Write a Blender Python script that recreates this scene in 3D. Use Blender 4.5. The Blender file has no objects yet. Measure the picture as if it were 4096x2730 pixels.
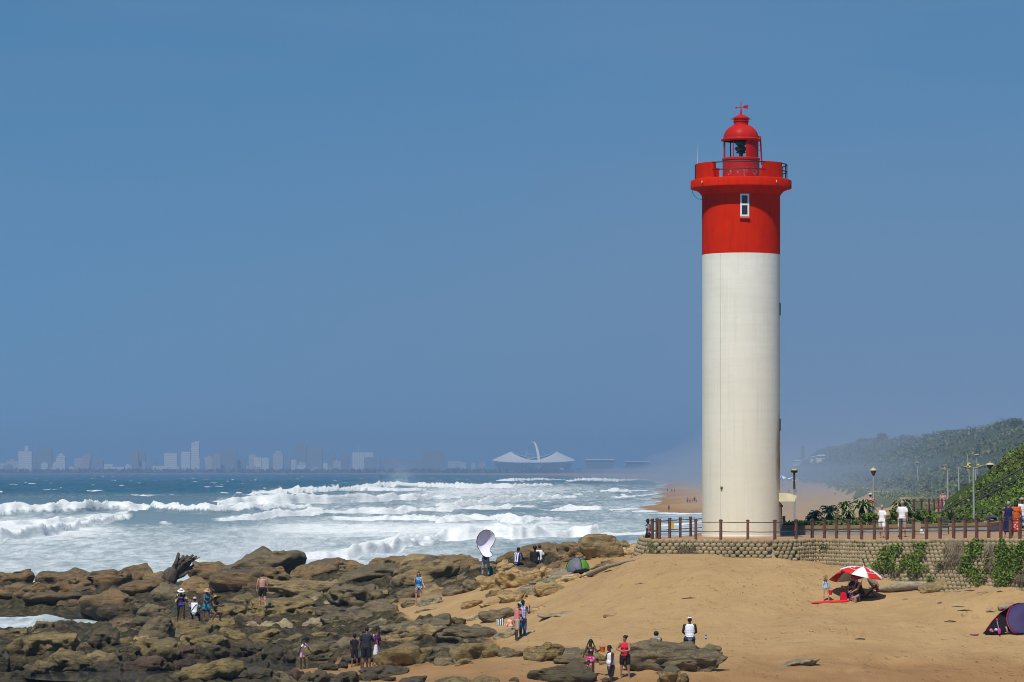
import bpy, bmesh, math, random
import numpy as np
from mathutils import Vector, Matrix, Euler
R = math.radians
S = bpy.context.scene
COL = S.collection

# ------------------------------------------------------------ camera, sky, sun, exposure
CAM_H, FPX, CX, HOR = 9.6, 3375.0, 512.0, 471.5          # eye height above the sea, focal length in pixels of a 1024 wide frame
cam_d = bpy.data.cameras.new('camera'); cam = bpy.data.objects.new('camera', cam_d); COL.objects.link(cam)
cam.location = (0, 0, CAM_H); cam.rotation_euler = (R(90), 0, 0)
cam_d.sensor_width = 36.0; cam_d.lens = 36.0 * FPX / 1024.0
cam_d.shift_y = (HOR - 341.0) / 1024.0
cam_d.clip_start = 1.0; cam_d.clip_end = 40000.0
S.camera = cam

SUN_EL, SUN_AZ = 58.0, 20.0      # degrees up; degrees to the left of straight behind the camera
w = bpy.data.worlds.new('World'); S.world = w; w.use_nodes = True
nt = w.node_tree; nt.nodes.clear()
out = nt.nodes.new('ShaderNodeOutputWorld'); bg = nt.nodes.new('ShaderNodeBackground')
sky = nt.nodes.new('ShaderNodeTexSky'); sky.sky_type = 'NISHITA'; sky.sun_disc = False
sky.sun_elevation = R(SUN_EL); sky.sun_rotation = R(180 + SUN_AZ)
sky.air_density = 1.25; sky.dust_density = 0.0; sky.ozone_density = 3.0; sky.altitude = 0
# the sky over the sea was a deep even blue down to the horizon: read the sky from a little higher up
tc = nt.nodes.new('ShaderNodeTexCoord'); ad = nt.nodes.new('ShaderNodeVectorMath'); ad.operation = 'ADD'
ad.inputs[1].default_value = (0, 0, 0.24)
nrm = nt.nodes.new('ShaderNodeVectorMath'); nrm.operation = 'NORMALIZE'
nt.links.new(tc.outputs['Generated'], ad.inputs[0]); nt.links.new(ad.outputs[0], nrm.inputs[0])
nt.links.new(nrm.outputs[0], sky.inputs['Vector'])
tint = nt.nodes.new('ShaderNodeMix'); tint.data_type = 'RGBA'; tint.blend_type = 'MULTIPLY'; tint.inputs[0].default_value = 1.0
tint.inputs[7].default_value = (0.50, 0.945, 1.12, 1)                  # a clear, deep blue day
nt.links.new(sky.outputs[0], tint.inputs[6])
# very thin veils of high cloud
mpc = nt.nodes.new('ShaderNodeMapping'); mpc.inputs['Scale'].default_value = (3.0, 3.0, 16.0); mpc.inputs['Rotation'].default_value = (0.0, 0.25, 0.3); nt.links.new(tc.outputs['Generated'], mpc.inputs[0])
cln = nt.nodes.new('ShaderNodeTexNoise'); cln.inputs['Scale'].default_value = 1.6; cln.inputs['Detail'].default_value = 5; nt.links.new(mpc.outputs[0], cln.inputs['Vector'])
clr = nt.nodes.new('ShaderNodeMapRange'); clr.inputs[1].default_value = 0.42; clr.inputs[2].default_value = 0.72; clr.inputs[3].default_value = 0.0; clr.inputs[4].default_value = 0.30; nt.links.new(cln.outputs[0], clr.inputs[0])
veil = nt.nodes.new('ShaderNodeMix'); veil.data_type = 'RGBA'; veil.inputs[7].default_value = (2.15, 3.25, 5.0, 1)
nt.links.new(clr.outputs[0], veil.inputs[0]); nt.links.new(tint.outputs[2], veil.inputs[6]); # sea air: the sky greys towards the horizon, a little more over the land on the right
sx = nt.nodes.new('ShaderNodeSeparateXYZ'); nt.links.new(tc.outputs['Generated'], sx.inputs[0])
lo = nt.nodes.new('ShaderNodeMapRange'); lo.interpolation_type = 'SMOOTHSTEP'; lo.inputs[1].default_value = 0.165; lo.inputs[2].default_value = 0.02; lo.inputs[3].default_value = 0.0; lo.inputs[4].default_value = 0.85; nt.links.new(sx.outputs[2], lo.inputs[0])
sd_ = nt.nodes.new('ShaderNodeMapRange'); sd_.inputs[1].default_value = -0.18; sd_.inputs[2].default_value = 0.06; sd_.inputs[3].default_value = 0.35; sd_.inputs[4].default_value = 1.0; nt.links.new(sx.outputs[0], sd_.inputs[0])
ml = nt.nodes.new('ShaderNodeMath'); ml.operation = 'MULTIPLY'; nt.links.new(lo.outputs[0], ml.inputs[0]); nt.links.new(sd_.outputs[0], ml.inputs[1])
air_ = nt.nodes.new('ShaderNodeMix'); air_.data_type = 'RGBA'; air_.inputs[7].default_value = (1.95, 3.15, 5.00, 1)
nt.links.new(ml.outputs[0], air_.inputs[0]); nt.links.new(veil.outputs[2], air_.inputs[6]); nt.links.new(air_.outputs[2], bg.inputs['Color']); nt.links.new(bg.outputs[0], out.inputs['Surface'])
bg.inputs['Strength'].default_value = 0.082

sl = bpy.data.lights.new('sun', 'SUN'); sun = bpy.data.objects.new('sun', sl); COL.objects.link(sun)
sl.energy = 4.3; sl.angle = R(0.53); sl.color = (1.0, 0.94, 0.83)
sd = Vector((-math.sin(R(SUN_AZ)) * math.cos(R(SUN_EL)), -math.cos(R(SUN_AZ)) * math.cos(R(SUN_EL)), math.sin(R(SUN_EL))))
sun.rotation_euler = (-sd).to_track_quat('-Z', 'Y').to_euler()
sun.location = (0, 0, 120)

S.view_settings.view_transform = 'Standard'; S.view_settings.look = 'None'
S.view_settings.exposure = 0.0; S.view_settings.gamma = 1.0; S.view_settings.use_curve_mapping = False
S.render.engine = 'CYCLES'
S.cycles.max_bounces = 6; S.cycles.diffuse_bounces = 3; S.cycles.glossy_bounces = 2; S.cycles.transmission_bounces = 6
S.cycles.transparent_max_bounces = 12; S.cycles.volume_bounces = 0
S.cycles.use_adaptive_sampling = False
S.cycles.filter_width = 1.0
S.cycles.use_denoising = True
try: S.cycles.denoiser = 'OPENIMAGEDENOISE'
except Exception: pass
S.cycles.sample_clamp_indirect = 4.0

# ------------------------------------------------------------ helpers
rng = np.random.RandomState(7)
LAT = rng.rand(32, 32, 32)
def vnoise(p):
    p = np.asarray(p, float); i = np.floor(p).astype(int); f = p - i; f = f * f * (3 - 2 * f)
    a = i % 32; b = (a + 1) % 32
    x0, y0, z0 = a[..., 0], a[..., 1], a[..., 2]; x1, y1, z1 = b[..., 0], b[..., 1], b[..., 2]
    fx, fy, fz = f[..., 0], f[..., 1], f[..., 2]
    c00 = LAT[x0, y0, z0] * (1 - fx) + LAT[x1, y0, z0] * fx; c10 = LAT[x0, y1, z0] * (1 - fx) + LAT[x1, y1, z0] * fx
    c01 = LAT[x0, y0, z1] * (1 - fx) + LAT[x1, y0, z1] * fx; c11 = LAT[x0, y1, z1] * (1 - fx) + LAT[x1, y1, z1] * fx
    return ((c00 * (1 - fy) + c10 * fy) * (1 - fz) + (c01 * (1 - fy) + c11 * fy) * fz) * 2 - 1
def fbm(p, o=4, g=0.5):
    p = np.asarray(p, float); s = 0; a = 1.0
    for k in range(o):
        s = s + a * vnoise(p + 17.3 * k); p = p * 2.03; a *= g
    return s
def xyz(x, y, z=0.0):
    x, y = np.broadcast_arrays(np.asarray(x, float), np.asarray(y, float))
    return np.stack([x, y, np.zeros_like(x) + z], -1)
def sstep(a, b, x):
    t = np.clip((np.asarray(x, float) - a) / (b - a), 0, 1); return t * t * (3 - 2 * t)

def at(px, py, Y):
    return Vector(((px - CX) / FPX * Y, Y, CAM_H - (py - HOR) / FPX * Y))
def pxm(Y): return Y / FPX                                  # metres per photo pixel at that distance

class MB:
    """collects shapes and links them as ONE mesh object"""
    def __init__(s): s.v = []; s.f = []; s.n = 0
    def add(s, v, f):
        v = np.asarray(v, float).reshape(-1, 3); n = s.n
        s.v.append(v); s.n += len(v)
        if isinstance(f, np.ndarray): s.f.extend((f + n).tolist())
        else: s.f.extend([tuple(i + n for i in q) for q in f])
        return s
    def box(s, c, d, rz=0.0, m=None, taper=1.0):
        x, y, z = d[0] / 2, d[1] / 2, d[2] / 2
        v = np.array([[-x, -y, -z], [x, -y, -z], [x, y, -z], [-x, y, -z], [-x * taper, -y * taper, z], [x * taper, -y * taper, z], [x * taper, y * taper, z], [-x * taper, y * taper, z]])
        M = np.array(Matrix.Rotation(rz, 3, 'Z') if m is None else m)
        return s.add(v @ M.T + np.array(c), [(0, 3, 2, 1), (4, 5, 6, 7), (0, 1, 5, 4), (1, 2, 6, 5), (2, 3, 7, 6), (3, 0, 4, 7)])
    def prism(s, pts, z0, z1):
        n = len(pts); v = [(p[0], p[1], z0) for p in pts] + [(p[0], p[1], z1) for p in pts]
        return s.add(v, [tuple(range(n))[::-1], tuple(range(n, 2 * n))] + [(i, (i + 1) % n, n + (i + 1) % n, n + i) for i in range(n)])
    def extrude(s, pts, vec):
        n = len(pts); a = np.array(pts, float); v = np.vstack([a, a + np.array(vec)])
        return s.add(v, [tuple(range(n)), tuple(range(n, 2 * n))[::-1]] + [(i, n + i, n + (i + 1) % n, (i + 1) % n) for i in range(n)])
    def cyl(s, p0, p1, r0, r1=None, n=10, cap=True):
        r1 = r0 if r1 is None else r1
        p0 = Vector(p0); p1 = Vector(p1); d = (p1 - p0)
        q = d.to_track_quat('Z', 'Y') if d.length > 1e-9 else Euler((0, 0, 0)).to_quaternion()
        ex = q @ Vector((1, 0, 0)); ey = q @ Vector((0, 1, 0)); v = []
        for p, r in ((p0, r0), (p1, r1)):
            for k in range(n):
                a = 2 * math.pi * k / n; v.append(p + ex * (r * math.cos(a)) + ey * (r * math.sin(a)))
        f = [(k, (k + 1) % n, n + (k + 1) % n, n + k) for k in range(n)]
        if cap: f += [tuple(range(n))[::-1], tuple(range(n, 2 * n))]
        return s.add([tuple(x) for x in v], f)
    def tube(s, path, r, n=8):
        P = [Vector(p) for p in path]; m = len(P); v = []
        rr = r if hasattr(r, '__len__') else [r] * m
        up = Vector((0, 0, 1))
        for i, p in enumerate(P):
            d = (P[min(i + 1, m - 1)] - P[max(i - 1, 0)]).normalized()
            ex = d.cross(up)
            if ex.length < 1e-3: ex = d.cross(Vector((0, 1, 0)))
            ex.normalize(); ey = ex.cross(d)
            for k in range(n):
                a = 2 * math.pi * k / n; v.append(tuple(p + ex * (rr[i] * math.cos(a)) + ey * (rr[i] * math.sin(a))))
        f = [(i * n + k, i * n + (k + 1) % n, (i + 1) * n + (k + 1) % n, (i + 1) * n + k) for i in range(m - 1) for k in range(n)]
        f += [tuple(range(n))[::-1], tuple(range((m - 1) * n, m * n))]
        return s.add(v, f)
    def lathe(s, prof, n=48, c=(0, 0, 0), a0=0.0, a1=2 * math.pi, caps=False):
        full = abs(a1 - a0 - 2 * math.pi) < 1e-6; m = n if full else n + 1; v = []
        for r, z in prof:
            for k in range(m):
                a = a0 + (a1 - a0) * k / n; v.append((c[0] + r * math.cos(a), c[1] + r * math.sin(a), c[2] + z))
        f = []
        for i in range(len(prof) - 1):
            for k in range(n):
                k2 = (k + 1) % m; f.append((i * m + k, i * m + k2, (i + 1) * m + k2, (i + 1) * m + k))
        if caps:
            L = len(prof); f.append(tuple(range(m))[::-1]); f.append(tuple(range((L - 1) * m, L * m)))
        return s.add(v, f)
    def sweep(s, ring, a0, a1, n=16, c=(0, 0, 0)):
        """closed (r, z) ring turned through an arc, with end caps"""
        m = len(ring); v = []
        for k in range(n + 1):
            a = a0 + (a1 - a0) * k / n
            for r, z in ring: v.append((c[0] + r * math.cos(a), c[1] + r * math.sin(a), c[2] + z))
        f = [(k * m + i, (k + 1) * m + i, (k + 1) * m + (i + 1) % m, k * m + (i + 1) % m) for k in range(n) for i in range(m)]
        f += [tuple(range(m)), tuple(range(n * m, n * m + m))[::-1]]
        return s.add(v, f)
    def ell(s, c, r, m=None, nu=12, nv=8):
        v = []; f = []
        for j in range(nv + 1):
            th = math.pi * j / nv
            for i in range(nu):
                ph = 2 * math.pi * i / nu; v.append((math.sin(th) * math.cos(ph), math.sin(th) * math.sin(ph), math.cos(th)))
        v = np.array(v) * np.array(r)
        if m is not None: v = v @ np.array(m).T
        for j in range(nv):
            for i in range(nu):
                f.append((j * nu + i, (j + 1) * nu + i, (j + 1) * nu + (i + 1) % nu, j * nu + (i + 1) % nu))
        return s.add(v + np.array(c), f)
    def cap(s, p0, r0, p1, r1, n=10):
        """tapered round-ended limb"""
        p0 = np.array(p0, float); p1 = np.array(p1, float)
        s.ell(p0, (r0,) * 3, None, n, 6); s.ell(p1, (r1,) * 3, None, n, 6)
        return s.cyl(p0, p1, r0, r1, n)
    def mesh(s, name, smooth=False):
        me = bpy.data.meshes.new(name); v = np.concatenate(s.v) if s.v else np.zeros((0, 3))
        me.from_pydata(v.tolist(), [], s.f); me.validate(); me.update()
        if smooth: me.polygons.foreach_set('use_smooth', np.ones(len(me.polygons), bool))
        return me

def link(name, me, mat=None, parent=None, loc=None):
    o = bpy.data.objects.new(name, me); COL.objects.link(o)
    if mat is not None and me is not None: me.materials.append(mat)
    if parent is not None: o.parent = parent
    if loc is not None: o.location = loc
    return o
def obj(name, mb, mat, parent=None, smooth=False, loc=None, bevel=0.0, remesh=0.0, autos=None):
    o = link(name, mb.mesh(name, smooth), mat, parent, loc)
    if bevel:
        b = o.modifiers.new('b', 'BEVEL'); b.width = bevel; b.segments = 2; b.limit_method = 'ANGLE'; b.angle_limit = R(40)
    if remesh:
        r = o.modifiers.new('r', 'REMESH'); r.mode = 'VOXEL'; r.voxel_size = remesh; r.use_smooth_shade = True
    if autos is not None: o.data.set_sharp_from_angle(angle=R(autos))
    return o
def tag(o, label, cat, group=None, kind=None):
    o['label'] = label; o['category'] = cat
    if group: o['group'] = group
    if kind: o['kind'] = kind
    return o
def thing(name, label, cat, loc=(0, 0, 0), rz=0.0, group=None):
    o = bpy.data.objects.new(name, None); COL.objects.link(o); o.location = loc; o.rotation_euler = (0, 0, rz)
    o.empty_display_size = 0.3
    return tag(o, label, cat, group)
def copy_tree(o, loc=None, rz=None, label=None, parent=None):
    c = o.copy(); COL.objects.link(c)
    if parent is not None: c.parent = parent
    if loc is not None: c.location = loc
    if rz is not None: c.rotation_euler = (0, 0, rz)
    if label: c['label'] = label
    for ch in list(o.children): copy_tree(ch, parent=c)
    return c
def struct(o, kind='structure'): o['kind'] = kind; return o

def grid_mesh(name, X, Y, Z, attrs=None, smooth=True):
    """regular grid of points to one sheet"""
    nr, nc = X.shape; me = bpy.data.meshes.new(name)
    v = np.stack([X, Y, Z], -1).reshape(-1, 3).astype(np.float32)
    idx = np.arange(nr * nc).reshape(nr, nc)
    q = np.stack([idx[:-1, :-1], idx[:-1, 1:], idx[1:, 1:], idx[1:, :-1]], -1).reshape(-1, 4)
    me.vertices.add(len(v)); me.vertices.foreach_set('co', v.ravel())
    me.loops.add(q.size); me.loops.foreach_set('vertex_index', q.ravel().astype(np.int32))
    me.polygons.add(len(q)); me.polygons.foreach_set('loop_start', np.arange(0, q.size, 4, dtype=np.int32))
    me.polygons.foreach_set('loop_total', np.full(len(q), 4, np.int32))
    me.polygons.foreach_set('use_smooth', np.full(len(q), smooth, bool))
    me.update(calc_edges=True)
    for k, a in (attrs or {}).items():
        at_ = me.attributes.new(k, 'FLOAT', 'POINT'); at_.data.foreach_set('value', a.reshape(-1).astype(np.float32))
    return me
def tri_mesh(name, V, F, smooth=False):
    """V (n,3), F (m,k) all faces with k corners"""
    me = bpy.data.meshes.new(name); k = F.shape[1]
    me.vertices.add(len(V)); me.vertices.foreach_set('co', np.asarray(V, np.float32).ravel())
    me.loops.add(F.size); me.loops.foreach_set('vertex_index', F.ravel().astype(np.int32))
    me.polygons.add(len(F)); me.polygons.foreach_set('loop_start', np.arange(0, F.size, k, dtype=np.int32))
    me.polygons.foreach_set('loop_total', np.full(len(F), k, np.int32))
    if smooth: me.polygons.foreach_set('use_smooth', np.ones(len(F), bool))
    me.update(calc_edges=True); return me

# ------------------------------------------------------------ materials
class NT:
    def __init__(s, name):
        s.m = bpy.data.materials.new(name); s.m.use_nodes = True; s.t = s.m.node_tree; s.t.nodes.clear()
        s.out = s.t.nodes.new('ShaderNodeOutputMaterial'); s.b = s.t.nodes.new('ShaderNodeBsdfPrincipled')
        s.t.links.new(s.b.outputs[0], s.out.inputs[0])
    def n(s, typ, **k):
        o = s.t.nodes.new('ShaderNode' + typ)
        for a, v in k.items(): setattr(o, a, v)
        return o
    def l(s, a, b): s.t.links.new(a, b)
    def set(s, sock, v):
        if hasattr(v, 'is_output'): s.l(v, sock)
        elif isinstance(v, (tuple, list)) and len(v) == 3 and sock.type == 'RGBA': sock.default_value = (*v, 1)
        else: sock.default_value = v
    def coord(s, kind='Object', scale=(1, 1, 1), rot=(0, 0, 0)):
        if kind == 'World': src = s.n('NewGeometry').outputs['Position']
        else: src = s.n('TexCoord').outputs[kind]
        mp = s.n('Mapping'); mp.inputs['Scale'].default_value = scale; mp.inputs['Rotation'].default_value = rot
        s.l(src, mp.inputs[0]); return mp.outputs[0]
    def noise(s, vec, scale, detail=4, rough=0.55, dist=0.0):
        o = s.n('TexNoise'); s.l(vec, o.inputs['Vector']); o.inputs['Scale'].default_value = scale
        o.inputs['Detail'].default_value = detail; o.inputs['Roughness'].default_value = rough; o.inputs['Distortion'].default_value = dist
        return o.outputs[0]
    def ramp(s, fac, stops):
        r = s.n('ValToRGB'); e = r.color_ramp.elements
        while len(e) < len(stops): e.new(0.5)
        for k, (p, c) in enumerate(stops): e[k].position = p; e[k].color = (c, c, c, 1) if not hasattr(c, '__len__') else (*c, 1)
        s.l(fac, r.inputs[0]); return r.outputs[0]
    def mix(s, f, a, b, mode='MIX'):
        o = s.n('Mix', data_type='RGBA', blend_type=mode)
        s.set(o.inputs[0], f); s.set(o.inputs[6], a); s.set(o.inputs[7], b); return o.outputs[2]
    def math(s, op, a, b=0.0, clamp=False):
        o = s.n('Math', operation=op, use_clamp=clamp); s.set(o.inputs[0], a); s.set(o.inputs[1], b); return o.outputs[0]
    def bump(s, h, strength, dist=0.02):
        o = s.n('Bump'); o.inputs['Strength'].default_value = strength; o.inputs['Distance'].default_value = dist
        s.l(h, o.inputs['Height']); s.l(o.outputs[0], s.b.inputs['Normal']); return o
    def fin(s, col=None, rough=None, spec=None, metal=None):
        if col is not None: s.set(s.b.inputs['Base Color'], col)
        if rough is not None: s.set(s.b.inputs['Roughness'], rough)
        if spec is not None: s.set(s.b.inputs['Specular IOR Level'], spec)
        if metal is not None: s.set(s.b.inputs['Metallic'], metal)
        return s.m
_mc = {}
def M(col, var=0.12, scale=6.0, rough=0.7, spec=0.3, metal=0.0, bump=0.0, bscale=40.0, name=None, coord='Object'):
    """surface of one colour with uneven tone and fine grain"""
    key = (tuple(col), var, scale, rough, spec, metal, bump, bscale, coord)
    if key in _mc: return _mc[key]
    t = NT(name or 'surface'); v = t.coord(coord)
    n = t.noise(v, scale, 5, 0.6)
    lo = tuple(c * (1 - var) for c in col); hi = tuple(min(1, c * (1 + var)) for c in col)
    c = t.ramp(n, [(0.3, lo), (0.7, hi)])
    if bump: t.bump(t.noise(v, bscale, 3), bump, 0.02)
    _mc[key] = t.fin(c, rough, spec, metal); return _mc[key]
def PRINT(cols, scale=14.0, rough=0.8, stretch=(1, 1, 1), name='printed cloth'):
    """cloth with a blotchy print of several colours"""
    t = NT(name); v = t.coord('Object', stretch)
    vo = t.n('TexVoronoi'); t.l(v, vo.inputs['Vector']); vo.inputs['Scale'].default_value = scale
    sep = t.n('SeparateColor'); t.l(vo.outputs['Color'], sep.inputs[0])
    r = t.n('ValToRGB'); r.color_ramp.interpolation = 'CONSTANT'; e = r.color_ramp.elements
    while len(e) < len(cols): e.new(0.5)
    for k, c in enumerate(cols): e[k].position = k / len(cols); e[k].color = (*c, 1)
    t.l(sep.outputs[0], r.inputs[0]); return t.fin(r.outputs[0], rough, 0.2)
def STRIPE(c1, c2, scale=10.0, rough=0.8, axis='X', duty=0.5, cross=False):
    t = NT('striped cloth'); v = t.coord('Object'); sp = t.n('SeparateXYZ'); t.l(v, sp.inputs[0])
    def one(a):
        f = t.math('FRACT', t.math('MULTIPLY', sp.outputs[a], scale)); return t.math('GREATER_THAN', f, duty)
    f = one(axis)
    if cross: f = t.math('MULTIPLY', t.math('ADD', f, one('Z')), 0.5)
    return t.fin(t.mix(f, c1, c2), rough, 0.2)
# ------------------------------------------------------------ terrain
K = 1024.0 / 2353.0                                         # measurements below were taken on a 2353 px wide view
def ov(x, y): return x * K, y * K
_ctl = []
for px, py, Y in [(637,557,163.5),(680,558,163),(740,556,162),(790,559,162.5),(827,566,164.8),(879,570,158.5),(936,587,156),(1018,585,150.5),
                  (859,600,155),(1005,633,146),(820,640,145),(900,655,141),(625,680,132),(679,668,136),(760,660,139),(1001,682,135),(516,641,151),
                  (600,620,154),(690,610,153),(419,605,182),(480,583,176),(627,566,168),(540,583,168),(435,596,182),(560,600,164),
                  (365,667,155),(305,661,158),(420,655,157),(240,640,168),(185,622,178),(330,630,172),
                  (262,582,218),(330,580,214),(400,576,210),(470,570,205),(550,563,198),(600,553,190),(640,545,183),
                  (200,585,226),(120,585,234),(30,587,240),(-80,587,240),(30,626,214),(-80,626,214),(90,622,214),(260,610,196)]:
    p = at(px, py, Y); _ctl.append((p.x, p.y, p.z))
_ctl += [(-26,150,.45),(-19,151,.5),(-13,153,.5),(-32,165,.45),(-32,190,.3),(-40,150,.3),(-24,185,.7),(-50,170,.2),(-50,240,1.2),
         (20,118,.3),(-30,118,.1),(0,118,.3),(30,152,4.6),(33,162,5.2),(36,130,1.4),(45,120,1.0),(45,165,6),(40,195,6.2),
         (8,175,5.2),(20,172,5.2),(12,195,4),(2,190,4),(-6,205,2.4),(-14,230,1.4),(-30,250,.3),(0,235,-.3),(8,225,.8),(-50,118,0)]
_ctl = np.array(_ctl)
def _U(r2): return r2 * np.log(np.maximum(r2, 1e-12)) * 0.5
_n = len(_ctl); _A = np.zeros((_n + 3, _n + 3)); _P = np.c_[np.ones(_n), _ctl[:, :2] / 100]
_d2 = ((_ctl[:, None, :2] - _ctl[None, :, :2]) ** 2).sum(-1) / 1e4
_A[:_n, :_n] = _U(_d2) + np.eye(_n) * 2e-4; _A[:_n, _n:] = _P; _A[_n:, :_n] = _P.T
_w = np.linalg.solve(_A, np.r_[_ctl[:, 2], 0, 0, 0])
def tps(X, Y):
    X = np.asarray(X, float); Y = np.asarray(Y, float); o = _w[_n] + _w[_n + 1] * X / 100 + _w[_n + 2] * Y / 100
    for k in range(_n): o = o + _w[k] * _U(((X - _ctl[k, 0]) ** 2 + (Y - _ctl[k, 1]) ** 2) / 1e4)
    return o
SHORE = np.array([(200,5),(300,6),(400,12),(500,28),(590,36),(668,39),(762,39),(880,32),(1000,40),(1300,56),(1580,68),(2090,90),(2400,110),(3000,135),(5000,180),(9000,60),(11500,-500),(12400,-3000),(13500,-4000)], float)
def shore_x(Y): return np.interp(Y, SHORE[:, 0], SHORE[:, 1])
def foot_x(Y): return 21 + .0775 * np.asarray(Y, float) - 22 * sstep(1400, 2600, Y)
def far_z(X, Y):
    Y = np.asarray(Y, float); xs = shore_x(Y) + 5 * fbm(xyz(Y / 90, 0.3), 2); s = X - xs; W = np.maximum(foot_x(Y) - xs, 12)
    z = np.where(s < 0, np.maximum(.035 * s, -2.2), 3.4 * np.clip(s / W, 0, 1) ** .85)
    z = z + 1.7 * sstep(-1.5, 1.0, s - W) * sstep(300, 380, Y)
    return z + .12 * fbm(xyz(X / 9, Y / 30), 3) * sstep(0, 10, s)
POOLS = [(-17.6, 149.6, 3.0, 3.0), (-12.9, 161.5, 1.2, 4.6), (-9.6, 158.5, 1.5, 2.0)]
def gz(X, Y):
    X = np.asarray(X, float); Y = np.asarray(Y, float); b = sstep(235, 268, Y)
    n = np.clip(tps(np.clip(X, -60, 60), np.minimum(Y, 270)), -2, 7) - 1.6 * np.exp(-((X + 31) / 6.5) ** 2 - ((Y - 213) / 9) ** 2) * (1 + .5 * fbm(xyz(X / 2.5, Y / 5, 21), 3))
    for (cx_, cy_, rx_, ry_) in POOLS: n = n - .75 * np.exp(-((X - cx_) / rx_) ** 4 - ((Y - cy_) / ry_) ** 4) + .05 * fbm(xyz(X / 2.2, Y / 2.2), 3) + .05 * fbm(xyz(X / 7, Y / 7, 3), 2)
    return n * (1 - b) + far_z(X, Y) * b
def ground(px, py, ymax=238.0, ymin=118.0):
    """where the sight line through a photo pixel first meets the sand"""
    Y = np.arange(ymin, ymax, .25); X = (px - CX) / FPX * Y; z = CAM_H - (py - HOR) / FPX * Y
    hit = np.nonzero(z <= gz(X, Y))[0]; k = hit[0] if len(hit) else len(Y) - 1
    return Vector((float(X[k]), float(Y[k]), float(gz(X[k], Y[k]))))

def fan(rows, cols):
    Y, u = np.meshgrid(rows, cols, indexing='ij'); return (u - CX) / FPX * Y, Y
rows = np.r_[np.arange(112, 268, .36), np.arange(268, 1200, 5), np.arange(1200, 3500, 25), np.arange(3500, 12900, 150)]
X, Y = fan(rows, np.linspace(-260, 1290, 560)); Z = gz(X, Y)
# bedrock shelf showing between the boulders
POLY = np.array([(-700,1240),(1440,1222),(1415,1262),(1300,1300),(1240,1338),(1140,1348),(960,1370),(905,1392),(880,1412),(1020,1436),(1130,1476),(1060,1514),(960,1530),(870,1526),(790,1516),(690,1526),(640,1560),(640,1700),(-700,1700)], float)
def in_poly(x, y):
    c = np.zeros(x.shape, bool); n = len(POLY)
    for i in range(n):
        (x1, y1), (x2, y2) = POLY[i], POLY[(i + 1) % n]
        if y1 != y2: c ^= ((y1 > y) != (y2 > y)) & (x < (x2 - x1) * (y - y1) / (y2 - y1) + x1)
    return c
_u = (X / Y * FPX + CX) / K; _v = (HOR + (CAM_H - Z) / Y * FPX) / K; shelf = np.zeros_like(X)
for j in range(6):
    k = ((-10, 0), (10, 0), (0, -5), (0, 5), (6, 3), (-6, -3))[j]
    shelf += in_poly(_u + k[0] + 14 * fbm(xyz(X / 2, Y / 2), 3), _v + k[1] + 7 * fbm(xyz(X / 2, Y / 2, 7), 3)) / 6.0
shelf = shelf * (Y < 262); rb = fbm(xyz(X / 1.1, Y / 1.6, 4), 4)
Z = Z + (1 - shelf) * .030 * fbm(xyz(X / .45, Y / .8, 11), 2) * (Y < 200)
Z = Z + shelf * (.10 + .30 * np.abs(rb) + .16 * fbm(xyz(X / .45, Y / .7, 8), 2)) * sstep(.45, .75, Z)
t = NT('sand'); P = t.coord('World'); ps = t.n('SeparateXYZ'); t.l(P, ps.inputs[0])
n1 = t.noise(P, .35, 5, .6); n2 = t.noise(t.coord('World', (1, .55, 1)), 3.2, 6, .7); n3 = t.noise(t.coord('World', (.5, 1.6, 1)), 1.6, 4, .6)
dry = t.ramp(n1, [(.3, (.375, .238, .108)), (.7, (.445, .292, .140))])
dry = t.mix(t.math('MULTIPLY', t.ramp(n2, [(.54, 0), (.68, 1)]), .26), dry, (.22, .135, .065))
dry = t.mix(t.math('MULTIPLY', t.ramp(n3, [(.5, 0), (.72, 1)]), .36), dry, (.30, .185, .09))
litter = t.ramp(t.noise(t.coord('World', (1, .5, 1)), 9, 3, .8), [(.70, 0), (.74, 1)])
dry = t.mix(t.math('MULTIPLY', litter, .75), dry, (.10, .06, .03))
zz = t.math('ADD', ps.outputs[2], t.math('MULTIPLY', t.math('SUBTRACT', t.noise(P, .16, 4, .6), .5), 1.6))
wet = t.math('MULTIPLY', t.math('SUBTRACT', 2.05, zz), 1.8, True)
far_wet = t.math('MULTIPLY', t.math('SUBTRACT', 1.0, zz), 1.6, True)
isfar = t.math('GREATER_THAN', ps.outputs[1], 300.0)
wet = t.mix(isfar, wet, far_wet)
wetc = t.ramp(n1, [(.3, (.285, .155, .062)), (.7, (.35, .200, .085))])
col = t.mix(wet, dry, wetc)
sa = t.n('Attribute', attribute_name='shelf').outputs['Fac']; rk = t.noise(P, 2.2, 6, .7); rk2 = t.noise(P, 7, 5, .75)
rc = t.ramp(rk, [(.38, (.020, .017, .011)), (.54, (.066, .053, .027)), (.68, (.15, .115, .055))]); rc = t.mix(t.math('MULTIPLY', t.ramp(rk2, [(.55, 0), (.68, 1)]), .5), rc, (.02, .017, .012))
col = t.mix(sa, col, rc)
vf = t.n('TexVoronoi'); vf.inputs['Scale'].default_value = 1.5; t.l(t.coord('World', (1.0, .8, .2)), vf.inputs['Vector'])
step_ = t.math('MULTIPLY', t.ramp(vf.outputs['Distance'], [(.05, 0), (.26, 1)]), 1.0); busy = t.ramp(t.noise(P, .22, 3, .6), [(.42, .15), (.58, 1)])
hb = t.math('ADD', t.math('ADD', t.math('MULTIPLY', t.math('MULTIPLY', step_, busy), .75), t.math('MULTIPLY', n2, .6)), t.math('MULTIPLY', t.noise(P, 12, 3), .3)); t.bump(hb, 1.0, .15)
rg = t.n('MapRange'); t.l(wet, rg.inputs[0]); rg.inputs[3].default_value = .95; rg.inputs[4].default_value = .62
SAND = t.fin(col, rg.outputs[0], .12)
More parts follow.
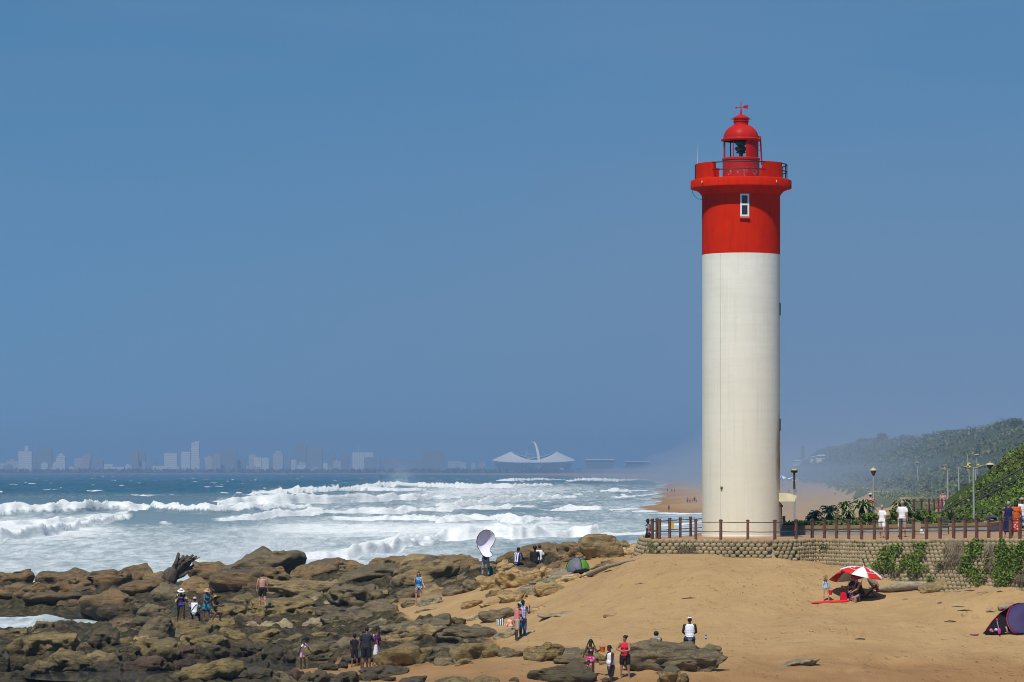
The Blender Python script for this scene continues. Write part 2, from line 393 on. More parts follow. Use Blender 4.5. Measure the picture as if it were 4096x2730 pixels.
struct(link('beach', grid_mesh('beach', X, Y, Z, {'shelf': shelf}), SAND))

# ------------------------------------------------------------ sea with its breakers
BR = [  # foot line of each breaker (x, y on the 2353 view), heights, foam length behind, where foam starts behind the foot
 ([(-400,1264),(0,1246),(98,1236),(147,1225),(186,1215),(261,1203),(310,1190)], [1.5,1.7,1.6,1.5,1.3,1.0,.3], 190, 0),
 ([(-400,1215),(0,1210),(120,1206),(230,1196),(280,1188)], [.9,1.0,1.0,.8,.2], 120, 0),
 ([(-400,1192),(0,1186),(200,1180),(250,1176),(330,1175),(420,1179),(480,1181),(590,1177),(720,1170)], [2.0,2.4,2.7,2.7,2.0,2.0,2.5,2.1,.6], 45, 4),
 ([(500,1166),(560,1163),(640,1162),(740,1159),(830,1155),(930,1152),(1060,1146)], [1.2,2.6,3.1,3.2,2.8,2.2,.8], 260, 0),
 ([(580,1138),(640,1137),(740,1134),(830,1130),(910,1131),(980,1128)], [1.0,2.6,3.2,3.0,1.6,.6], 300, 0),
 ([(820,1123),(900,1121),(960,1121),(1080,1123),(1180,1122),(1270,1118)], [2.2,3.8,3.2,3.4,3.0,1.5], 200, 0),
 ([(480,1200),(560,1197),(640,1191),(760,1185),(900,1181),(1010,1177),(1130,1172),(1240,1166)], [.3,1.2,1.5,1.4,1.4,1.2,1.1,.4], 60, 0),
 ([(740,1194),(820,1197),(886,1198),(1000,1199),(1060,1196),(1160,1199)], [.4,.7,1.5,1.5,.9,.3], 40, 0),
 ([(1000,1166),(1050,1164),(1100,1158),(1180,1154),(1265,1149),(1330,1145)], [.8,1.5,1.7,2.3,1.9,.4], 90, 0),
 ([(1000,1203),(1034,1201),(1100,1198),(1200,1202),(1260,1197),(1330,1190)], [.5,1.1,1.0,1.2,.6,.2], 35, 0),
 ([(820,1262),(900,1256),(960,1250),(1034,1245),(1130,1241),(1200,1243),(1290,1237),(1380,1234),(1480,1228),(1530,1222)], [.4,.9,1.2,1.5,1.5,1.6,1.6,1.4,1.0,.3], 26, 0),
 ([(640,1292),(720,1290),(800,1286),(880,1276),(950,1266),(1010,1254)], [.8,1.0,1.3,1.4,1.2,.3], 30, 0),
 ([(1250,1180),(1300,1177),(1380,1177),(1430,1172),(1500,1168)], [.4,1.2,1.2,.8,.2], 40, 0),
 ([(1300,1107),(1340,1106),(1420,1108),(1490,1103)], [1.5,3.2,3.2,1.0], 400, 0),
 ([(1140,1107),(1180,1107),(1260,1105),(1300,1103)], [1.0,3.6,3.0,.8], 300, 0),
 ([(1380,1131),(1420,1131),(1500,1127)], [.6,1.6,.4], 120, 0),
 ([(1420,1183),(1480,1180),(1560,1183),(1660,1181),(1720,1178)], [.2,.5,.6,.5,.2], 30, 0),
 ([(1380,1147),(1440,1143),(1500,1137),(1535,1131)], [.3,.8,.7,.3], 60, 0),
 ([(1500,1212),(1560,1207),(1640,1200),(1700,1198)], [.3,.8,.9,.4], 30, 0),
 ([(280,1142),(330,1143),(400,1142)], [.2,.7,.2], 22, 0),
 ([(540,1144),(600,1141),(680,1136)], [.3,.9,.3], 30, 0),
]
def px_Y(py): return CAM_H * FPX / np.maximum(np.asarray(py, float) - HOR, .4)
# rows follow the eye: as the sea runs away its samples get sparser
rows = np.r_[np.arange(140, 246, .7), np.arange(246, 400, 1.0), np.arange(400, 620, .5), np.arange(620, 1300, 2.5), np.arange(1300, 3500, 9), np.arange(3500, 12900, 45)]
cols = np.linspace(-170, 1190, 860)
X, Y = fan(rows, cols); u = np.broadcast_to(cols[None, :], X.shape); v = HOR + CAM_H * FPX / Y
def blob(x, y, sx, sy): return np.exp(-(((u / K - x) / sx) ** 2 + ((v / K - y) / sy) ** 2))
oy = v / K; ox = u / K
A = .56 * sstep(1190, 1225, oy) * (1 - .62 * sstep(1180, 1420, ox)) + .10 * sstep(1225, 1275, oy)
A = A + .52 * sstep(1146, 1168, oy) * (1 - sstep(1205, 1250, oy)) * sstep(520, 700, ox)
A = A + .40 * sstep(1104, 1118, oy) * (1 - sstep(1150, 1175, oy)) * sstep(880, 1050, ox)
A = A - .30 * blob(330, 1190, 170, 11) - .35 * blob(1180, 1175, 120, 7) - .5 * blob(1400, 1268, 260, 14) - .25 * blob(1260, 1160, 120, 5) - .4 * blob(640, 1183, 120, 5) + .75 * blob(60, 1200, 200, 32) + .45 * blob(800, 1136, 290, 24) + .30 * blob(1200, 1130, 260, 18)
swell = .22 * np.sin(Y / 5.3 + X / 19 + 2 * fbm(xyz(X / 40, Y / 60), 2)) + .30 * fbm(xyz(X / 11, Y / 7), 3) + .10 * fbm(xyz(X / 2.5, Y / 2.5, 5), 2)
swell = swell * (1 + sstep(600, 1500, Y) * 1.2)
Z = swell.copy(); crest = np.zeros_like(Z)
for kb, (foot, H, L, face) in enumerate(BR):
    fx = np.array([a * K for a, b in foot]); fy = px_Y([b * K for a, b in foot])
    yb = np.interp(cols, fx, fy); h = np.interp(cols, fx, H, left=0 if kb > 2 else H[0], right=0)
    wob = fbm(xyz(cols / 16, kb * 3.7), 2); yb = yb * (1 + .004 * wob) + 2.0 * wob; h = h * (1 + .16 * fbm(xyz(cols / 15, kb * 5.1), 2))
    d = Y - yb[None, :]; fw = 4.5 + .003 * fy.mean() + face * .8
    prof = np.where(d < 0, 0, np.where(d < fw, sstep(0, 1, d / fw), np.exp(-np.maximum(d - fw, 0) / (5 + .09 * L))))
    Z = Z + h[None, :] * prof
    on = sstep(.15, .7, h)[None, :]
    fo = sstep(face - 1.5, face + 1.0, d) * np.exp(-np.maximum(d - fw, 0) / L)
    A = np.maximum(A, on * fo * 1.15)
    crest = np.maximum(crest, on * prof * (d < fw + 14))
Z = Z + .30 * crest * fbm(xyz(X / 2.4, Y / 3.5, Z), 3)
# tiny whitecaps on the open water
wc = fbm(xyz(X / 9, Y / 45, 9), 3); A = np.maximum(A, .95 * sstep(.80, .95, wc) * sstep(380, 700, Y))
# thin wash along the beach
s_ = X - shore_x(Y) - 5 * fbm(xyz(Y / 90, 0.3), 2)
A = np.maximum(A, .62 * sstep(-11, -2, s_) * (Y > 420)); Z = np.where(s_ > -14, Z * .25 + .05, Z)
near = sstep(262, 246, Y); Z = Z * (1 - .5 * near) + near * .22 * fbm(xyz(X / 1.6, Y / 2.6, 31), 3)
t = NT('sea water'); fa = t.n('Attribute', attribute_name='foam').outputs['Fac']
P = t.n('NewGeometry').outputs['Position']; ps = t.n('SeparateXYZ'); t.l(P, ps.inputs[0])
nA = t.noise(t.coord('World', (.17, .050, .5)), 1.0, 7, .66, .5); nB = t.noise(t.coord('World', (.75, .15, 2.2)), 1.0, 6, .66, .6)
nn = t.math('ADD', t.math('MULTIPLY', t.math('SUBTRACT', nA, .5), 1.5), t.math('MULTIPLY', t.math('SUBTRACT', nB, .5), 1.1))
foam = t.math('MULTIPLY', t.math('ADD', t.math('ADD', t.math('MULTIPLY', fa, 1.55), nn), -.50), 1.45, True)
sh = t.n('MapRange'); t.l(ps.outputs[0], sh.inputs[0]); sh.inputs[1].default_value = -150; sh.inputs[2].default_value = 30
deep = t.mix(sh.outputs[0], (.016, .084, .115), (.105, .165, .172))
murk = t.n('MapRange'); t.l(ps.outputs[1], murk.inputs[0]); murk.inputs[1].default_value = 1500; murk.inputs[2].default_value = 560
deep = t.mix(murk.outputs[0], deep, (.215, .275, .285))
wh = t.mix(t.math('MULTIPLY', t.math('SUBTRACT', fa, .60), 3.0, True), t.ramp(nB, [(.3, (.27, .335, .365)), (.62, (.52, .57, .59))]), t.ramp(nB, [(.3, (.60, .64, .64)), (.6, (.80, .81, .80))]))
col = t.mix(foam, deep, wh)
rr = t.n('MapRange'); t.l(foam, rr.inputs[0]); rr.inputs[3].default_value = .28; rr.inputs[4].default_value = .9
t.bump(t.math('ADD', t.noise(t.coord('World', (.8, .35, 1)), 1.5, 4), t.math('MULTIPLY', nB, 1.0)), .35, .30)
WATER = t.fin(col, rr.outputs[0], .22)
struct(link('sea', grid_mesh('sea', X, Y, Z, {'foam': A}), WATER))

# still water left between the rocks
t = NT('pool water'); P = t.coord('World')
POOL = t.fin(t.ramp(t.noise(P, .8, 3), [(.35, (.045, .045, .04)), (.7, (.09, .085, .08))]), .06, .5)
t.bump(t.noise(P, 5, 3), .12, .03)
for k, (x0, x1, y0, y1) in enumerate([(-21.6, -13.6, 145.6, 153.6), (-14.5, -11.2, 155.6, 167.4), (-11.6, -7.6, 155.8, 161.2)]):
    n = 24; ring = [(x0 + (x1 - x0) * (.5 + .5 * math.cos(a)), y0 + (y1 - y0) * (.5 + .5 * math.sin(a))) for a in np.linspace(0, 2 * math.pi, n, endpoint=False)]
    mb = MB(); mb.add([(a, b, .53 + .004 * k) for a, b in ring], [tuple(range(n))]); struct(obj('tide_pool', mb, POOL))

# ------------------------------------------------------------ far coast under the city
t = NT('far shore'); n = t.noise(t.coord('World', (.004, .004, .02)), 1, 4)
COAST = t.fin(t.ramp(n, [(.4, (.05, .07, .05)), (.6, (.12, .12, .10))]), .9, .1)
cx = np.linspace(-2450, 2450, 240); prof = [(12560, -.6), (12600, 1.2), (12640, 3.5), (12700, 8.5), (12760, 7), (13200, 9), (14200, 14)]
X = np.stack([cx] * len(prof)); Y = np.stack([np.full_like(cx, a) for a, b in prof])
Z = np.stack([b + (2.6 * fbm(xyz(cx / 60, b * 3), 3) if b > 5 else 0 * cx) for a, b in prof])
struct(link('far_coast', grid_mesh('far_coast', X, Y, Z, smooth=False), COAST))
mb = MB(); mb.add([(-2450, 12566, .9), (2450, 12566, .9), (2450, 12590, 1.5), (-2450, 12590, 1.5)], [(0, 1, 2, 3)])
struct(obj('far_beach', mb, M((.30, .27, .23), name='pale beach')))

# ------------------------------------------------------------ vegetated dunes along the beach
def hill_z(s, Y):
    h = np.interp(Y, [280, 450, 850, 1200, 1435, 1832, 2700, 4000, 8000], [8, 11.5, 15.4, 17.0, 17.0, 19.6, 22, 16, 4])
    return 5.0 + h * sstep(6, 44, s) + .35 * np.minimum(s, 8) * 0.1 + (.8 + h * .05) * fbm(xyz(s / 11, Y / 40), 4) * sstep(3, 16, s)
rows = np.r_[np.arange(300, 1300, 4), np.arange(1300, 3500, 14), np.arange(3500, 9000, 90)]; ss = np.r_[np.arange(-1.2, 14, .7), np.arange(14, 150, 2.2)]
Y, Sx = np.meshgrid(rows, ss, indexing='ij'); X = foot_x(Y) + Sx + (3.2 - 2.0 * sstep(450, 900, Y)) * fbm(xyz(Y / 35, 1.5), 3)
Z = hill_z(Sx, Y) - 2.5 * sstep(.2, -1.2, Sx)
t = NT('dune scrub'); P = t.coord('World', (1, .5, 1)); n = t.noise(P, .22, 6, .65); n2 = t.noise(P, .9, 5, .7)
c = t.ramp(n, [(.32, (.030, .040, .016)), (.5, (.055, .075, .022)), (.62, (.085, .105, .032)), (.72, (.10, .085, .045))])
c = t.mix(t.ramp(n2, [(.45, 0), (.7, .8)]), c, (.018, .026, .010)); t.bump(n2, 1.0, 1.2)
ft = t.n('Attribute', attribute_name='foot').outputs['Fac']; gr = t.ramp(n, [(.35, (.10, .12, .040)), (.55, (.15, .165, .060)), (.66, (.24, .20, .115)), (.74, (.40, .28, .15))]); c = t.mix(ft, c, gr)
HILLM = t.fin(c, .95, .1); struct(link('dune_hill', grid_mesh('dune_hill', X, Y, Z, {'foot': sstep(15, 6, Sx)}), HILLM))

# ------------------------------------------------------------ the air
def air(name, lo, hi, dens, col, aniso=0.0):
    mb = MB(); mb.box([(a + b) / 2 for a, b in zip(lo, hi)], [b - a for a, b in zip(lo, hi)])
    m = bpy.data.materials.new(name); m.use_nodes = True; tt = m.node_tree; tt.nodes.clear()
    oo = tt.nodes.new('ShaderNodeOutputMaterial'); vv = tt.nodes.new('ShaderNodeVolumePrincipled')
    vv.inputs['Density'].default_value = dens; vv.inputs['Color'].default_value = (*col, 1); vv.inputs['Anisotropy'].default_value = aniso
    tt.links.new(vv.outputs[0], oo.inputs['Volume'])
    o = obj(name, mb, m); struct(o, 'stuff'); return o
HAZE_D, MIST_D = 1.22e-4, 6.0e-4
air('haze', (-3000, -30, -4), (3000, 14600, 142), HAZE_D, (.335, .53, .82))
def wedge(name, pts, z0, z1, dens, col):
    mb = MB(); mb.prism([((p - CX) / FPX * y, y) for p, y in pts], z0, z1)
    m = bpy.data.objects['haze'].data.materials[0].copy(); m.name = name; vv = [n for n in m.node_tree.nodes if n.type == 'PRINCIPLED_VOLUME'][0]
    vv.inputs['Density'].default_value = dens; vv.inputs['Color'].default_value = (*col, 1)
    o = obj(name, mb, m); struct(o, 'stuff'); return o
# salt spray hanging over the beach, thicker the further one looks along the shore
wedge('sea_mist', [(1150, 400), (1500, 1000), (1500, 4400), (640, 4400), (668, 2600), (694, 1500), (716, 900), (746, 500), (800, 400)], -3.4, 27, MIST_D, (.60, .73, .90))
wedge('beach_mist', [(1160, 395), (1510, 1000), (1510, 4390), (560, 4390), (600, 2600), (632, 1600), (664, 1000), (690, 640), (716, 470), (760, 395)], -3.3, 12.2, MIST_D * .75, (.62, .74, .90))
# ------------------------------------------------------------ promenade platform
WP = np.array([(644,168.2),(646.5,165.6),(651,164.4),(660,164.0),(700,163.6),(741,162.6),(772,162.3),(790,163.0),(802,164.6),(814,165.9),(832,164.8),(874,159.8),(920,157.6),(1024,151.6),(1100,147.0),(1300,136.0)], float)
def w_xy(px): y = float(np.interp(px, WP[:, 0], WP[:, 1])); return (px - CX) / FPX * y, y
def paving_z(px): return 6.27 + .26 * float(sstep(812, 1030, px))
pc = np.r_[np.linspace(644, 1290, 220)]
fy = np.interp(pc, WP[:, 0], WP[:, 1]) - .12; by = np.interp(pc, [644, 656, 690, 785, 800, 1000, 1100, 1290], [168.6, 171, 175, 186, 186, 190, 190, 186])
X = np.stack([(pc - CX) / FPX * y for y in (fy, fy, fy + (by - fy) * .5, by, by)]); Y = np.stack([fy, fy, fy + (by - fy) * .5, by, by])
zz = np.array([paving_z(a) for a in pc]); Z = np.stack([zz - 2.8, zz, zz + .01, zz, zz - 2.8])
PAVE = M((.36, .21, .115), .16, 1.2, .9, .2, bump=.3, bscale=9, name='brick paving', coord='World')
struct(link('promenade', grid_mesh('promenade', X, Y, Z, smooth=False), PAVE))

# ------------------------------------------------------------ retaining wall of stacked round concrete pots
t = NT('weathered pots'); P = t.coord('World'); n = t.noise(P, 1.1, 5, .6); n2 = t.noise(P, 9, 4, .7)
c = t.ramp(n, [(.35, (.27, .21, .12)), (.65, (.37, .295, .175))]); c = t.mix(t.ramp(n2, [(.5, 0), (.72, .6)]), c, (.13, .105, .06))
t.bump(n2, .5, .03); POT = t.fin(c, .95, .15)
pth = np.array([w_xy(p) for p in np.r_[np.linspace(644, 651, 8), np.linspace(652, 1285, 380)]])
back = np.array([(pth[0, 0] + .55, 176.0), (pth[0, 0] + .12, 171.5)]); pth = np.vstack([back, pth])
seg = np.r_[0, np.cumsum(np.hypot(*np.diff(pth, axis=0).T))]
def wall_pt(s):
    p = np.array([np.interp(s, seg, pth[:, 0]), np.interp(s, seg, pth[:, 1])]); q = np.array([np.interp(s + .15, seg, pth[:, 0]), np.interp(s + .15, seg, pth[:, 1])])
    d = (q - p) / (np.hypot(*(q - p)) + 1e-9); return p, np.array([d[1], -d[0]]), d
prof = [(.0, -.11), (.12, -.105), (.145, -.06), (.152, .02), (.138, .065), (.09, .10), (.0, .112)]
pv = []; pf = []
for k in range(9):
    a = math.pi * k / 8
    for r, z in prof: pv.append((r * math.cos(a), -r * math.sin(a) * 1.1, z))
m = len(prof)
pf = [(k * m + i, (k + 1) * m + i, (k + 1) * m + i + 1, k * m + i + 1) for k in range(8) for i in range(m - 1)]
pv = np.array(pv); wm = MB(); rr = random.Random(3); BATTER = .42
for row in range(26):
    s = .1 + (row % 2) * .16
    while s < seg[-1]:
        p, nrm_, d = wall_pt(s); px = p[0] / p[1] * FPX + CX; top = paving_z(px) - .02; z = top - .03 - row * .178
        out = (top - z) * BATTER + .06
        q = p + nrm_ * out
        if z > float(gz(q[0], q[1])) - .22:
            sc = rr.uniform(.93, 1.05); V = pv * sc; Rm = np.array([[d[0], -nrm_[0]], [d[1], -nrm_[1]]])
            W = np.empty_like(V); W[:, :2] = V[:, :2] @ Rm.T + q + nrm_ * rr.uniform(-.03, .03); W[:, 2] = V[:, 2] + z + rr.uniform(-.012, .012)
            wm.add(W, pf)
        s += .32
# earth behind the pots
eb = []
for s in np.linspace(0, seg[-1], 280):
    p, nn_, d = wall_pt(s); px = p[0] / p[1] * FPX + CX; top = paving_z(px)
    eb.append([(*p, top - .05), (*(p + nn_ * (.3 * BATTER)), top - .3), (*(p + nn_ * (3.9 * BATTER)), top - 3.9)])
eb = np.array(eb); n_ = len(eb)
wm.add(eb.reshape(-1, 3), [(i * 3 + j, i * 3 + j + 1, i * 3 + j + 4, i * 3 + j + 3) for i in range(n_ - 1) for j in range(2)])
WALL = tag(obj('retaining_wall', wm, POT, smooth=True, autos=50), 'sloping retaining wall of stacked round concrete pots under the promenade', 'wall')

# ------------------------------------------------------------ railings: brown posts with caps and two thin rails
WOOD = M((.155, .075, .050), .2, 5, .75, .25, name='brown recycled plastic'); CAPM = M((.10, .060, .048), .15, 5, .8, .2, name='post cap'); RAILM = M((.055, .060, .062), .15, 4, .5, .4, name='steel cable rail')
post_mb = MB(); post_mb.box((0, 0, .43), (.115, .115, .98)); cap_mb = MB(); cap_mb.box((0, 0, .955), (.145, .145, .06)).box((0, 0, .995), (.11, .11, .03))
POST_ME, CAP_ME = post_mb.mesh('post'), cap_mb.mesh('post_cap'); POST_ME.materials.append(WOOD); CAP_ME.materials.append(CAPM)
def railing(pts, label, heights=(.88, .42), rails=True, scale=1.0, posts=True, rz=None):
    o = thing('railing', label, 'railing', tuple(pts[0]))
    b = Vector(pts[0]); P = [Vector(p) - b for p in pts]
    for i, p in enumerate(P):
        q = P[min(i + 1, len(P) - 1)] - P[max(i - 1, 0)]
        c = link('post', POST_ME, None, o, p); c.rotation_euler = (0, 0, math.atan2(q.y, q.x)); c.scale = (scale,) * 3
        k = link('post_cap', CAP_ME, None, c)
    for h in heights:
        mb = MB()
        for a, c in zip(P[:-1], P[1:]):
            mid = (a + c) / 2 + Vector((0, 0, -.012)); mb.tube([a + Vector((0, 0, h * scale)), mid + Vector((0, 0, h * scale)), c + Vector((0, 0, h * scale))], .022 * scale, 6)
        obj('rail', mb, RAILM, o, True)
    return o
def fp(px, back=.22):
    x, y = w_xy(px); y += back; return Vector(((px - CX) / FPX * y, y, paving_z(px)))
front = [652.2, 659.6, 695.8, 720.8, 747.8, 774.9, 796.0, 812.2, 824.4, 836.6, 848.8, 861.7, 874.4, 887.2, 900.6, 913.5, 926.6, 940.1, 953.7, 965.2, 976.7, 988.7, 1000.8, 1010.6, 1020.0, 1030.5, 1042, 1055, 1069, 1084, 1100, 1117, 1135, 1154, 1174]
railing([fp(p) for p in front], 'brown post and cable railing along the front edge of the promenade')
railing([at(652.6, 539, 166.4), at(657.0, 538.6, 167.6), at(669.7, 538.0, 168.3), at(680.3, 537.2, 170.0), at(690.6, 536.2, 173.0), at(704, 535.5, 175), at(783.8, 534.5, 184.5)],
        'short brown railing on the seaward edge behind the lighthouse')
def zpt(px, py, Y): return at(px, py, Y)
bw = [(906, 517.5, 262), (914, 517.5, 266), (921.5, 517, 270), (929, 516.5, 276), (934, 516, 282), (938.5, 515.7, 288), (942, 515.3, 294), (945, 515, 300), (948, 514.6, 306), (951, 514.2, 312), (954, 513.9, 318), (957, 513.6, 326), (960, 513.2, 334)]
railing([zpt(a, b, c) for a, b, c in bw], 'brown boardwalk railing beside the shirtless man with the pink towel', scale=1.45)
bw2 = [(949, 508.5, 345), (956.5, 508, 345), (964.5, 507.6, 345), (973, 507.2, 345), (980, 507, 345)]
railing([zpt(a, b, c) for a, b, c in bw2], 'brown boardwalk railing crossing behind the lamp post on the right', scale=1.6)

# ------------------------------------------------------------ lighthouse
LY = 172.3; LX = (741.0 - CX) / FPX * LY; LZ = 6.27; q = pxm(LY)
def lz(py): return CAM_H + (HOR - py) * q - LZ                # height above its foot
lh = thing('lighthouse', 'tall round lighthouse, white below and red above, behind the promenade railing', 'lighthouse', (LX, LY, LZ))
t = NT('white painted render'); v = t.coord('Object'); n = t.noise(v, .35, 5, .6); sp = t.n('SeparateXYZ'); t.l(v, sp.inputs[0])
c = t.ramp(n, [(.3, (.78, .735, .62)), (.7, (.86, .82, .71))])
band = t.noise(t.coord('Object', (.3, .3, 5)), 1, 3); c = t.mix(t.math('MULTIPLY', t.ramp(band, [(.45, 0), (.75, 1)]), .22), c, (.60, .57, .46))
low = t.n('MapRange'); t.l(sp.outputs[2], low.inputs[0]); low.inputs[1].default_value = 12.0; low.inputs[2].default_value = 0.5
c = t.mix(t.math('MULTIPLY', low.outputs[0], .55), c, (.76, .68, .46))           # creamier and yellower towards the foot
def spot(cx_, cz, rx, rz):
    a = t.math('POWER', t.math('DIVIDE', t.math('SUBTRACT', sp.outputs[0], cx_), rx), 2.0); b_ = t.math('POWER', t.math('DIVIDE', t.math('SUBTRACT', sp.outputs[2], cz), rz), 2.0)
    return t.math('MULTIPLY', t.math('SUBTRACT', 1.0, t.math('ADD', a, b_), True), t.ramp(t.noise(t.coord('Object', (2, 2, .5)), 2.5, 4), [(.3, .5), (.6, 1)]))
stk = t.noise(t.coord('Object', (2.4, 2.4, .10)), 2.2, 5, .6); c = t.mix(t.math('MULTIPLY', t.ramp(stk, [(.52, 0), (.72, 1)]), .30), c, (.60, .55, .42)); pat = t.noise(v, 1.1, 3, .5); c = t.mix(t.math('MULTIPLY', t.ramp(pat, [(.58, 0), (.60, 1)]), .10), c, (.66, .64, .58))
c = t.mix(t.math('MULTIPLY', spot(1.95, 4.0, .30, 2.6), 1.0, True), c, (.36, .20, .05))
t.bump(t.noise(v, 5, 4), .25, .03); WHITE = t.fin(c, .75, .25)
def redpaint(nm, col, col2, rough):
    t = NT(nm); v = t.coord('Object'); n = t.noise(v, .6, 5, .6); c = t.ramp(n, [(.3, col), (.7, col2)])
    st = t.noise(t.coord('Object', (2.2, 2.2, .25)), 2, 4); c = t.mix(t.math('MULTIPLY', t.ramp(st, [(.48, 0), (.75, 1)]), .45), c, tuple(a * .68 for a in col))
    t.bump(t.noise(v, 5, 4), .2, .03); return t.fin(c, rough, .08)
RED = redpaint('red painted render', (.55, .015, .0012), (.65, .024, .002), .85)
RED2 = redpaint('red painted metal', (.42, .013, .010), (.50, .020, .014), .42)
RS = 38.95 * q
def ZP(zy): return lz(95 + zy / 9.222)
def RP(zr): return zr / 9.222 * q
z_rb = ZP(1475); z_cb = ZP(932)
mb = MB(); mb.lathe([(0, -1.2), (RS * 1.004, -1.2), (RS * 1.004, 0), (RS, 6), (RS, 12), (RS, z_rb)], 128); mb.lathe([(RS * 1.012, -.02), (RS * 1.012, .10), (RS, .13)], 128)
obj('white_shaft', mb, WHITE, lh, True, autos=30)
mb = MB(); mb.lathe([(RS * 1.002, z_rb), (RS * 1.002, z_cb)], 128); red_up = obj('red_shaft', mb, RED, lh, True)
g0, g1 = ZP(868), ZP(803); RG = RP(465)
mb = MB(); mb.lathe([(RS * 1.002, z_cb), (RS + .05, z_cb + .06), (RS + .16, z_cb + .2), (RS + .33, g0 - .05), (RG - .12, g0 - .02), (RG, g0 + .02), (RG, g1 + .02), (RG - .02, g1 + .06), (RG - .12, g1 + .09), (1.0, g1 + .10), (0, g1 + .10)], 128)
gal = obj('gallery', mb, RED, lh, True, autos=35)
# parapet blocks on the gallery, with open lengths between them
pz0, pz1 = g1 + .09, ZP(642); RO = RP(424); RI = RO - .24
A = lambda x: math.asin(max(-1, min(1, x)))
def front_arc(xa, xb): return -math.pi / 2 + A((xa - 607) / 424), -math.pi / 2 + A((xb - 607) / 424)
for a0, a1 in (front_arc(187, 333), front_arc(792, 968), (R(50), R(105)), (R(118), R(160))):
    mb = MB(); mb.sweep([(RI, pz0), (RO, pz0), (RO, pz1), (RI, pz1)], a0, a1, 18); obj('parapet', mb, RED, lh, True, autos=35)
def ring_arc(r, z, a0, a1, rad=.03, n=14):
    mb = MB(); mb.tube([(r * math.cos(a), r * math.sin(a), z) for a in np.linspace(a0, a1, n)], rad, 6); return mb
BLK = M((.035, .02, .02), .2, 5, .5, .4, name='dark rail paint')
a_l, a_r = front_arc(333, 792); e_r = front_arc(968, 968)[0]; e_l = front_arc(187, 187)[0]
RR = RO - .06
for (a0, a1) in ((a_l - .03, a_r + .03), (e_r - .05, R(50)), (R(160), 2 * math.pi + e_l + .05)):
    for zz in (ZP(650), ZP(716)): obj('handrail', ring_arc(RR + .05, zz, a0, a1), BLK, lh, True)
for a in (e_r + .22, e_r + .5, R(20), R(35), R(172), R(188), e_l - .05 + 2 * math.pi, e_l - .25 + 2 * math.pi):
    mb = MB(); mb.cyl(((RR + .05) * math.cos(a), (RR + .05) * math.sin(a), pz0), ((RR + .05) * math.cos(a), (RR + .05) * math.sin(a), ZP(648)), .025, n=6); obj('baluster', mb, BLK, lh)
# lantern room
d0, d1 = g1 + .05, ZP(597)
mb = MB(); mb.lathe([(RP(170), d0), (RP(170), d1 - .04), (RP(176), d1 - .03), (RP(176), d1 + .05), (RP(162), d1 + .09), (0, d1 + .09)], 64)
t = NT('worn red paint'); v = t.coord('Object'); n = t.noise(v, 3.5, 5, .7); sp = t.n('SeparateXYZ'); t.l(v, sp.inputs[0])
lowb = t.n('MapRange'); t.l(sp.outputs[2], lowb.inputs[0]); lowb.inputs[1].default_value = d0 + .75; lowb.inputs[2].default_value = d0 + .25
c = t.mix(t.math('MULTIPLY', t.ramp(n, [(.56, 0), (.62, 1)]), lowb.outputs[0]), (.40, .018, .014), (.52, .30, .26)); WORN = t.fin(c, .45, .3)
obj('lantern_base', mb, WORN, lh, True, autos=35)
l0, l1 = d1 + .08, ZP(425); RL = RP(160)
gm = NT('lantern glass'); GLASS = gm.fin((.90, .95, .96), .02, .5); gm.b.inputs['Transmission Weight'].default_value = 1.0; gm.b.inputs['IOR'].default_value = 1.02
def la(x): return -math.pi / 2 + A((x - 610) / 164)
blind0, blind1 = la(650), la(768)
gi = 0
edges = [la(452), la(527), la(565), la(600), la(650)]
bars = [la(452), la(527), la(650), blind1 + .02, R(25), R(58), R(91), R(124), R(157), R(185)]
panes = [(la(452), la(527)), (la(527), la(650)), (blind1 + .02, R(25)), (R(25), R(58)), (R(58), R(91)), (R(91), R(124)), (R(124), R(157)), (R(157), R(185)), (R(185), la(452) + 2 * math.pi)]
for a0, a1 in panes:
    mb = MB(); mb.sweep([(RL - .03, l0), (RL - .015, l0), (RL - .015, l1), (RL - .03, l1)], a0, a1, 10); obj('lantern_pane', mb, GLASS, lh, True, autos=35)
for a in bars:
    mb = MB(); c_ = Vector(((RL - .01) * math.cos(a), (RL - .01) * math.sin(a), 0)); mb.cyl(c_ + Vector((0, 0, l0)), c_ + Vector((0, 0, l1)), .028, n=6); obj('glazing_bar', mb, RED2, lh)
mb = MB(); mb.sweep([(RL - .05, l0), (RL + .012, l0), (RL + .012, l1), (RL - .05, l1)], blind0, blind1, 14); obj('blind_panel', mb, RED2, lh, True, autos=35)
mb = MB(); mb.lathe([(.10, l0), (.10, l0 + .22), (.26, l0 + .26), (.26, l0 + .30), (.18, l0 + .33)], 20)
for k in range(3):
    z = l0 + .34 + .30 * k; mb.lathe([(.20, z), (.30, z + .06), (.33, z + .13), (.30, z + .20), (.20, z + .26)], 24)
mb.lathe([(.16, l0 + 1.24), (.18, l0 + 1.28), (0, l0 + 1.36)], 20)
obj('lamp_optic', mb, M((.10, .13, .13), .2, 5, .15, .6, name='lens brass and glass'), lh, True, autos=40)
e0 = ZP(425); RE = RP(185)
mb = MB(); mb.lathe([(RP(150), e0 - .02), (RE - .02, e0), (RE, e0 + .03), (RE, e0 + .075), (RE - .06, e0 + .10), (RP(168), e0 + .12), (RP(166), e0 + .16)], 64); obj('eave_ring', mb, RED2, lh, True, autos=35)
zb, zt = e0 + .14, ZP(272); RD = RP(163)
pr = [(RD * math.cos(a), zb + (zt - zb) * 1.06 * math.sin(a)) for a in np.linspace(0, R(70), 14)]
mb = MB(); mb.lathe(pr, 64); dome = obj('dome', mb, RED2, lh, True)
RN = RP(67)
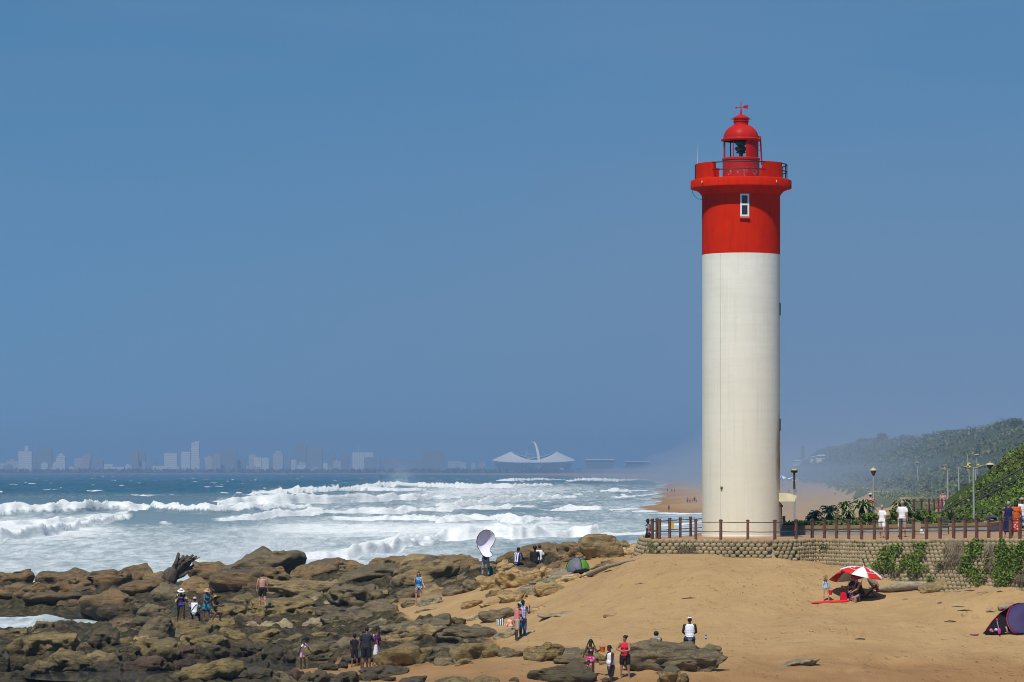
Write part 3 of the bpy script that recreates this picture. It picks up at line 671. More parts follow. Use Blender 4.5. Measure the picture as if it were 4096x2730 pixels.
mb = MB(); mb.lathe([(RN * 1.02, zt - .25), (RN * 1.02, zt), (RN, zt + .03), (RN, ZP(250)), (RN * 1.1, ZP(246)), (RN * 1.1, ZP(238)), (RN, ZP(236)), (RN, ZP(226)), (RN * 1.12, ZP(222)), (RN * 1.12, ZP(212)), (RN * .95, ZP(203)), (RN * .5, ZP(186)), (.06, ZP(176)), (.05, ZP(160)), (.03, ZP(130)), (0, ZP(128))], 32)
mb.box((-RN * 1.2, 0, ZP(222)), (.14, .10, .05)).box((RN * 1.2, 0, ZP(222)), (.14, .10, .05)); obj('ventilator', mb, RED2, lh, True, autos=35)
mb = MB(); VX = lambda x: (x - 606) / 9.222 * q
mb.cyl((0, 0, ZP(150)), (0, 0, ZP(66)), .022, n=6); mb.cyl((0, 0, ZP(66)), (0, 0, ZP(52)), .035, 0.0, n=6)
mb.cyl((VX(560), 0, ZP(116)), (VX(630), 0, ZP(112)), .02, n=6); mb.cyl((VX(570), 0, ZP(115)), (VX(548), 0, ZP(117)), .045, 0, n=8)
mb.ell((VX(562), 0, ZP(116)), (.05, .03, .05), None, 8, 6)
mb.extrude([(VX(622), -.012, ZP(110)), (VX(634), -.012, ZP(97)), (VX(672), -.012, ZP(92)), (VX(668), -.012, ZP(110)), (VX(672), -.012, ZP(127)), (VX(634), -.012, ZP(124))], (0, .024, 0)); obj('weather_vane', mb, RED2, lh)
mb = MB()
def LXZ(x, y): return ((x - 607) / 9.222 * q, 0, ZP(y))
b0, t0 = Vector(LXZ(800, 640)), Vector(LXZ(786, 386))
for off in (-.2, .2): mb.cyl(b0 + Vector((0, off, 0)), t0 + Vector((0, off, 0)), .028, n=6); mb.cyl(t0 + Vector((0, off, 0)), t0 + Vector((-.12, off, 0)), .028, n=6)
for k in range(8): p = b0.lerp(t0, (k + .6) / 8.4); mb.cyl(p + Vector((0, -.2, 0)), p + Vector((0, .2, 0)), .016, n=5)
for k in range(5): p = b0.lerp(t0, (k + .5) / 5); mb.cyl(p, p + Vector((-.12, 0, 0)), .012, n=5)
obj('ladder', mb, RED2, lh)
# window of the red shaft
wx0, wx1 = (575 - 607) / 9.222 * q, (657 - 607) / 9.222 * q; wz0, wz1 = ZP(1146), ZP(940)
FR = M((.72, .73, .72), .06, 3, .5, .4, name='white window frame'); DK = M((.02, .025, .035), .2, 3, .12, .6, name='dark window glass')
win = bpy.data.objects.new('window', None); COL.objects.link(win); win.parent = lh; win.location = (0, -RS - .01, 0)
mb = MB(); f = .085; yw = .07
mb.box((wx0 + f / 2, 0, (wz0 + wz1) / 2), (f, yw, wz1 - wz0)); mb.box((wx1 - f / 2, 0, (wz0 + wz1) / 2), (f, yw, wz1 - wz0))
for z in (wz0 + f / 2, wz1 - f / 2, (wz0 + wz1) / 2 + .03): mb.box(((wx0 + wx1) / 2, -.002, z), (wx1 - wx0 - 2 * f - .002, yw, f))
obj('window_frame', mb, FR, win)
for za, zb_ in ((wz0 + f, (wz0 + wz1) / 2 - .015), ((wz0 + wz1) / 2 + .075, wz1 - f)):
    mb = MB(); mb.box(((wx0 + wx1) / 2, .012, (za + zb_) / 2), (wx1 - wx0 - 2 * f - .004, .03, zb_ - za - .004)); obj('window_pane', mb, DK, win)
mb = MB(); mb.box(((wx0 + wx1) / 2, -.03, wz0 - .055), (wx1 - wx0 + .04, .14, .10)); obj('window_sill', mb, M((.62, .10, .06), name='pale red sill'), win)
# hood over the door on the right, its pipe, small fittings
def LP(zx, zy): return (1780 + zy / 2.941) / 4, (2500 + zx / 2.941) / 4
def LV(zx, zy, y=0.0): py, px = LP(zx, zy); return Vector(((px - 741) * q, y, lz(py)))
HD = M((.72, .66, .42), .12, 2.5, .6, .3, name='cream painted hood')
a, b_, c_ = LV(1795, 560), LV(1985, 640), LV(1900, 662)
hw = .95; pr = [(a.x, a.z), (a.x + .55, a.z - .04), (a.x + .92, a.z - .16), (b_.x - .06, a.z - .42), (b_.x, c_.z + .12), (b_.x - .02, c_.z), (a.x, c_.z)]
mb = MB(); mb.extrude([(x, -hw, z) for x, z in pr], (0, 2 * hw, 0)); hood = obj('door_hood', mb, HD, lh, bevel=.02)
mb = MB(); p0, p1 = LV(1828, 690), LV(1828, 985); mb.cyl(p0 + Vector((0, -.5, 0)), p1 + Vector((0, -.5, 0)), .04, n=8); mb.cyl(p0 + Vector((-.15, -.5, .1)), p0 + Vector((0, -.5, -.03)), .035, n=8); mb.box(p0 + Vector((.02, -.5, -.12)), (.14, .10, .10))
obj('drain_pipe', mb, M((.10, .06, .045), .3, 6, .7, .3, name='rusty pipe'), lh, True, autos=40)
mb = MB(); ax = -(741 - (2500 + 1098 / 2.941) / 4) * q; ay = -math.sqrt(RS ** 2 - ax ** 2) - .012
mb.tube([(ax, ay, lz(536)), (ax + .01, ay, 8), (ax - .01, ay, 14), (ax, ay, z_rb - .02)], .008, 5); obj('conductor_cable', mb, M((.50, .49, .42), name='pale cable'), lh)
mb = MB(); bz = LV(1110, 495).z; mb.box((ax + .06, ay - .05, bz), (.12, .12, .07)).cyl((ax + .05, ay - .05, bz), (ax + .07, ay - .07, bz - .15), .03, n=6); obj('wall_bracket', mb, M((.20, .14, .05), .3, 9, .8, .2, name='rusted bracket'), lh)
for px_ in (230, 905):
    x = (px_ - 607) / 9.222 * q; y = -math.sqrt(RG ** 2 - x ** 2); mb = MB(); mb.cyl((x, y + .02, ZP(825)), (x, y - .14, ZP(820)), .03, n=6).cyl((x, y - .14, ZP(820)), (x, y - .14, ZP(838)), .02, n=6); obj('spigot', mb, HD, lh)
mb = MB(); x = (203 - 607) / 9.222 * q; mb.cyl((x, -.3, ZP(650)), (x + .03, -.3, ZP(452)), .012, .006, n=5); mb.cyl((x, -.3, ZP(650) - .2), (x, -.3, ZP(640)), .03, n=6); obj('antenna', mb, FR, lh)
mb = MB(); P_ = [((xx - 607) / 9.222 * q, -.25, ZP(yy)) for xx, yy in ((150, 868), (158, 905), (178, 940), (210, 962), (250, 970))]; mb.tube(P_, .011, 5); obj('hanging_cable', mb, BLK, lh)
for zz in (11.6, 5.7):
    x = RS * math.cos(R(-12)); y = RS * math.sin(R(-12)); mb = MB(); mb.box((x - .02, y, zz), (.10, .30, .62), R(-12)); obj('side_window', mb, M((.06, .06, .055), name='dark side window'), lh)

# ------------------------------------------------------------ planter wall and garden behind the promenade
def spl(pts, n=80):
    P = np.array(pts, float); d = np.r_[0, np.cumsum(np.hypot(*np.diff(P, axis=0).T))]; s = np.linspace(0, d[-1], n)
    return np.stack([np.interp(s, d, P[:, 0]), np.interp(s, d, P[:, 1])], 1)
def pw(px, Y): return ((px - CX) / FPX * Y, Y)
pl = spl([pw(777.8, 182), pw(777.6, 178.5), pw(779, 177), pw(820, 176.3), pw(900, 174.5), pw(960, 172.5), pw(990, 172), pw(998, 173), pw(1003, 176), pw(1008, 182)], 90)
pn = []
for i in range(len(pl)):
    d = pl[min(i + 1, len(pl) - 1)] - pl[max(i - 1, 0)]; d /= np.hypot(*d); pn.append((-d[1], d[0]))
pn = np.array(pn)
def ribbon(off0, off1, z0, z1):
    a = pl + pn * off0; b = pl + pn * off1; n = len(pl); mb = MB()
    zz = np.array([paving_z(p[0] / p[1] * FPX + CX) for p in pl])
    V = np.stack([np.c_[a, zz + z0], np.c_[a, zz + z1], np.c_[b, zz + z1], np.c_[b, zz + z0]], 1).reshape(-1, 3)
    return mb.add(V, [(i * 4 + j, i * 4 + 4 + j, i * 4 + 4 + (j + 1) % 4, i * 4 + (j + 1) % 4) for i in range(n - 1) for j in range(4)] + [(0, 1, 2, 3), tuple((n - 1) * 4 + k for k in (3, 2, 1, 0))])
pw_ = thing('planter_wall', 'low grey plastered wall with brown coping in front of the aloes', 'wall', (0, 0, 0))
t = NT('grey plaster'); v = t.coord('World'); n = t.noise(t.coord('World', (1, 1, 3)), 1.0, 5, .7)
GRY = t.fin(t.ramp(n, [(.35, (.20, .205, .20)), (.5, (.26, .265, .255)), (.68, (.34, .34, .325))]), .9, .15)
obj('wall_face', ribbon(0, .22, -.1, .32), GRY, pw_); obj('coping', ribbon(-.05, .30, .322, .50), M((.23, .155, .085), .22, 2.5, .9, .15, bump=.3, name='brown coping', coord='World'), pw_, bevel=.02)
# garden soil, rising behind the wall, and the green bank with the stairs
def bank_z(X, Y):
    px = X / Y * FPX + CX
    z = 6.62 + .22 * sstep(176, 186, Y) * sstep(790, 830, px) * (1 - .5 * sstep(200, 240, Y))
    up = np.minimum(np.maximum(X - 25.6, 0), 14) * (.66 + .02 * fbm(xyz(X / 3, Y / 3), 3)) * sstep(181, 212, Y)
    z = z + up * (1 - .25 * sstep(216, 240, Y)) + .10 * fbm(xyz(X / 1.3, Y / 1.3, 2), 3)
    lim = np.interp(px, [800, 870, 905, 935, 948, 1260], [188, 190, 192, 200, 211, 215])
    return z - 4.5 * sstep(0, 14, Y - lim)
rows = np.arange(172, 262, .8); cols = np.linspace(776, 1260, 220); X, Y = fan(rows, cols)
inside = np.interp(cols, [776, 800, 900, 960, 1000, 1008, 1100, 1260], [177.6, 176.9, 175.2, 173.3, 173.3, 182, 180, 176])
Yc = np.maximum(Y, inside[None, :] + .0); X = (cols[None, :] - CX) / FPX * Yc; Z = bank_z(X, Yc)
t = NT('planted bank'); P = t.coord('World'); n = t.noise(P, .8, 5, .7); n2 = t.noise(P, 5, 4, .7)
c = t.ramp(n, [(.35, (.045, .065, .016)), (.55, (.07, .10, .022)), (.7, (.09, .085, .035))]); c = t.mix(t.ramp(n2, [(.5, 0), (.7, .8)]), c, (.02, .028, .008)); t.bump(n2, 1.0, .2)
BANK = t.fin(c, .95, .1); struct(link('planted_bank', grid_mesh('planted_bank', X, Yc, Z), BANK))
# handrails of the stair that climbs the bank
st = thing('stair_railing', 'dark timber stair railing climbing the green bank on the right', 'railing', tuple(at(941, 513, 206)))
TIM = M((.055, .058, .055), .2, 3, .8, .2, name='weathered timber'); b = Vector(st.location)
for (pa, pb, Yr, hs, n) in (((934, 516), (1040, 458.5), 199, (1.0, .55), 10), ((942, 513), (1046, 463), 203, (1.0, .6), 9)):
    A_, B_ = at(*pa, Yr), at(*pb, Yr + 3); A_.z -= 1.0; B_.z -= 1.0
    for h in hs: mb = MB(); mb.cyl(A_ - b + Vector((0, 0, h)), B_ - b + Vector((0, 0, h)), .052, n=6); obj('handrail', mb, TIM, st)
    for k in range(n): p = A_.lerp(B_, (k + .5) / n) - b; mb = MB(); mb.box(p + Vector((0, 0, .2)), (.10, .10, 1.7)); obj('post', mb, TIM, st)
mb = MB(); A_, B_ = at(938, 516, 201), at(1043, 461, 204)
for k in range(34): p = A_.lerp(B_, k / 33) - b; mb.box(p + Vector((0, 0, -.85)), (.34, 2.6, .06))
obj('treads', mb, TIM, st)
# ------------------------------------------------------------ rocks
def ico(n):
    bm = bmesh.new(); bmesh.ops.create_icosphere(bm, subdivisions=n, radius=1.0)
    v = np.array([x.co[:] for x in bm.verts]); f = np.array([[a.index for a in p.verts] for p in bm.faces]); bm.free(); return v, f
ICO = {n: ico(n) for n in (3, 4, 5, 6)}
def rock_shape(seed, lvl, dims, kind='smooth', flat=False):
    """weathered sandstone: rounded block, cut by joints, worn along its bedding"""
    r = np.random.RandomState(seed); d, f = ICO[lvl]; dims = np.array(dims, float)
    p = np.sign(d) * np.abs(d) ** r.uniform(.62, .85); off = r.uniform(0, 30, 3)
    p = p * (1 + .20 * fbm(d * 1.1 + off, 2))[:, None]
    for k in range(r.randint(4, 8)):                        # joint planes
        nn = r.normal(size=3) * (1, 1, .8); nn /= np.linalg.norm(nn); c = r.uniform(.62, .95)
        h = p @ nn - c; p = p - np.outer(np.maximum(h, 0) * .88, nn)
    skew = r.uniform(-.28, .28); p[:, 2] += skew * p[:, 0] * .6
    low = sstep(.25, -.8, p[:, 2]); p[:, :2] *= (1 - .26 * low)[:, None]     # undercut foot
    p[:, 1] += r.uniform(.08, .34) * sstep(.2, -.8, p[:, 2]) * sstep(.3, -.6, p[:, 1])        # belly hollowed out on the seaward and beach side
    W = p * dims / 2; ang = .02 if flat else r.uniform(-.10, .38) * (1.0 if dims[0] / dims[2] > 1.25 else .5)
    W = np.stack([W[:, 0] * math.cos(ang) - W[:, 2] * math.sin(ang), W[:, 1], W[:, 0] * math.sin(ang) + W[:, 2] * math.cos(ang)], 1)
    bed = np.array([r.uniform(-.35, .35), r.uniform(-.2, .3), 1.0]); bed /= np.linalg.norm(bed)
    L = max(dims[0], .6); s = W @ bed / (.30 + .08 * L) + 1.4 * fbm(W / (L * .5) + off, 2)
    amp = {'smooth': .050, 'layered': .10, 'rugged': .08}[kind]
    fr = s - np.floor(s); groove = np.exp(-(np.minimum(fr, 1 - fr) / .10) ** 2) * sstep(-.2, .5, fbm(W / (L * .4) + off + 9, 2))
    nrm = d / (dims / 2); nrm /= np.linalg.norm(nrm, axis=1)[:, None]
    dis = -amp * L * .55 * groove + .11 * L ** .8 * fbm(W / (.33 * L) + off + 3, 3) + .045 * fbm(W / .30 + off, 3) - .14 * L ** .6 * sstep(.38, .75, fbm(W / (.22 * L + .1) + off + 7, 2))
    if kind == 'rugged':
        c = fbm(W * (1, 1, 1.4) / (.16 * L + .12) + off + 5, 2); dis = dis - .12 * L ** .7 * sstep(.25, .75, c) + .05 * L ** .7 * np.abs(fbm(W / (.12 * L + .1) + off, 3))
    W = W + nrm * dis[:, None]
    return W, f
t = NT('sandstone'); oi = t.n('ObjectInfo'); v = t.coord('Object'); ov_ = t.n('VectorMath', operation='ADD'); t.l(v, ov_.inputs[0])
cm = t.n('CombineXYZ'); rnd = t.math('MULTIPLY', oi.outputs['Random'], 40.0)
for k in range(3): t.l(rnd, cm.inputs[k])
t.l(cm.outputs[0], ov_.inputs[1]); vv = ov_.outputs[0]
base = oi.outputs['Color']; ps = t.n('SeparateXYZ'); t.l(t.n('NewGeometry').outputs['Position'], ps.inputs[0]); gn = t.n('SeparateXYZ'); t.l(t.n('NewGeometry').outputs['Normal'], gn.inputs[0])
n1 = t.noise(vv, .9, 5, .6); n2 = t.noise(vv, 4.5, 6, .7); n3 = t.noise(vv, 14, 4, .75)
c = t.mix(t.ramp(n1, [(.35, 0), (.65, 1)]), t.mix(1.0, base, (.78, .80, .84), 'MULTIPLY'), t.mix(1.0, base, (1.38, 1.30, 1.12), 'MULTIPLY'))
mp = t.n('Mapping'); mp.inputs['Scale'].default_value = (.5, .5, 4.0); mp.inputs['Rotation'].default_value = (.12, .22, 0); t.l(vv, mp.inputs[0])
st = t.noise(mp.outputs[0], 1.6, 5, .6, .8); c = t.mix(t.math('MULTIPLY', t.ramp(st, [(.48, 0), (.62, 1)]), .50), c, t.mix(1.0, base, (.45, .42, .42), 'MULTIPLY'))
c = t.mix(t.math('MULTIPLY', t.ramp(n2, [(.5, 0), (.72, 1)]), .45), c, t.mix(1.0, base, (.50, .48, .45), 'MULTIPLY'))
# grey-black lichen skin on the tops, in patches with an edge of their own
li = t.math('ADD', t.math('MULTIPLY', gn.outputs[2], .30), t.math('ADD', t.math('MULTIPLY', n1, .75), t.math('MULTIPLY', n2, .28)))
lich = t.math('MULTIPLY', t.ramp(li, [(.70, 0), (.76, 1)]), t.math('ADD', .25, t.math('MULTIPLY', t.math('FRACT', t.math('MULTIPLY', oi.outputs['Random'], 7.31)), .6)))
c = t.mix(lich, c, (.068, .062, .052))
# wave-wetted skirt near the sea with algae and barnacles
zz = t.math('ADD', ps.outputs[2], t.math('MULTIPLY', t.math('SUBTRACT', n1, .5), 1.5)); wet = t.math('MULTIPLY', t.math('SUBTRACT', 1.5, zz), 1.4, True)
c = t.mix(t.math('MULTIPLY', wet, .80), c, t.ramp(n2, [(.4, (.016, .013, .010)), (.6, (.050, .042, .018))]))
bar = t.math('MULTIPLY', t.ramp(n3, [(.66, 0), (.71, 1)]), t.math('MULTIPLY', t.math('SUBTRACT', 2.2, zz), 1.0, True)); c = t.mix(t.math('MULTIPLY', bar, .55), c, (.30, .27, .20))
t.bump(t.math('ADD', t.math('MULTIPLY', n2, .8), t.math('ADD', t.math('MULTIPLY', n3, .35), t.math('MULTIPLY', st, .5))), 1.0, .14)
rg = t.n('MapRange'); t.l(wet, rg.inputs[0]); rg.inputs[3].default_value = .88; rg.inputs[4].default_value = .38
ROCKM = t.fin(c, rg.outputs[0], .3)
TONE = {'o': (.40, .27, .120), 'b': (.195, .130, .064), 'g': (.172, .136, .080), 'd': (.088, .072, .044), 'y': (.215, .162, .070), 'p': (.48, .35, .18), 'r': (.130, .074, .052), 'm': (.27, .20, .10), 's': (.31, .26, .165)}
RIDGE = [(-40, 240), (40, 238), (90, 236), (160, 228), (230, 226), (300, 221), (400, 216), (470, 211), (550, 203), (600, 194), (640, 186)]
def ridge_Y(px): return float(np.interp(px, [a for a, b in RIDGE], [b for a, b in RIDGE]))
rseed = [100]
def rock(x0, y0, x1, y1, tone, label, kind='smooth', depth=.8, bury=.12, group=None, Y=None, name='boulder', lvl=None, flat=False):
    """one boulder whose outline spans the box (2353 px wide view)"""
    rseed[0] += 1; sd_ = rseed[0]
    px, pyb, pyt = (x0 + x1) / 2 * K, y1 * K, y0 * K; wpx = (x1 - x0) * K
    g = ground(px, pyb, ridge_Y(px)) if Y is None else at(px, pyb, Y)
    Yf = g.y; wm = wpx * pxm(Yf); dm = max(.5 * (y1 - y0) * K * pxm(Yf), wm * depth * .75)
    Yc = Yf + dm * .34; top = at(px, pyt, Yc).z; bot = min(float(g.z), at(px, pyb, Yf).z)
    h = max(top - bot, .12) ; hb = h * (1.16 + bury) + .16
    wm *= 1.28 * (Yc / Yf); lv = lvl or (5 if wpx > 22 else 4 if wpx > 9 else 3)
    V, F = rock_shape(sd_, lv, (wm, dm, hb), kind, flat)
    # fit the shape to the measured box
    V[:, 0] *= wm / (V[:, 0].max() - V[:, 0].min()); V[:, 2] *= hb / (V[:, 2].max() - V[:, 2].min())
    V[:, 2] += top - V[:, 2].max(); V[:, 0] -= (V[:, 0].max() + V[:, 0].min()) / 2
    zc = float(top - hb / 2); V[:, 2] -= zc
    o = link(name, tri_mesh(name, V, F, True), ROCKM, None, (px_x(px, Yc), Yc, zc))
    a = np.random.RandomState(sd_).uniform(.86, 1.14); tc_ = TONE[tone]; a *= 1.16; o.color = (tc_[0] * a, tc_[1] * a, tc_[2] * a, 1)
    tag(o, label, 'rock', group); return o
def px_x(px, Y): return (px - CX) / FPX * Y
HERO = []
def H(*a, **k): HERO.append((a[0], a[1], a[2], a[3])); return rock(*a, **k)
# far ridge against the surf, left to right
H(-30,1306,68,1345,'b','flat brown slab at the left edge, behind the foaming gully','layered')
H(-20,1338,60,1382,'b','stepped brown ledge at the left edge above the foaming gully','layered')
H(38,1336,108,1382,'b','banded brown block right of the stepped ledge at the left edge','layered')
H(95,1303,198,1348,'b','humped brown boulder topping the left end of the ridge')
H(103,1326,198,1370,'b','grooved brown boulder under the humped one at the left of the ridge','layered')
H(72,1356,200,1393,'b','long cracked brown ledge directly behind the foaming gully','layered')
H(240,1293,340,1332,'b','brown peaked boulder with a notched right shoulder left of the driftwood stump')
H(195,1307,290,1360,'b','large blocky brown boulder left of the driftwood stump')
H(332,1312,384,1342,'b','low brown boulder right behind the driftwood stump root')
H(281,1322,378,1370,'b','overhanging brown boulder just left of the driftwood stump')
H(354,1338,418,1390,'g','grey-brown slab with bedding lines below the driftwood stump','layered')
H(444,1289,534,1332,'b','rounded brown boulder right of the driftwood stump against the surf')
H(408,1323,508,1370,'b','wide dark brown boulder behind the people in sun hats')
H(493,1305,604,1368,'b','dark brown boulder left of the shirtless man in black shorts','layered')
H(528,1255,684,1312,'g','highest long boulder of the ridge, splashed by spray')
H(596,1300,660,1345,'b','brown boulder under the highest one, behind the shirtless man')
H(684,1280,802,1330,'b','broad brown boulder right of the spray')
H(800,1286,838,1302,'b','small brown dome on the ridge in front of the white surf')
H(855,1276,948,1312,'b','brown boulder with dark hollows on the ridge in the middle')
H(926,1272,1024,1294,'m','low tan boulder on the ridge left of the photographer with the reflector')
H(768,1293,918,1348,'g','big grey capped boulder with tan flank in the middle of the ridge')
H(912,1283,1040,1350,'m','big tan boulder with a dark patch behind the woman in blue top','layered')
H(1028,1272,1094,1300,'b','brown boulder directly left of the photographer with the reflector')
H(1038,1284,1112,1318,'b','grey-brown boulder at the feet of the photographer with the reflector')
H(616,1324,768,1382,'m','pale scooped boulder right of the shirtless man in black shorts','layered',depth=.6)
H(1149,1264,1216,1296,'b','brown boulder right of the photographer with the reflector')
H(1196,1245,1290,1280,'b','long brown boulder climbing behind the man in striped shirt')
H(1280,1244,1346,1290,'b','blocky tan boulder left of the highest right-hand boulder','layered')
H(1338,1226,1423,1284,'m','highest boulder at the right end of the ridge, dark front and tan top',depth=.7)
H(1284,1266,1345,1290,'m','tan step below the blocky boulder behind the green tent','layered')
H(1408,1240,1445,1274,'m','notched tan boulder at the right end of the ridge','layered')
H(1433,1246,1482,1274,'p','pale low ledge between the ridge and the retaining wall','layered')
H(1241,1288,1300,1312,'b','smooth grey-brown boulder left of the green tent')
H(1354,1290,1407,1306,'b','flat brown stone right of the green tent')
H(1385,1281,1426,1299,'o','flat tan stone right of the green tent, nearest the sand slope')
H(1284,1277,1312,1296,'b','small brown wedge behind the green tent')
# tan blocks around the tent
H(1140,1284,1174,1322,'o','steep ochre block right of the photographer, with split face','layered')
H(1166,1292,1196,1318,'o','brown-tan stone beside the split ochre block')
H(1149,1300,1243,1348,'o','long ochre block in front of the man in striped shirt','layered')
H(1240,1299,1272,1332,'o','upright rounded ochre block left of the green tent')
H(1234,1306,1247,1320,'b','small square brown stone between two ochre blocks')
H(1263,1307,1310,1330,'s','pale grey-tan block in front of the green tent')
H(1280,1315,1350,1338,'p','pale low slab in front of the green tent',depth=.5)
H(1221,1327,1272,1344,'s','greyish flat slab below the ochre blocks','layered')
H(1232,1335,1300,1366,'o','fluted ochre slab lying in the sand below the tent','layered')
H(1190,1342,1240,1368,'s','pale grey slab beside the fluted ochre slab')
H(1149,1353,1207,1382,'o','cracked ochre slab on sand, left of the fluted slab','rugged')
H(1100,1318,1160,1352,'o','smooth ochre boulder below the photographer with the reflector')
H(1066,1330,1100,1358,'g','dark angular stone on sand below the photographer')
H(1022,1345,1072,1369,'g','flat brown block in sand right of the woman in blue top')
H(968,1342,1016,1368,'m','tan stone just right of the woman in blue top')
H(1000,1347,1018,1366,'m','small peaked tan stone right of the woman in blue top')
H(914,1346,962,1378,'g','smooth dark brown stone left of the woman in blue top')
H(880,1372,915,1392,'d','small dark stone left of the feet of the woman in blue top')
H(925,1378,962,1394,'g','low grey stone at the feet of the woman in blue top')
H(965,1366,1012,1390,'s','pale ledge right of the feet of the woman in blue top','layered')
H(958,1395,1004,1404,'s','broken pale log-like ledge on the sand below the woman in blue top','layered',depth=.4)
H(1064,1378,1106,1396,'o','low tan stone alone on the sand above the man in pink')
H(1106,1376,1150,1392,'o','tan block alone on the sand right of the low tan stone','layered')
H(1212,1390,1257,1403,'o','low ochre stone half buried in the sand right of the man in pink')
H(1244,1403,1312,1418,'s','flat grey stone half buried in open sand')
H(1390,1407,1424,1416,'p','thin pale stone nearly buried in the middle of the sand')
H(1108,1395,1176,1428,'g','dark wedge boulder left of the man in pink shirt')
H(1054,1412,1110,1428,'s','low pale grey ledge left of the man in pink shirt')
H(1138,1446,1180,1468,'s','flat grey stone carrying the shopping bags')
# middle field
H(764,1341,870,1400,'g','rugged brown boulder in the middle of the rock field','rugged')
H(842,1353,890,1384,'m','pitted tan block left of the smooth brown stone','rugged')
H(806,1375,902,1424,'g','smooth leaning boulder with dark underside in the middle')
H(586,1367,712,1420,'y','long olive pitted ledge below the shirtless man','rugged')
H(682,1358,760,1384,'y','olive knobbly ledge below the pale scooped boulder','rugged')
H(570,1392,636,1430,'y','olive pitted block left of the long pitted ledge','rugged')
H(680,1390,750,1428,'y','olive knobbed boulder in the middle of the field','rugged')
H(736,1393,814,1425,'g','slanting grey slab right of the olive knobbed boulder','layered')
H(750,1400,848,1440,'g','smooth dark grey-brown whaleback in the middle of the field')
H(572,1420,704,1453,'s','row of pale rounded knobs below the olive pitted block','rugged')
H(702,1418,768,1448,'s','pale bulbous boulder with a dark hole','rugged')
H(560,1444,650,1480,'y','olive broken ledge above the girl in pink','rugged')
H(640,1450,760,1482,'y','jagged olive ledge behind the girl in pink','rugged')
H(841,1424,885,1448,'g','dark hollowed boulder behind the woman in white skirt')
H(888,1408,1026,1456,'g','long grey boulder with yellow streaks above the rounded one')
H(900,1432,1014,1486,'m','big rounded tan-grey boulder right of the woman in white skirt')
H(1022,1417,1062,1438,'g','grey stone right of the long grey boulder')
H(1046,1420,1068,1438,'d','small dark cracked stone on the sand edge')
H(1014,1436,1126,1480,'g','long layered dark boulder left of the shopping bags','layered')
H(870,1478,968,1534,'y','big yellow-olive boulder right of the group in black',depth=.6)
H(962,1486,1004,1522,'y','olive boulder right of the big yellow-olive one')
H(1000,1478,1056,1506,'g','grey-olive low boulder in the row right of the group in black')
H(1042,1476,1124,1518,'y','olive-tan long boulder in the row nearest the sand')
H(1108,1476,1150,1512,'y','stubby olive boulder ending the row near the sand')
H(1000,1500,1060,1524,'d','dark wet stone below the olive row')
H(968,1502,996,1526,'d','small dark pointed stone below the olive boulder')
H(1050,1511,1083,1529,'y','low olive dome stone on wet sand')
H(720,1470,780,1489,'g','smooth flat oval stone behind the boy in black')
H(770,1462,870,1492,'g','grey-brown boulder behind the group in black')
H(674,1478,748,1513,'y','sloping olive boulder right of the girl in pink')
H(714,1500,768,1528,'y','wet olive boulder left of the boy in black')
H(612,1498,672,1523,'r','wine-brown smooth boulder left of the girl in pink')
H(556,1478,612,1512,'d','dark weedy boulder left of the wine-brown one','rugged')
H(760,1520,796,1534,'d','small dark stone on the wet sand beside the boy in black')
H(736,1524,776,1540,'d','low dark stone in front of the boy in black')
# left field
H(154,1400,232,1433,'d','dark wet boulder right of the foaming gully')
H(198,1354,316,1414,'b','massive flat-topped brown boulder behind the gully')
H(230,1386,292,1420,'b','tapering brown boulder leaning to the gully')
H(306,1384,350,1406,'g','low grey-brown stone in the left field')
H(323,1386,385,1428,'g','squarish grey-brown boulder left of the woman in white hat')
H(264,1415,340,1444,'b','low brown ledge in the left field','layered')
H(115,1423,180,1452,'d','black wet rock standing in the foaming gully')
H(-15,1442,56,1474,'y','olive shelf at the left edge below the gully','rugged')
H(56,1449,170,1518,'y','big olive boulder with a dark hollow at the lower left','smooth',depth=.6)
H(66,1436,96,1452,'d','small black rock at the rim of the gully')
H(208,1436,270,1498,'d','tall dark rounded boulder with a yellow scar')
H(254,1437,296,1468,'y','olive boulder right of the tall dark one')
H(290,1442,322,1464,'y','small tan-olive boulder in the left field')
H(318,1414,392,1480,'g','steep leaning grey-olive boulder left of the seated people')
H(388,1416,412,1452,'g','narrow grey boulder between two big ones left of the seated people')
H(402,1421,480,1470,'y','big round olive boulder just below the seated people',depth=.7)
H(476,1419,534,1450,'y','olive boulder right of the big round one below the seated people','layered')
H(505,1385,562,1425,'y','olive boulder right of the woman with the straw hat')
H(313,1464,404,1522,'y','long slanting olive boulder in the lower left')
H(375,1452,412,1474,'g','grey stone above the long slanting boulder')
H(425,1454,504,1497,'y','angular olive slab right of the long slanting boulder','layered')
H(499,1441,560,1484,'y','split olive block in the lower middle','layered')
H(404,1474,430,1494,'y','small cracked olive stone')
H(398,1480,470,1524,'r','red-brown smooth boulder in the lower left')
H(460,1480,520,1512,'d','dark red-brown boulder beside the pool','smooth')
H(300,1460,344,1484,'o','tan angular stone leaning in the lower left')
H(262,1462,305,1492,'y','olive stone left of the tan angular stone')
H(112,1488,204,1545,'y','blocky olive boulder with dark base at the lower left','rugged',depth=.6)
H(166,1476,204,1500,'y','flat olive block on top at the lower left')
H(208,1494,274,1544,'m','wedge-shaped olive-tan boulder at the lower left')
H(212,1520,286,1552,'d','dark low boulder in front of the wedge-shaped one')
H(264,1482,318,1530,'d','dark pitted boulder with bright rim at the lower left','rugged')
H(14,1464,62,1542,'y','upright barnacled block at the lower left edge','rugged',depth=.6)
H(-20,1480,20,1545,'d','dark barnacled block cut by the left edge','rugged')
H(60,1516,116,1554,'y','low olive barnacled boulder at the lower left','rugged')
H(28,1536,76,1560,'d','dark round stone at the bottom left')
H(298,1506,378,1542,'r','brown smooth boulder by the still pool')
H(284,1518,330,1546,'r','low brown stone at the edge of the still pool')
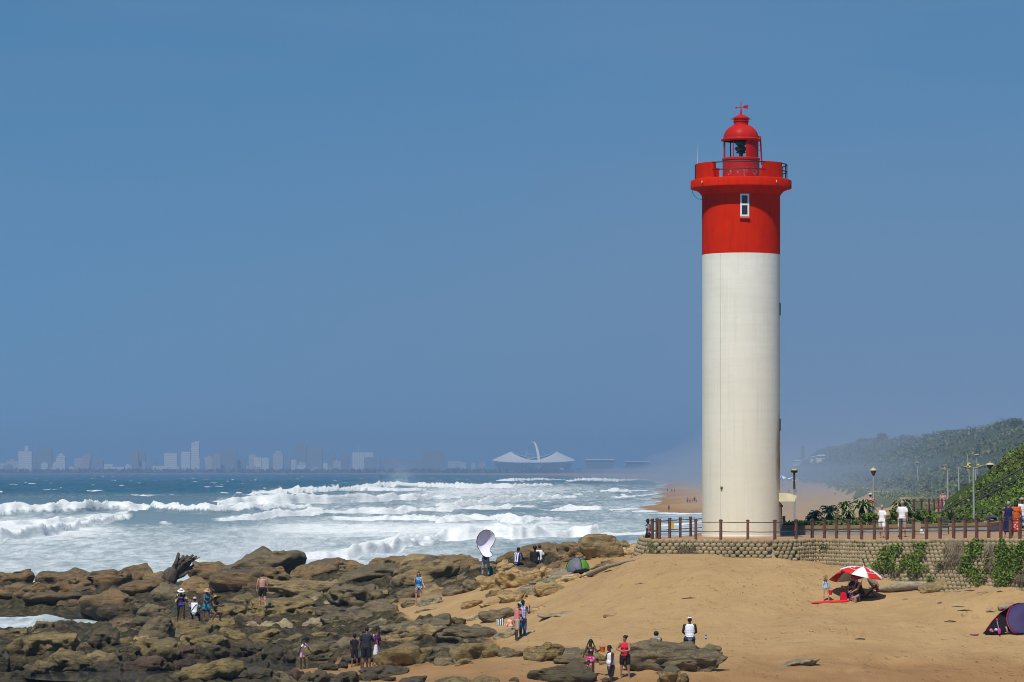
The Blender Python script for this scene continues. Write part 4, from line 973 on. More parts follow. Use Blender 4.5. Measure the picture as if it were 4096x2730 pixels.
H(398,1510,446,1540,'r','purple-brown stone in the pool')
H(420,1511,544,1578,'y','big barnacled olive boulder at the bottom',depth=.6)
H(398,1536,450,1572,'y','round olive boulder touching the big barnacled one at the bottom')
H(524,1510,574,1538,'r','dark purple stone right of the big barnacled boulder')
H(572,1530,632,1576,'d','dark olive dome at the bottom left of the girl in pink')
H(632,1541,680,1580,'g','round brown dome at the bottom below the girl in pink')
H(694,1536,754,1582,'d','dark weedy boulder at the bottom in front of the boy','rugged')
H(748,1541,820,1582,'d','black weedy ledge at the bottom in front of the group in black','rugged')
H(818,1545,862,1562,'d','flat black slab on the wet sand at the bottom','layered')
H(836,1527,928,1556,'d','weed covered low ledge in front of the group in black','rugged')
H(860,1550,905,1566,'d','low dark stones at the bottom behind the flat slab')
H(964,1553,1062,1585,'y','long olive hump at the bottom edge')
H(900,1552,972,1572,'d','thin black ledge on wet sand at the bottom','layered')
H(1076,1550,1141,1584,'y','low dark olive dome at the bottom edge')
H(1168,1555,1192,1567,'d','small black stone on the wet sand at the bottom')
# near right, on the wet sand
H(1212,1474,1288,1519,'y','peaked olive boulder left of the children')
H(1160,1490,1222,1512,'g','low grey olive boulder at the left of the peaked one')
H(1148,1487,1182,1507,'g','flat grey stone at the end of the peaked boulder row')
H(1296,1487,1348,1512,'g','domed grey olive boulder behind the girl with braids')
H(1280,1502,1352,1528,'g','broad low boulder behind the girl with braids')
H(1360,1497,1394,1524,'y','olive stone right behind the orange bucket')
H(1228,1516,1354,1570,'d','glistening wet dark boulder left of the children','smooth',depth=.6)
H(1436,1476,1504,1500,'g','smooth grey boulder behind the person in grey hood')
H(1453,1484,1646,1545,'g','huge lower boulder carrying the man in white cap','smooth',depth=.42,flat=True)
H(1453,1466,1634,1510,'g','huge flat slab the man in white cap sits on','smooth',depth=.42,Y=137.3,flat=True)
H(1620,1478,1656,1511,'y','nose-shaped stone at the right end of the huge boulder')
H(1514,1526,1560,1578,'y','knobbly olive stone standing in front of the huge boulder','rugged',depth=.9)
H(1548,1546,1584,1574,'y','small knobbly stone leaning on the olive one','rugged')
H(1384,1556,1402,1568,'d','small dark stone beside the man in white vest')
H(1330,1554,1352,1568,'d','small dark stone at the feet of the small girl')
H(1378,1514,1400,1528,'m','tan stone between the children and the huge boulder')
H(1788,1512,1872,1532,'s','flat grey stone alone in the sand at the lower right')
H(2124,1314,2228,1358,'m','big tan boulder lying against the foot of the retaining wall','layered')
# smaller stones filling the gaps between the boulders
FILL = [((-10,1330),(430,1400),26,'bgb','small brown stone wedged between the ridge boulders left of the driftwood stump'),
        ((430,1315),(780,1400),26,'bgy','small brown stone wedged among the boulders around the shirtless man'),
        ((780,1300),(1140,1375),30,'bgm','small stone among the boulders around the woman in blue top'),
        ((560,1390),(900,1480),34,'ygs','small olive stone amid the rock field above the group in black'),
        ((10,1440),(420,1545),34,'ydy','small barnacled stone among the big boulders at the lower left'),
        ((420,1420),(600,1540),26,'ydr','small dark stone between the seated people and the still pool'),
        ((590,1490),(890,1568),30,'drd','small wet stone around the feet of the girl in pink and the group'),
        ((900,1440),(1150,1530),16,'gyg','small grey olive stone in the row next to the open sand')]
rr = random.Random(11)
for (xa, ya), (xb, yb), n, tones, lab in FILL:
    for k in range(n):
        x = rr.uniform(xa, xb); y = rr.uniform(ya, yb); w_ = rr.uniform(16, 56); h_ = w_ * rr.uniform(.35, .6)
        rock(x - w_ / 2, y - h_, x + w_ / 2, y, rr.choice(tones), lab, rr.choice(['smooth', 'rugged', 'layered']), group=lab, name='stone', bury=.5, lvl=4 if w_ > 24 else 3)
# ------------------------------------------------------------ people
SKIN = {k: M(c, .10, 9, .55, .35, name='skin') for k, c in {'dark': (.075, .036, .022), 'deep': (.055, .028, .018), 'brown': (.17, .083, .048), 'tan': (.36, .19, .115), 'fair': (.50, .29, .20), 'pink': (.50, .255, .18)}.items()}
HAIR = {k: M(c, .25, 22, .6, .3, bump=.5, bscale=60, name='hair') for k, c in {'black': (.012, .010, .009), 'brown': (.055, .030, .016), 'grey': (.30, .30, .29), 'light': (.20, .13, .07)}.items()}
EYE = M((.015, .012, .010), .05, 3, .2, .5, name='eye')
def C(*c, **k): return M(c, .10, 14, .85, .15, bump=.25, bscale=30, name='cloth', **k)
def rotx(a): return np.array(Matrix.Rotation(a, 3, 'X'))
def person(label, base, h=1.72, face=0, skin='dark', hair='black', arms=((8, 8, 12, 0), (8, 8, 12, 0)), legs=((4, 3, 4), (-4, 3, 4)), lean=0, head=(0, 0), hip=None,
           build=1.0, fem=False, belly=0.0, wear=(), hairdo='short', hat=None, vox=.012, group=None, twist=0, child=False, lift=0.0):
    """arms: (forward, out, elbow, inward) for the viewer's right then left side of a figure that faces the camera; legs: (forward, out, knee)"""
    o = thing('person', label, 'person', tuple(base), R(face), group); s = h / 1.75; J = {}
    la = R(lean); tv = np.array([0, -math.sin(la), math.cos(la)]); X_ = np.array([1.0, 0, 0]); Rt = rotx(la)
    legd = []; minz = 1e9
    for sg, (a, ab, kn) in zip((1, -1), legs):
        th = np.array([sg * math.sin(R(ab)), -math.cos(R(ab)) * math.sin(R(a)), -math.cos(R(ab)) * math.cos(R(a))])
        sh = np.array([sg * math.sin(R(ab)) * .6, -math.sin(R(a - kn)), -math.cos(R(a - kn))])
        legd.append((sg, th, sh, a, kn)); minz = min(minz, (th * .43 + sh * .41)[2] - .075)
    hz = -minz * s if hip is None else hip
    hz += lift; P0 = np.array([0, 0, hz + .04 * s])
    ch = P0 + tv * .34 * s; nk = P0 + tv * .535 * s; shc = P0 + tv * .475 * s
    ha, ht = R(head[0] + lean * .55), R(head[1]); hv = np.array([0, -math.sin(ha), math.cos(ha)]); hc = nk + hv * .155 * s
    Rh = np.array(Matrix.Rotation(ha, 3, 'X') @ Matrix.Rotation(ht, 3, 'Z'))
    hk = 1.16 if child else 1.0; sw = (.165 if fem else .188) * build ** .5; hw = .098 if fem else .09
    B = build
    torso = [(P0 + tv * -.01 * s, ((.165 if fem else .152) * B, .115 * B, .13)), (P0 + tv * .13 * s, ((.132 if fem else .145) * B, .098 * B + belly * .4, .14)), (P0 + tv * .30 * s, (.155 * B, .108 * B, .17)), (P0 + tv * .42 * s, (.158 * B, .098 * B, .10))]
    torso += [((c0 + c1) / 2, tuple((np.array(r0) + np.array(r1)) / 2)) for (c0, r0), (c1, r1) in zip(torso[:-1], torso[1:])]
    if belly: torso.append((P0 + tv * .14 * s + np.array([0, -belly * .7, 0]), (.15 * B, .10 + belly * .5, .14)))
    if fem:
        for sg in (1, -1): torso.append((P0 + tv * .335 * s + Rt @ np.array([sg * .075, -.085, 0]) * s, (.065, .06, .062)))
    limbs = {}
    bm_ = MB()
    for c, r in torso: bm_.ell(c, np.array(r) * s, Rt, 16, 10)
    sho = {}
    for sg, (a, ab, e, iw) in zip((1, -1), arms):
        S_ = shc + X_ * sg * sw * s; sho[sg] = S_
        u = np.array([sg * math.sin(R(ab)), -math.cos(R(ab)) * math.sin(R(a)), -math.cos(R(ab)) * math.cos(R(a))])
        f = np.array([sg * math.sin(R(ab)) * .5 - sg * math.sin(R(iw)), -math.cos(R(iw)) * math.sin(R(a + e)), -math.cos(R(iw)) * math.cos(R(a + e))]); f /= np.linalg.norm(f)
        E_ = S_ + u * .285 * s; W_ = E_ + f * .25 * s; limbs[('arm', sg)] = (S_, E_, W_)
        bm_.cap(S_, .062 * s * B ** .5, E_, .043 * s * B ** .5).cap(E_, .043 * s * B ** .5, W_, .030 * s).ell(S_ + np.array([0, 0, .005]), (.07 * s, .068 * s, .07 * s))
        side = np.cross(f, X_ * sg); side = side / (np.linalg.norm(side) + 1e-6); pl_ = W_ + f * .055 * s
        bm_.cap(W_, .030 * s, pl_, .036 * s)
        for k, (ln, of) in enumerate(((.070, -.028), (.082, -.010), (.078, .010), (.060, .028))):
            b0 = pl_ + side * of * s + f * .02 * s; m0 = b0 + f * ln * .55 * s; bm_.cap(b0, .0125 * s, m0, .0115 * s, 6).cap(m0, .0115 * s, m0 + (f * .8 - X_ * sg * .45) * ln * .5 * s, .010 * s, 6)
        tb = W_ + f * .03 * s - side * .028 * s; bm_.cap(tb, .014 * s, tb + (f * .6 - side * .7) * .055 * s, .011 * s, 6)
    for sg, th, sh, a, kn in legd:
        H_ = P0 + X_ * sg * hw * s * B ** .5 - np.array([0, 0, .04 * s]); K_ = H_ + th * .43 * s; A_ = K_ + sh * .41 * s; limbs[('leg', sg)] = (H_, K_, A_)
        bm_.cap(H_, .088 * s * B, K_, .056 * s * B ** .7).cap(K_, .055 * s * B ** .7, A_, .036 * s); cf = K_ + sh * .13 * s + np.array([0, .018, 0]); bm_.ell(cf, (.054 * s * B ** .5, .058 * s, .11 * s))
        pit = max(0, a - kn); ft = np.array([sg * .16, -math.cos(R(min(0, a - kn) * .6)), math.sin(R(min(0, a - kn) * .6)) - .05]); ft /= np.linalg.norm(ft)
        bm_.cap(A_ + np.array([0, .03, -.03]) * s, .036 * s, A_ + np.array([0, 0, -.045]) * s + ft * .14 * s, .027 * s).ell(A_ + np.array([0, 0, -.052]) * s + ft * .10 * s, (.043 * s, .075 * s, .022 * s))
        limbs[('foot', sg)] = (A_ + np.array([0, .03, -.045]) * s, A_ + np.array([0, 0, -.05]) * s + ft * .15 * s)
    bm_.cap(nk - tv * .05 * s, .058 * s, hc - hv * .05 * s, .050 * s)
    hs = s * hk
    def hp(x, y, z): return hc + Rh @ (np.array([x, y, z]) * hs)
    bm_.ell(hp(0, .012, .03), np.array([.076, .094, .095]) * hs, Rh, 16, 12).ell(hp(0, -.018, -.045), np.array([.058, .066, .072]) * hs, Rh, 14, 10)
    bm_.cap(hp(0, -.088, .005), .011 * hs, hp(0, -.104, -.028), .015 * hs, 8).ell(hp(0, -.078, -.068), np.array([.028, .014, .013]) * hs, Rh, 8, 6)
    for sg in (1, -1): bm_.ell(hp(sg * .078, .012, -.005), np.array([.012, .026, .034]) * hs, Rh, 8, 6)
    obj('body', bm_, SKIN[skin], o, True, remesh=max(vox, .011) * (.8 if child else 1))
    if vox < .02:
        mb = MB()
        for sg in (1, -1): mb.ell(hp(sg * .031, -.076, .012), np.array([.013, .010, .008]) * hs, Rh, 8, 6)
        obj('eyes', mb, EYE, o, True)
    # hair
    if hairdo != 'none':
        mb = MB(); t_ = .010 if hairdo == 'bald' else .018
        mb.ell(hp(0, .022, .042), np.array([.078 + t_ * .6, .092 + t_ * .6, .090 + t_]) * hs, Rh, 16, 10)
        if hairdo in ('long', 'braids', 'blown'):
            mb.cap(hp(0, .075, .03), .075 * hs, hp(0, .085, -.16), .055 * hs)
        if hairdo == 'long':
            for sg in (1, -1): mb.cap(hp(sg * .07, .03, .02), .034 * hs, hp(sg * .085, .03, -.20), .026 * hs)
        if hairdo == 'braids':
            for sg in (1, -1): mb.cap(hp(sg * .08, .03, .04), .024 * hs, hp(sg * .16, -.03, -.16), .020 * hs).cap(hp(sg * .16, -.03, -.16), .020 * hs, hp(sg * .19, -.04, -.42), .012 * hs)
        if hairdo == 'blown': mb.cap(hp(.05, .08, 0), .06 * hs, hp(.17, .10, -.12), .022 * hs).cap(hp(.08, .08, -.05), .05 * hs, hp(.13, .10, -.25), .02 * hs).cap(hp(0, .08, -.05), .07 * hs, hp(.02, .09, -.22), .05 * hs)
        if hairdo == 'bun': mb.ell(hp(0, .135, .075), np.array([.04, .04, .04]) * hs)
        if hairdo == 'afro': mb.ell(hp(0, .03, .06), np.array([.115, .12, .11]) * hs)
        if hairdo == 'updo': mb.ell(hp(0, .05, .12), np.array([.08, .08, .08]) * hs)
        if hairdo == 'tail': mb.cap(hp(0, .11, .06), .035 * hs, hp(0, .20, -.05), .03 * hs).cap(hp(0, .20, -.05), .03 * hs, hp(0, .21, -.25), .015 * hs)
        # trim the hairline off the face
        V = np.concatenate(mb.v); L_ = (V - hc) @ Rh / hs; fr = (L_[:, 1] < -.035) & (L_[:, 2] < .065); L_[fr, 1] = np.maximum(L_[fr, 1], -.02); mb.v = [hc + (L_ @ Rh.T) * hs]
        obj('hair', mb, HAIR[hair], o, True)
    def lerp(a, b, t_): return a + (b - a) * t_
    for w_ in wear:
        kind, mat_ = w_[0], w_[1]; k = w_[2] if len(w_) > 2 else None; mb = MB(); fat = .016
        if kind in ('top', 'vest', 'dress', 'bikini_top', 'jacket'):
            if kind == 'jacket': fat = .03
            if kind == 'bikini_top': mb.ell(P0 + tv * .335 * s + Rt @ np.array([0, -.015, 0]), np.array([.162 * B, .128 * B, .062]) * s, Rt)
            else:
                for c, r in torso[0 if kind != 'vest' or True else 1:]: mb.ell(c, np.array(r) * s + fat * s, Rt, 16, 10)
                for sg in (1, -1):
                    S_, E_, W_ = limbs[('arm', sg)]
                    if kind == 'vest': mb.cap(P0 + tv * .40 * s + X_ * sg * .10 * s, .05 * s, shc + X_ * sg * .10 * s + tv * .03 * s, .030 * s)
                    else:
                        sl_ = {'short': .62, 'long': 2.0, 'cap': .3}.get(k, .3)
                        mb.cap(S_ - X_ * sg * .012 * s, .068 * s * B ** .5, lerp(S_, E_, min(1, sl_)), (.066 if sl_ < 1 else .056) * s * B ** .5).cap(nk - tv * .055 * s + X_ * sg * .05 * s, .045 * s, S_ + np.array([0, 0, .012]), .052 * s)
                        if sl_ > 1: mb.cap(E_, .054 * s, lerp(E_, W_, .95), .040 * s)
        if kind in ('shorts', 'trousers', 'briefs'):
            fr_ = {'shorts': k or .55, 'trousers': 1.0, 'briefs': .08}[kind]; fl = {'shorts': .022, 'trousers': .016, 'briefs': .008}[kind]
            mb.ell(P0 - tv * .02 * s, np.array([(.172 if fem else .160) * B + fl * .5, .122 * B + fl * .5, .10]) * s, Rt, 16, 10); mb.ell(P0 + tv * .05 * s, np.array([.155 * B + fl * .5, .112 * B + fl * .5, .07]) * s, Rt, 16, 10)
            for sg in (1, -1):
                H_, K_, A_ = limbs[('leg', sg)]; mb.cap(H_, .090 * s * B + fl, lerp(H_, K_, fr_), lerp(.088 * B, .058 * B ** .7, fr_ * .7) * s + fl)
                if kind == 'trousers': mb.cap(K_, .060 * s * B ** .7 + fl * .7, lerp(K_, A_, .92), .050 * s + fl * .5)
        if kind in ('skirt', 'dress'):
            ln = k if isinstance(k, float) else .62; H1, K1, A1 = limbs[('leg', 1)]; H2, K2, A2 = limbs[('leg', -1)]
            for t_ in np.linspace(0, 1, 6):
                q_ = t_ * ln; a1 = lerp(H1, K1, min(1, q_ * 1.0)) if q_ <= 1 else lerp(K1, A1, q_ - 1); a2 = lerp(H2, K2, min(1, q_)) if q_ <= 1 else lerp(K2, A2, q_ - 1)
                mb.cap(a1, (.105 * B + .02 * t_) * s, a2, (.105 * B + .02 * t_) * s)
            mb.ell(P0, np.array([.178 * B, .128 * B, .11]) * s, Rt)
        if kind == 'shoes':
            for sg in (1, -1): a_, b_ = limbs[('foot', sg)]; mb.cap(a_, .046 * s, b_, .040 * s)
        if kind == 'robe':
            for sg in (1, -1):
                S_, E_, W_ = limbs[('arm', sg)]; mb.cap(S_, .085 * s, E_, .085 * s).cap(E_, .08 * s, lerp(E_, W_, .5), .08 * s)
                for t_ in np.linspace(0, 1, 5): c_ = lerp(S_ + np.array([0, .05, -.05]), P0 + X_ * sg * .17 * s + np.array([0, .06, -.25 * s]), t_); mb.ell(c_, np.array([.06, .11, .11]) * s)
            mb.ell(P0 + tv * .22 * s + np.array([0, .075, 0]), np.array([.17, .06, .26]) * s, Rt)
        if kind == 'pack': mb.ell(P0 + tv * .30 * s + Rt @ np.array([0, .17, 0]) * s, np.array([.14, .085, .20]) * s, Rt, 14, 10)
        if kind == 'pouch': mb.ell(P0 + tv * .16 * s + Rt @ np.array([.17, .02, 0]) * s, np.array([.09, .06, .11]) * s, Rt, 12, 8)
        if kind == 'hood': mb.ell(nk + tv * .02 * s + np.array([0, .05, 0]), np.array([.10, .09, .07]) * s)
        if kind == 'glasses':
            for sg in (1, -1): mb.ell(hp(sg * .034, -.084, .012), np.array([.030, .012, .020]) * hs, Rh, 8, 6)
            mb.cyl(hp(-.075, -.05, .014), hp(.075, -.05, .014), .006 * hs)
        if kind == 'strap': 
            sg = k or 1; mb.tube([P0 + tv * .45 * s + X_ * sg * .13 * s + np.array([0, .12, 0]), P0 + tv * .28 * s + np.array([0, .14, 0]), P0 + tv * .06 * s - X_ * sg * .15 * s + np.array([0, .12, 0])], .014, 6)
        nm = {'top': 'shirt', 'vest': 'tank_top', 'pack': 'backpack', 'pouch': 'shoulder_bag', 'briefs': 'swim_briefs', 'strap': 'bag_strap', 'glasses': 'sunglasses'}.get(kind, kind)
        obj(nm, mb, mat_, o, True, remesh=0 if kind in ('glasses', 'strap') else max(vox, .012))
    if hat:
        kind, mat_ = hat[0], hat[1]; mb = MB(); Rm = Rh
        hb = obj_h = None
        if kind in ('cap', 'cap_back'):
            mb.ell(hp(0, .014, .062), np.array([.092, .108, .085]) * hs, Rh, 16, 10); sg = -1 if kind == 'cap' else 1
            mb.ell(hp(0, sg * .135, .055), np.array([.070, .075, .012]) * hs, Rh, 14, 6)
        elif kind == 'beanie': mb.ell(hp(0, .02, .055), np.array([.096, .112, .098]) * hs, Rh, 16, 10)
        else:
            rb = {'sunhat': .20, 'widehat': .29, 'softhat': .19}[kind]
            pf = [(0, .15), (.06, .148), (.088, .125), (.097, .06), (.10, .052), (rb * .75, .040 if kind != 'softhat' else .03), (rb, .010), (rb, .002), (rb * .75, .028), (.094, .042), (.09, .05)]
            m2 = MB(); m2.lathe(pf, 28); V = np.concatenate(m2.v)
            tl = np.array(Matrix.Rotation(R(hat[2] if len(hat) > 2 else 0), 3, 'X')); V = V @ tl.T
            V[:, 2] += .008 * np.sin(3 * np.arctan2(V[:, 1], V[:, 0])) * (np.hypot(V[:, 0], V[:, 1]) > .12); mb.v = [hc + (V * hs + np.array([0, .012, .03]) * hs) @ Rh.T]; mb.f = m2.f; mb.n = m2.n
        hb = obj('hat', mb, mat_, o, True)
        if kind in ('sunhat', 'widehat', 'softhat') and len(hat) > 3:
            m2 = MB(); m2.lathe([(.096, .056), (.103, .056), (.100, .088), (.094, .088)], 28); V = np.concatenate(m2.v) @ tl.T; m2.v = [hc + (V * hs + np.array([0, .012, .03]) * hs) @ Rh.T]; obj('hat_band', m2, hat[3], hb, True)
    W = Matrix.Translation(Vector(base)) @ Matrix.Rotation(R(face), 4, 'Z')
    o_pts = {k: W @ Vector(tuple(v[-1])) for k, v in limbs.items()}
    return o, o_pts
def G(x, y, ymax=238.0): return ground(x * K, y * K, ymax)
def AT(x, y, Y): return at(x * K, y * K, Y)
wh_ = C(.80, .80, .82); blk = C(.018, .018, .022)
# the group in sun hats on the rocks at the left
Yg = 172.0
person('woman in white sun hat, blue bikini and open dark floral robe on the rocks', AT(416, 1428, Yg), 1.64, 8, 'dark', 'black', ((10, 28, 40, 10), (12, 14, 25, 0)), ((10, 6, 16), (-4, 7, 6)), 4, (18, 0), None, 1.08, True, wear=(('bikini_top', PRINT([(.05, .06, .42), (.10, .10, .60), (.03, .03, .22)], 16)), ('briefs', PRINT([(.05, .06, .42), (.10, .10, .60), (.03, .03, .22)], 16)), ('robe', PRINT([(.015, .015, .02), (.02, .02, .03), (.45, .38, .26), (.30, .22, .10), (.02, .02, .02)], 13))), hat=('sunhat', C(.80, .80, .84), 4, blk))
person('person in pink cap and white shirt with dark strap, sitting among the sun hats', AT(446, 1427, Yg - 1), 1.72, 172, 'deep', 'black', ((30, 12, 50, 25), (30, 12, 50, 25)), ((78, 10, 80), (78, 10, 80)), 12, (14, 0), .38, 1.02, wear=(('top', wh_, 'short'), ('shorts', C(.012, .014, .025), .8), ('strap', blk, -1)), hat=('beanie', C(.72, .36, .40)))
person('bare shouldered child standing behind the woman in tan hat', AT(484, 1404, Yg + 3.5), 1.30, 60, 'brown', 'black', ((20, 8, 40, 0), (20, 8, 40, 0)), wear=(('shorts', C(.05, .06, .09), .6),), child=True, head=(12, 0))
person('woman in tan sun hat and turquoise print dress on the rocks', AT(474, 1424, Yg + .6), 1.55, 30, 'brown', 'black', ((25, 10, 45, 10), (25, 10, 45, 10)), ((10, 5, 10), (0, 5, 5)), 8, (12, 0), None, 1.0, True, wear=(('dress', PRINT([(.02, .18, .26), (.03, .30, .36), (.10, .05, .22), (.02, .05, .14), (.04, .22, .30)], 14), .7),), hat=('softhat', C(.50, .32, .20), 6))
person('woman crouching under a wide straw hat with her back turned, dark leafy top', AT(490, 1424, Yg - .8), 1.66, 50, 'brown', 'black', ((45, 12, 60, 15), (45, 12, 60, 15)), ((86, 14, 112), (80, 14, 110)), 16, (10, 0), .40, 1.08, True, wear=(('top', PRINT([(.03, .04, .02), (.10, .11, .05), (.02, .02, .02), (.25, .22, .14), (.05, .07, .03)], 15), 'cap'), ('shorts', PRINT([(.03, .04, .02), (.10, .11, .05), (.02, .02, .02)], 15), .25)), hat=('widehat', C(.58, .36, .12), -48, C(.02, .018, .015)))
person('shirtless man in black swim shorts seen from behind among the boulders', AT(603, 1394, 186), 1.82, 188, 'pink', 'brown', ((4, 14, 12, 0), (4, 14, 12, 0)), ((8, 4, 6), (-8, 4, 10)), 4, (16, 0), None, 1.12, wear=(('shorts', blk, .62),))
person('woman in blue floral top and patterned shorts holding a phone to her face', G(962, 1389), 1.66, 2, 'fair', 'brown', ((10, 10, 20, -20), (30, 16, 138, 20)), ((3, 3, 4), (-3, 3, 4)), 0, (8, 0), None, 1.06, True, wear=(('vest', PRINT([(.02, .16, .55), (.02, .35, .62), (.35, .65, .75), (.02, .10, .40), (.03, .28, .60)], 15)), ('shorts', PRINT([(.05, .05, .08), (.55, .14, .10), (.55, .45, .40), (.10, .12, .20), (.60, .30, .22)], 22), .45), ('glasses', blk)), hairdo='long')
ph, pp = person('photographer in grey trousers hidden behind a big white reflector', AT(1116, 1323, 174.5), 1.76, 180, 'dark', 'black', ((150, 14, 20, 0), (150, 20, 10, 0)), ((4, 6, 4), (-4, 6, 4)), 0, (0, 0), None, 1.0, wear=(('top', blk, 'short'), ('trousers', C(.30, .31, .33))))
# bent oval reflector
Yr = 174.0; mb = MB(); rim = []
out_ = [(1117, 1217), (1129, 1220), (1137, 1230), (1138, 1241), (1134, 1250), (1128, 1258), (1126, 1266), (1130, 1271), (1133, 1276), (1128, 1280), (1118, 1281), (1109, 1277), (1103, 1266), (1097, 1256), (1095, 1245), (1097, 1233), (1103, 1224), (1110, 1219)]
cc = np.array(out_, float); cen = cc.mean(0)
def bend(x, y): return Yr + .34 * math.sin((y - 1217) / 64 * math.pi * 1.1 + (x - 1116) / 40) - .22 * ((x - 1116) / 20) ** 2
ns = 7; V = []; n = len(out_)
for j in range(ns + 1):
    for (x, y) in cc: xx, yy = cen[0] + (x - cen[0]) * j / ns, cen[1] + (y - cen[1]) * j / ns; V.append(tuple(AT(xx, yy, bend(xx, yy))))
mb.add(V, [(j * n + i, j * n + (i + 1) % n, (j + 1) * n + (i + 1) % n, (j + 1) * n + i) for j in range(ns) for i in range(n)])
b0 = AT(*cen, Yr); rf = thing('reflector', 'large bent white oval photo reflector with black rim', 'reflector', tuple(b0)); mb.v = [np.concatenate(mb.v) - np.array(b0)]
so = obj('reflector_cloth', mb, C(.72, .69, .80), rf, True); sm = so.modifiers.new('s', 'SOLIDIFY'); sm.thickness = .012; ss_ = so.modifiers.new('u', 'SUBSURF'); ss_.levels = 1; ss_.render_levels = 1
mb = MB(); rp = [AT(x, y, bend(x, y)) - b0 for x, y in out_]; mb.tube(rp + rp[:2], .015, 6); obj('reflector_rim', mb, blk, rf, True)
mb = MB(); g_ = AT(1127, 1322, 175); mb.ell((0, 0, .22), (.14, .10, .26)).box((0, 0, .1), (.26, .18, .22)); tag(obj('camera_bag', mb, C(.01, .14, .06), None, True, tuple(g_), remesh=.03), 'dark green bag standing at the photographer feet', 'bag')
person('person in white and blue striped shirt sitting behind the ochre blocks', AT(1187, 1322, 178), 1.72, 150, 'deep', 'black', ((30, 12, 40, 20), (30, 12, 40, 20)), ((80, 10, 80), (80, 10, 80)), 14, (20, 0), .40, 1.0, wear=(('top', STRIPE((.78, .78, .82), (.03, .04, .22), 9.0), 'short'), ('shorts', blk)), lift=.25)
person('person in black shirt with back turned beside the one in white', AT(1229, 1322, 177.0), 1.70, 175, 'deep', 'black', ((10, 8, 30, 10), (10, 8, 30, 10)), ((80, 10, 80), (80, 10, 80)), 6, (8, 0), .45, 1.05, wear=(('top', blk, 'short'), ('shorts', blk)), lift=.25, hairdo='afro')
person('person in plain white shirt sitting right of the one in black', AT(1239, 1320, 178.0), 1.72, 165, 'brown', 'brown', ((10, 8, 30, 10), (10, 8, 30, 10)), ((80, 10, 80), (80, 10, 80)), 6, (10, 0), .48, 1.0, wear=(('top', wh_, 'short'), ('shorts', C(.05, .07, .12))), lift=.25)
# two men with shopping
g = G(1187, 1472); person('man in pink shirt, khaki shorts and turquoise cap looking down', g, 1.74, 118, 'dark', 'black', ((12, 6, 22, 5), (12, 6, 22, 5)), ((5, 4, 5), (-3, 4, 4)), 8, (26, 0), None, 1.05, belly=.04, wear=(('top', C(.60, .20, .19), 'short'), ('shorts', C(.42, .35, .25), .85)), hat=('cap', C(.20, .55, .58)))
person('man in blue checked shirt and jeans behind the man in pink', g + Vector((.28, .7, 0)), 1.80, 150, 'deep', 'black', ((12, 8, 22, 5), (40, 10, 110, 20)), ((5, 4, 5), (-3, 4, 4)), 2, (4, 0), None, 1.05, wear=(('top', STRIPE((.60, .62, .75), (.06, .09, .34), 14, cross=True), 'short'), ('trousers', C(.06, .10, .20)), ('pouch', C(.60, .55, .58)), ('shoes', wh_)))
g = G(1160, 1452); g.z += .30
mb = MB(); mb.box((0, 0, .13), (.42, .24, .26), .2, None, .7).ell((.1, 0, .26), (.10, .07, .07)).ell((-.12, 0, .24), (.07, .06, .06)); tag(obj('shopping_bag', mb, STRIPE((.75, .75, .75), (.03, .03, .03), 12), None, True, (g.x - .22, g.y, g.z), remesh=.025), 'white and black striped bag on the flat grey stone', 'bag')
mb = MB(); mb.box((0, 0, .16), (.34, .22, .32), -.3, None, .62).cap((.04, 0, .30), .06, (.0, 0, .40), .03); tag(obj('shopping_bag', mb, PRINT([(.62, .12, .05), (.60, .55, .55), (.70, .30, .08), (.50, .10, .08)], 9), None, True, (g.x + .24, g.y - .1, g.z - .05), remesh=.025), 'orange and white plastic shopping bag beside the man in pink', 'bag')
# by the pools
person('girl in white shirt and pink shorts bending forward beside the pool', G(692, 1538), 1.50, 70, 'deep', 'black', ((20, 10, 20, 0), (-38, 14, 20, 0)), ((20, 4, 14), (8, 4, 10)), 30, (5, 0), None, .9, True, wear=(('top', C(.74, .68, .70), 'short'), ('shorts', C(.66, .46, .50), .55)), hairdo='tail', child=True, hat=('beanie', blk))
person('boy in black shirt and black shorts with his back turned', G(815, 1533), 1.50, 176, 'brown', 'black', ((6, 10, 10, 0), (6, 10, 10, 0)), ((-4, 4, 14), (4, 4, 3)), 0, (6, 0), None, .92, wear=(('top', blk, 'short'), ('shorts', blk, .85)), child=True)
g = G(842, 1541)
person('tall man in dark shirt and black shorts with his back to the sea group', g, 1.86, 172, 'brown', 'black', ((10, 12, 20, 0), (22, 10, 70, 20)), ((3, 5, 4), (-3, 5, 4)), 4, (20, 0), None, 1.1, wear=(('top', C(.030, .030, .040), 'short'), ('shorts', blk, .72)), hairdo='bald')
person('person in denim half hidden behind the tall man in dark shirt', g + Vector((-.12, .6, .0)), 1.62, 20, 'brown', 'black', ((20, 12, 60, 10), (20, 14, 60, 10)), wear=(('top', C(.05, .10, .20), 'short'), ('shorts', C(.07, .13, .24), .6)), hairdo='afro')
person('woman in purple top and white skirt with a patterned backpack', G(866, 1530), 1.72, 80, 'brown', 'black', ((20, 8, 60, 0), (5, 10, 8, 0)), ((6, 4, 6), (-6, 4, 8)), 3, (10, 0), None, 1.0, True, wear=(('top', C(.10, .015, .09), 'short'), ('skirt', C(.66, .62, .78), .85), ('pack', PRINT([(.50, .45, .60), (.05, .03, .10), (.30, .25, .42), (.04, .02, .08)], 16)), ('pouch', blk)), hairdo='updo')
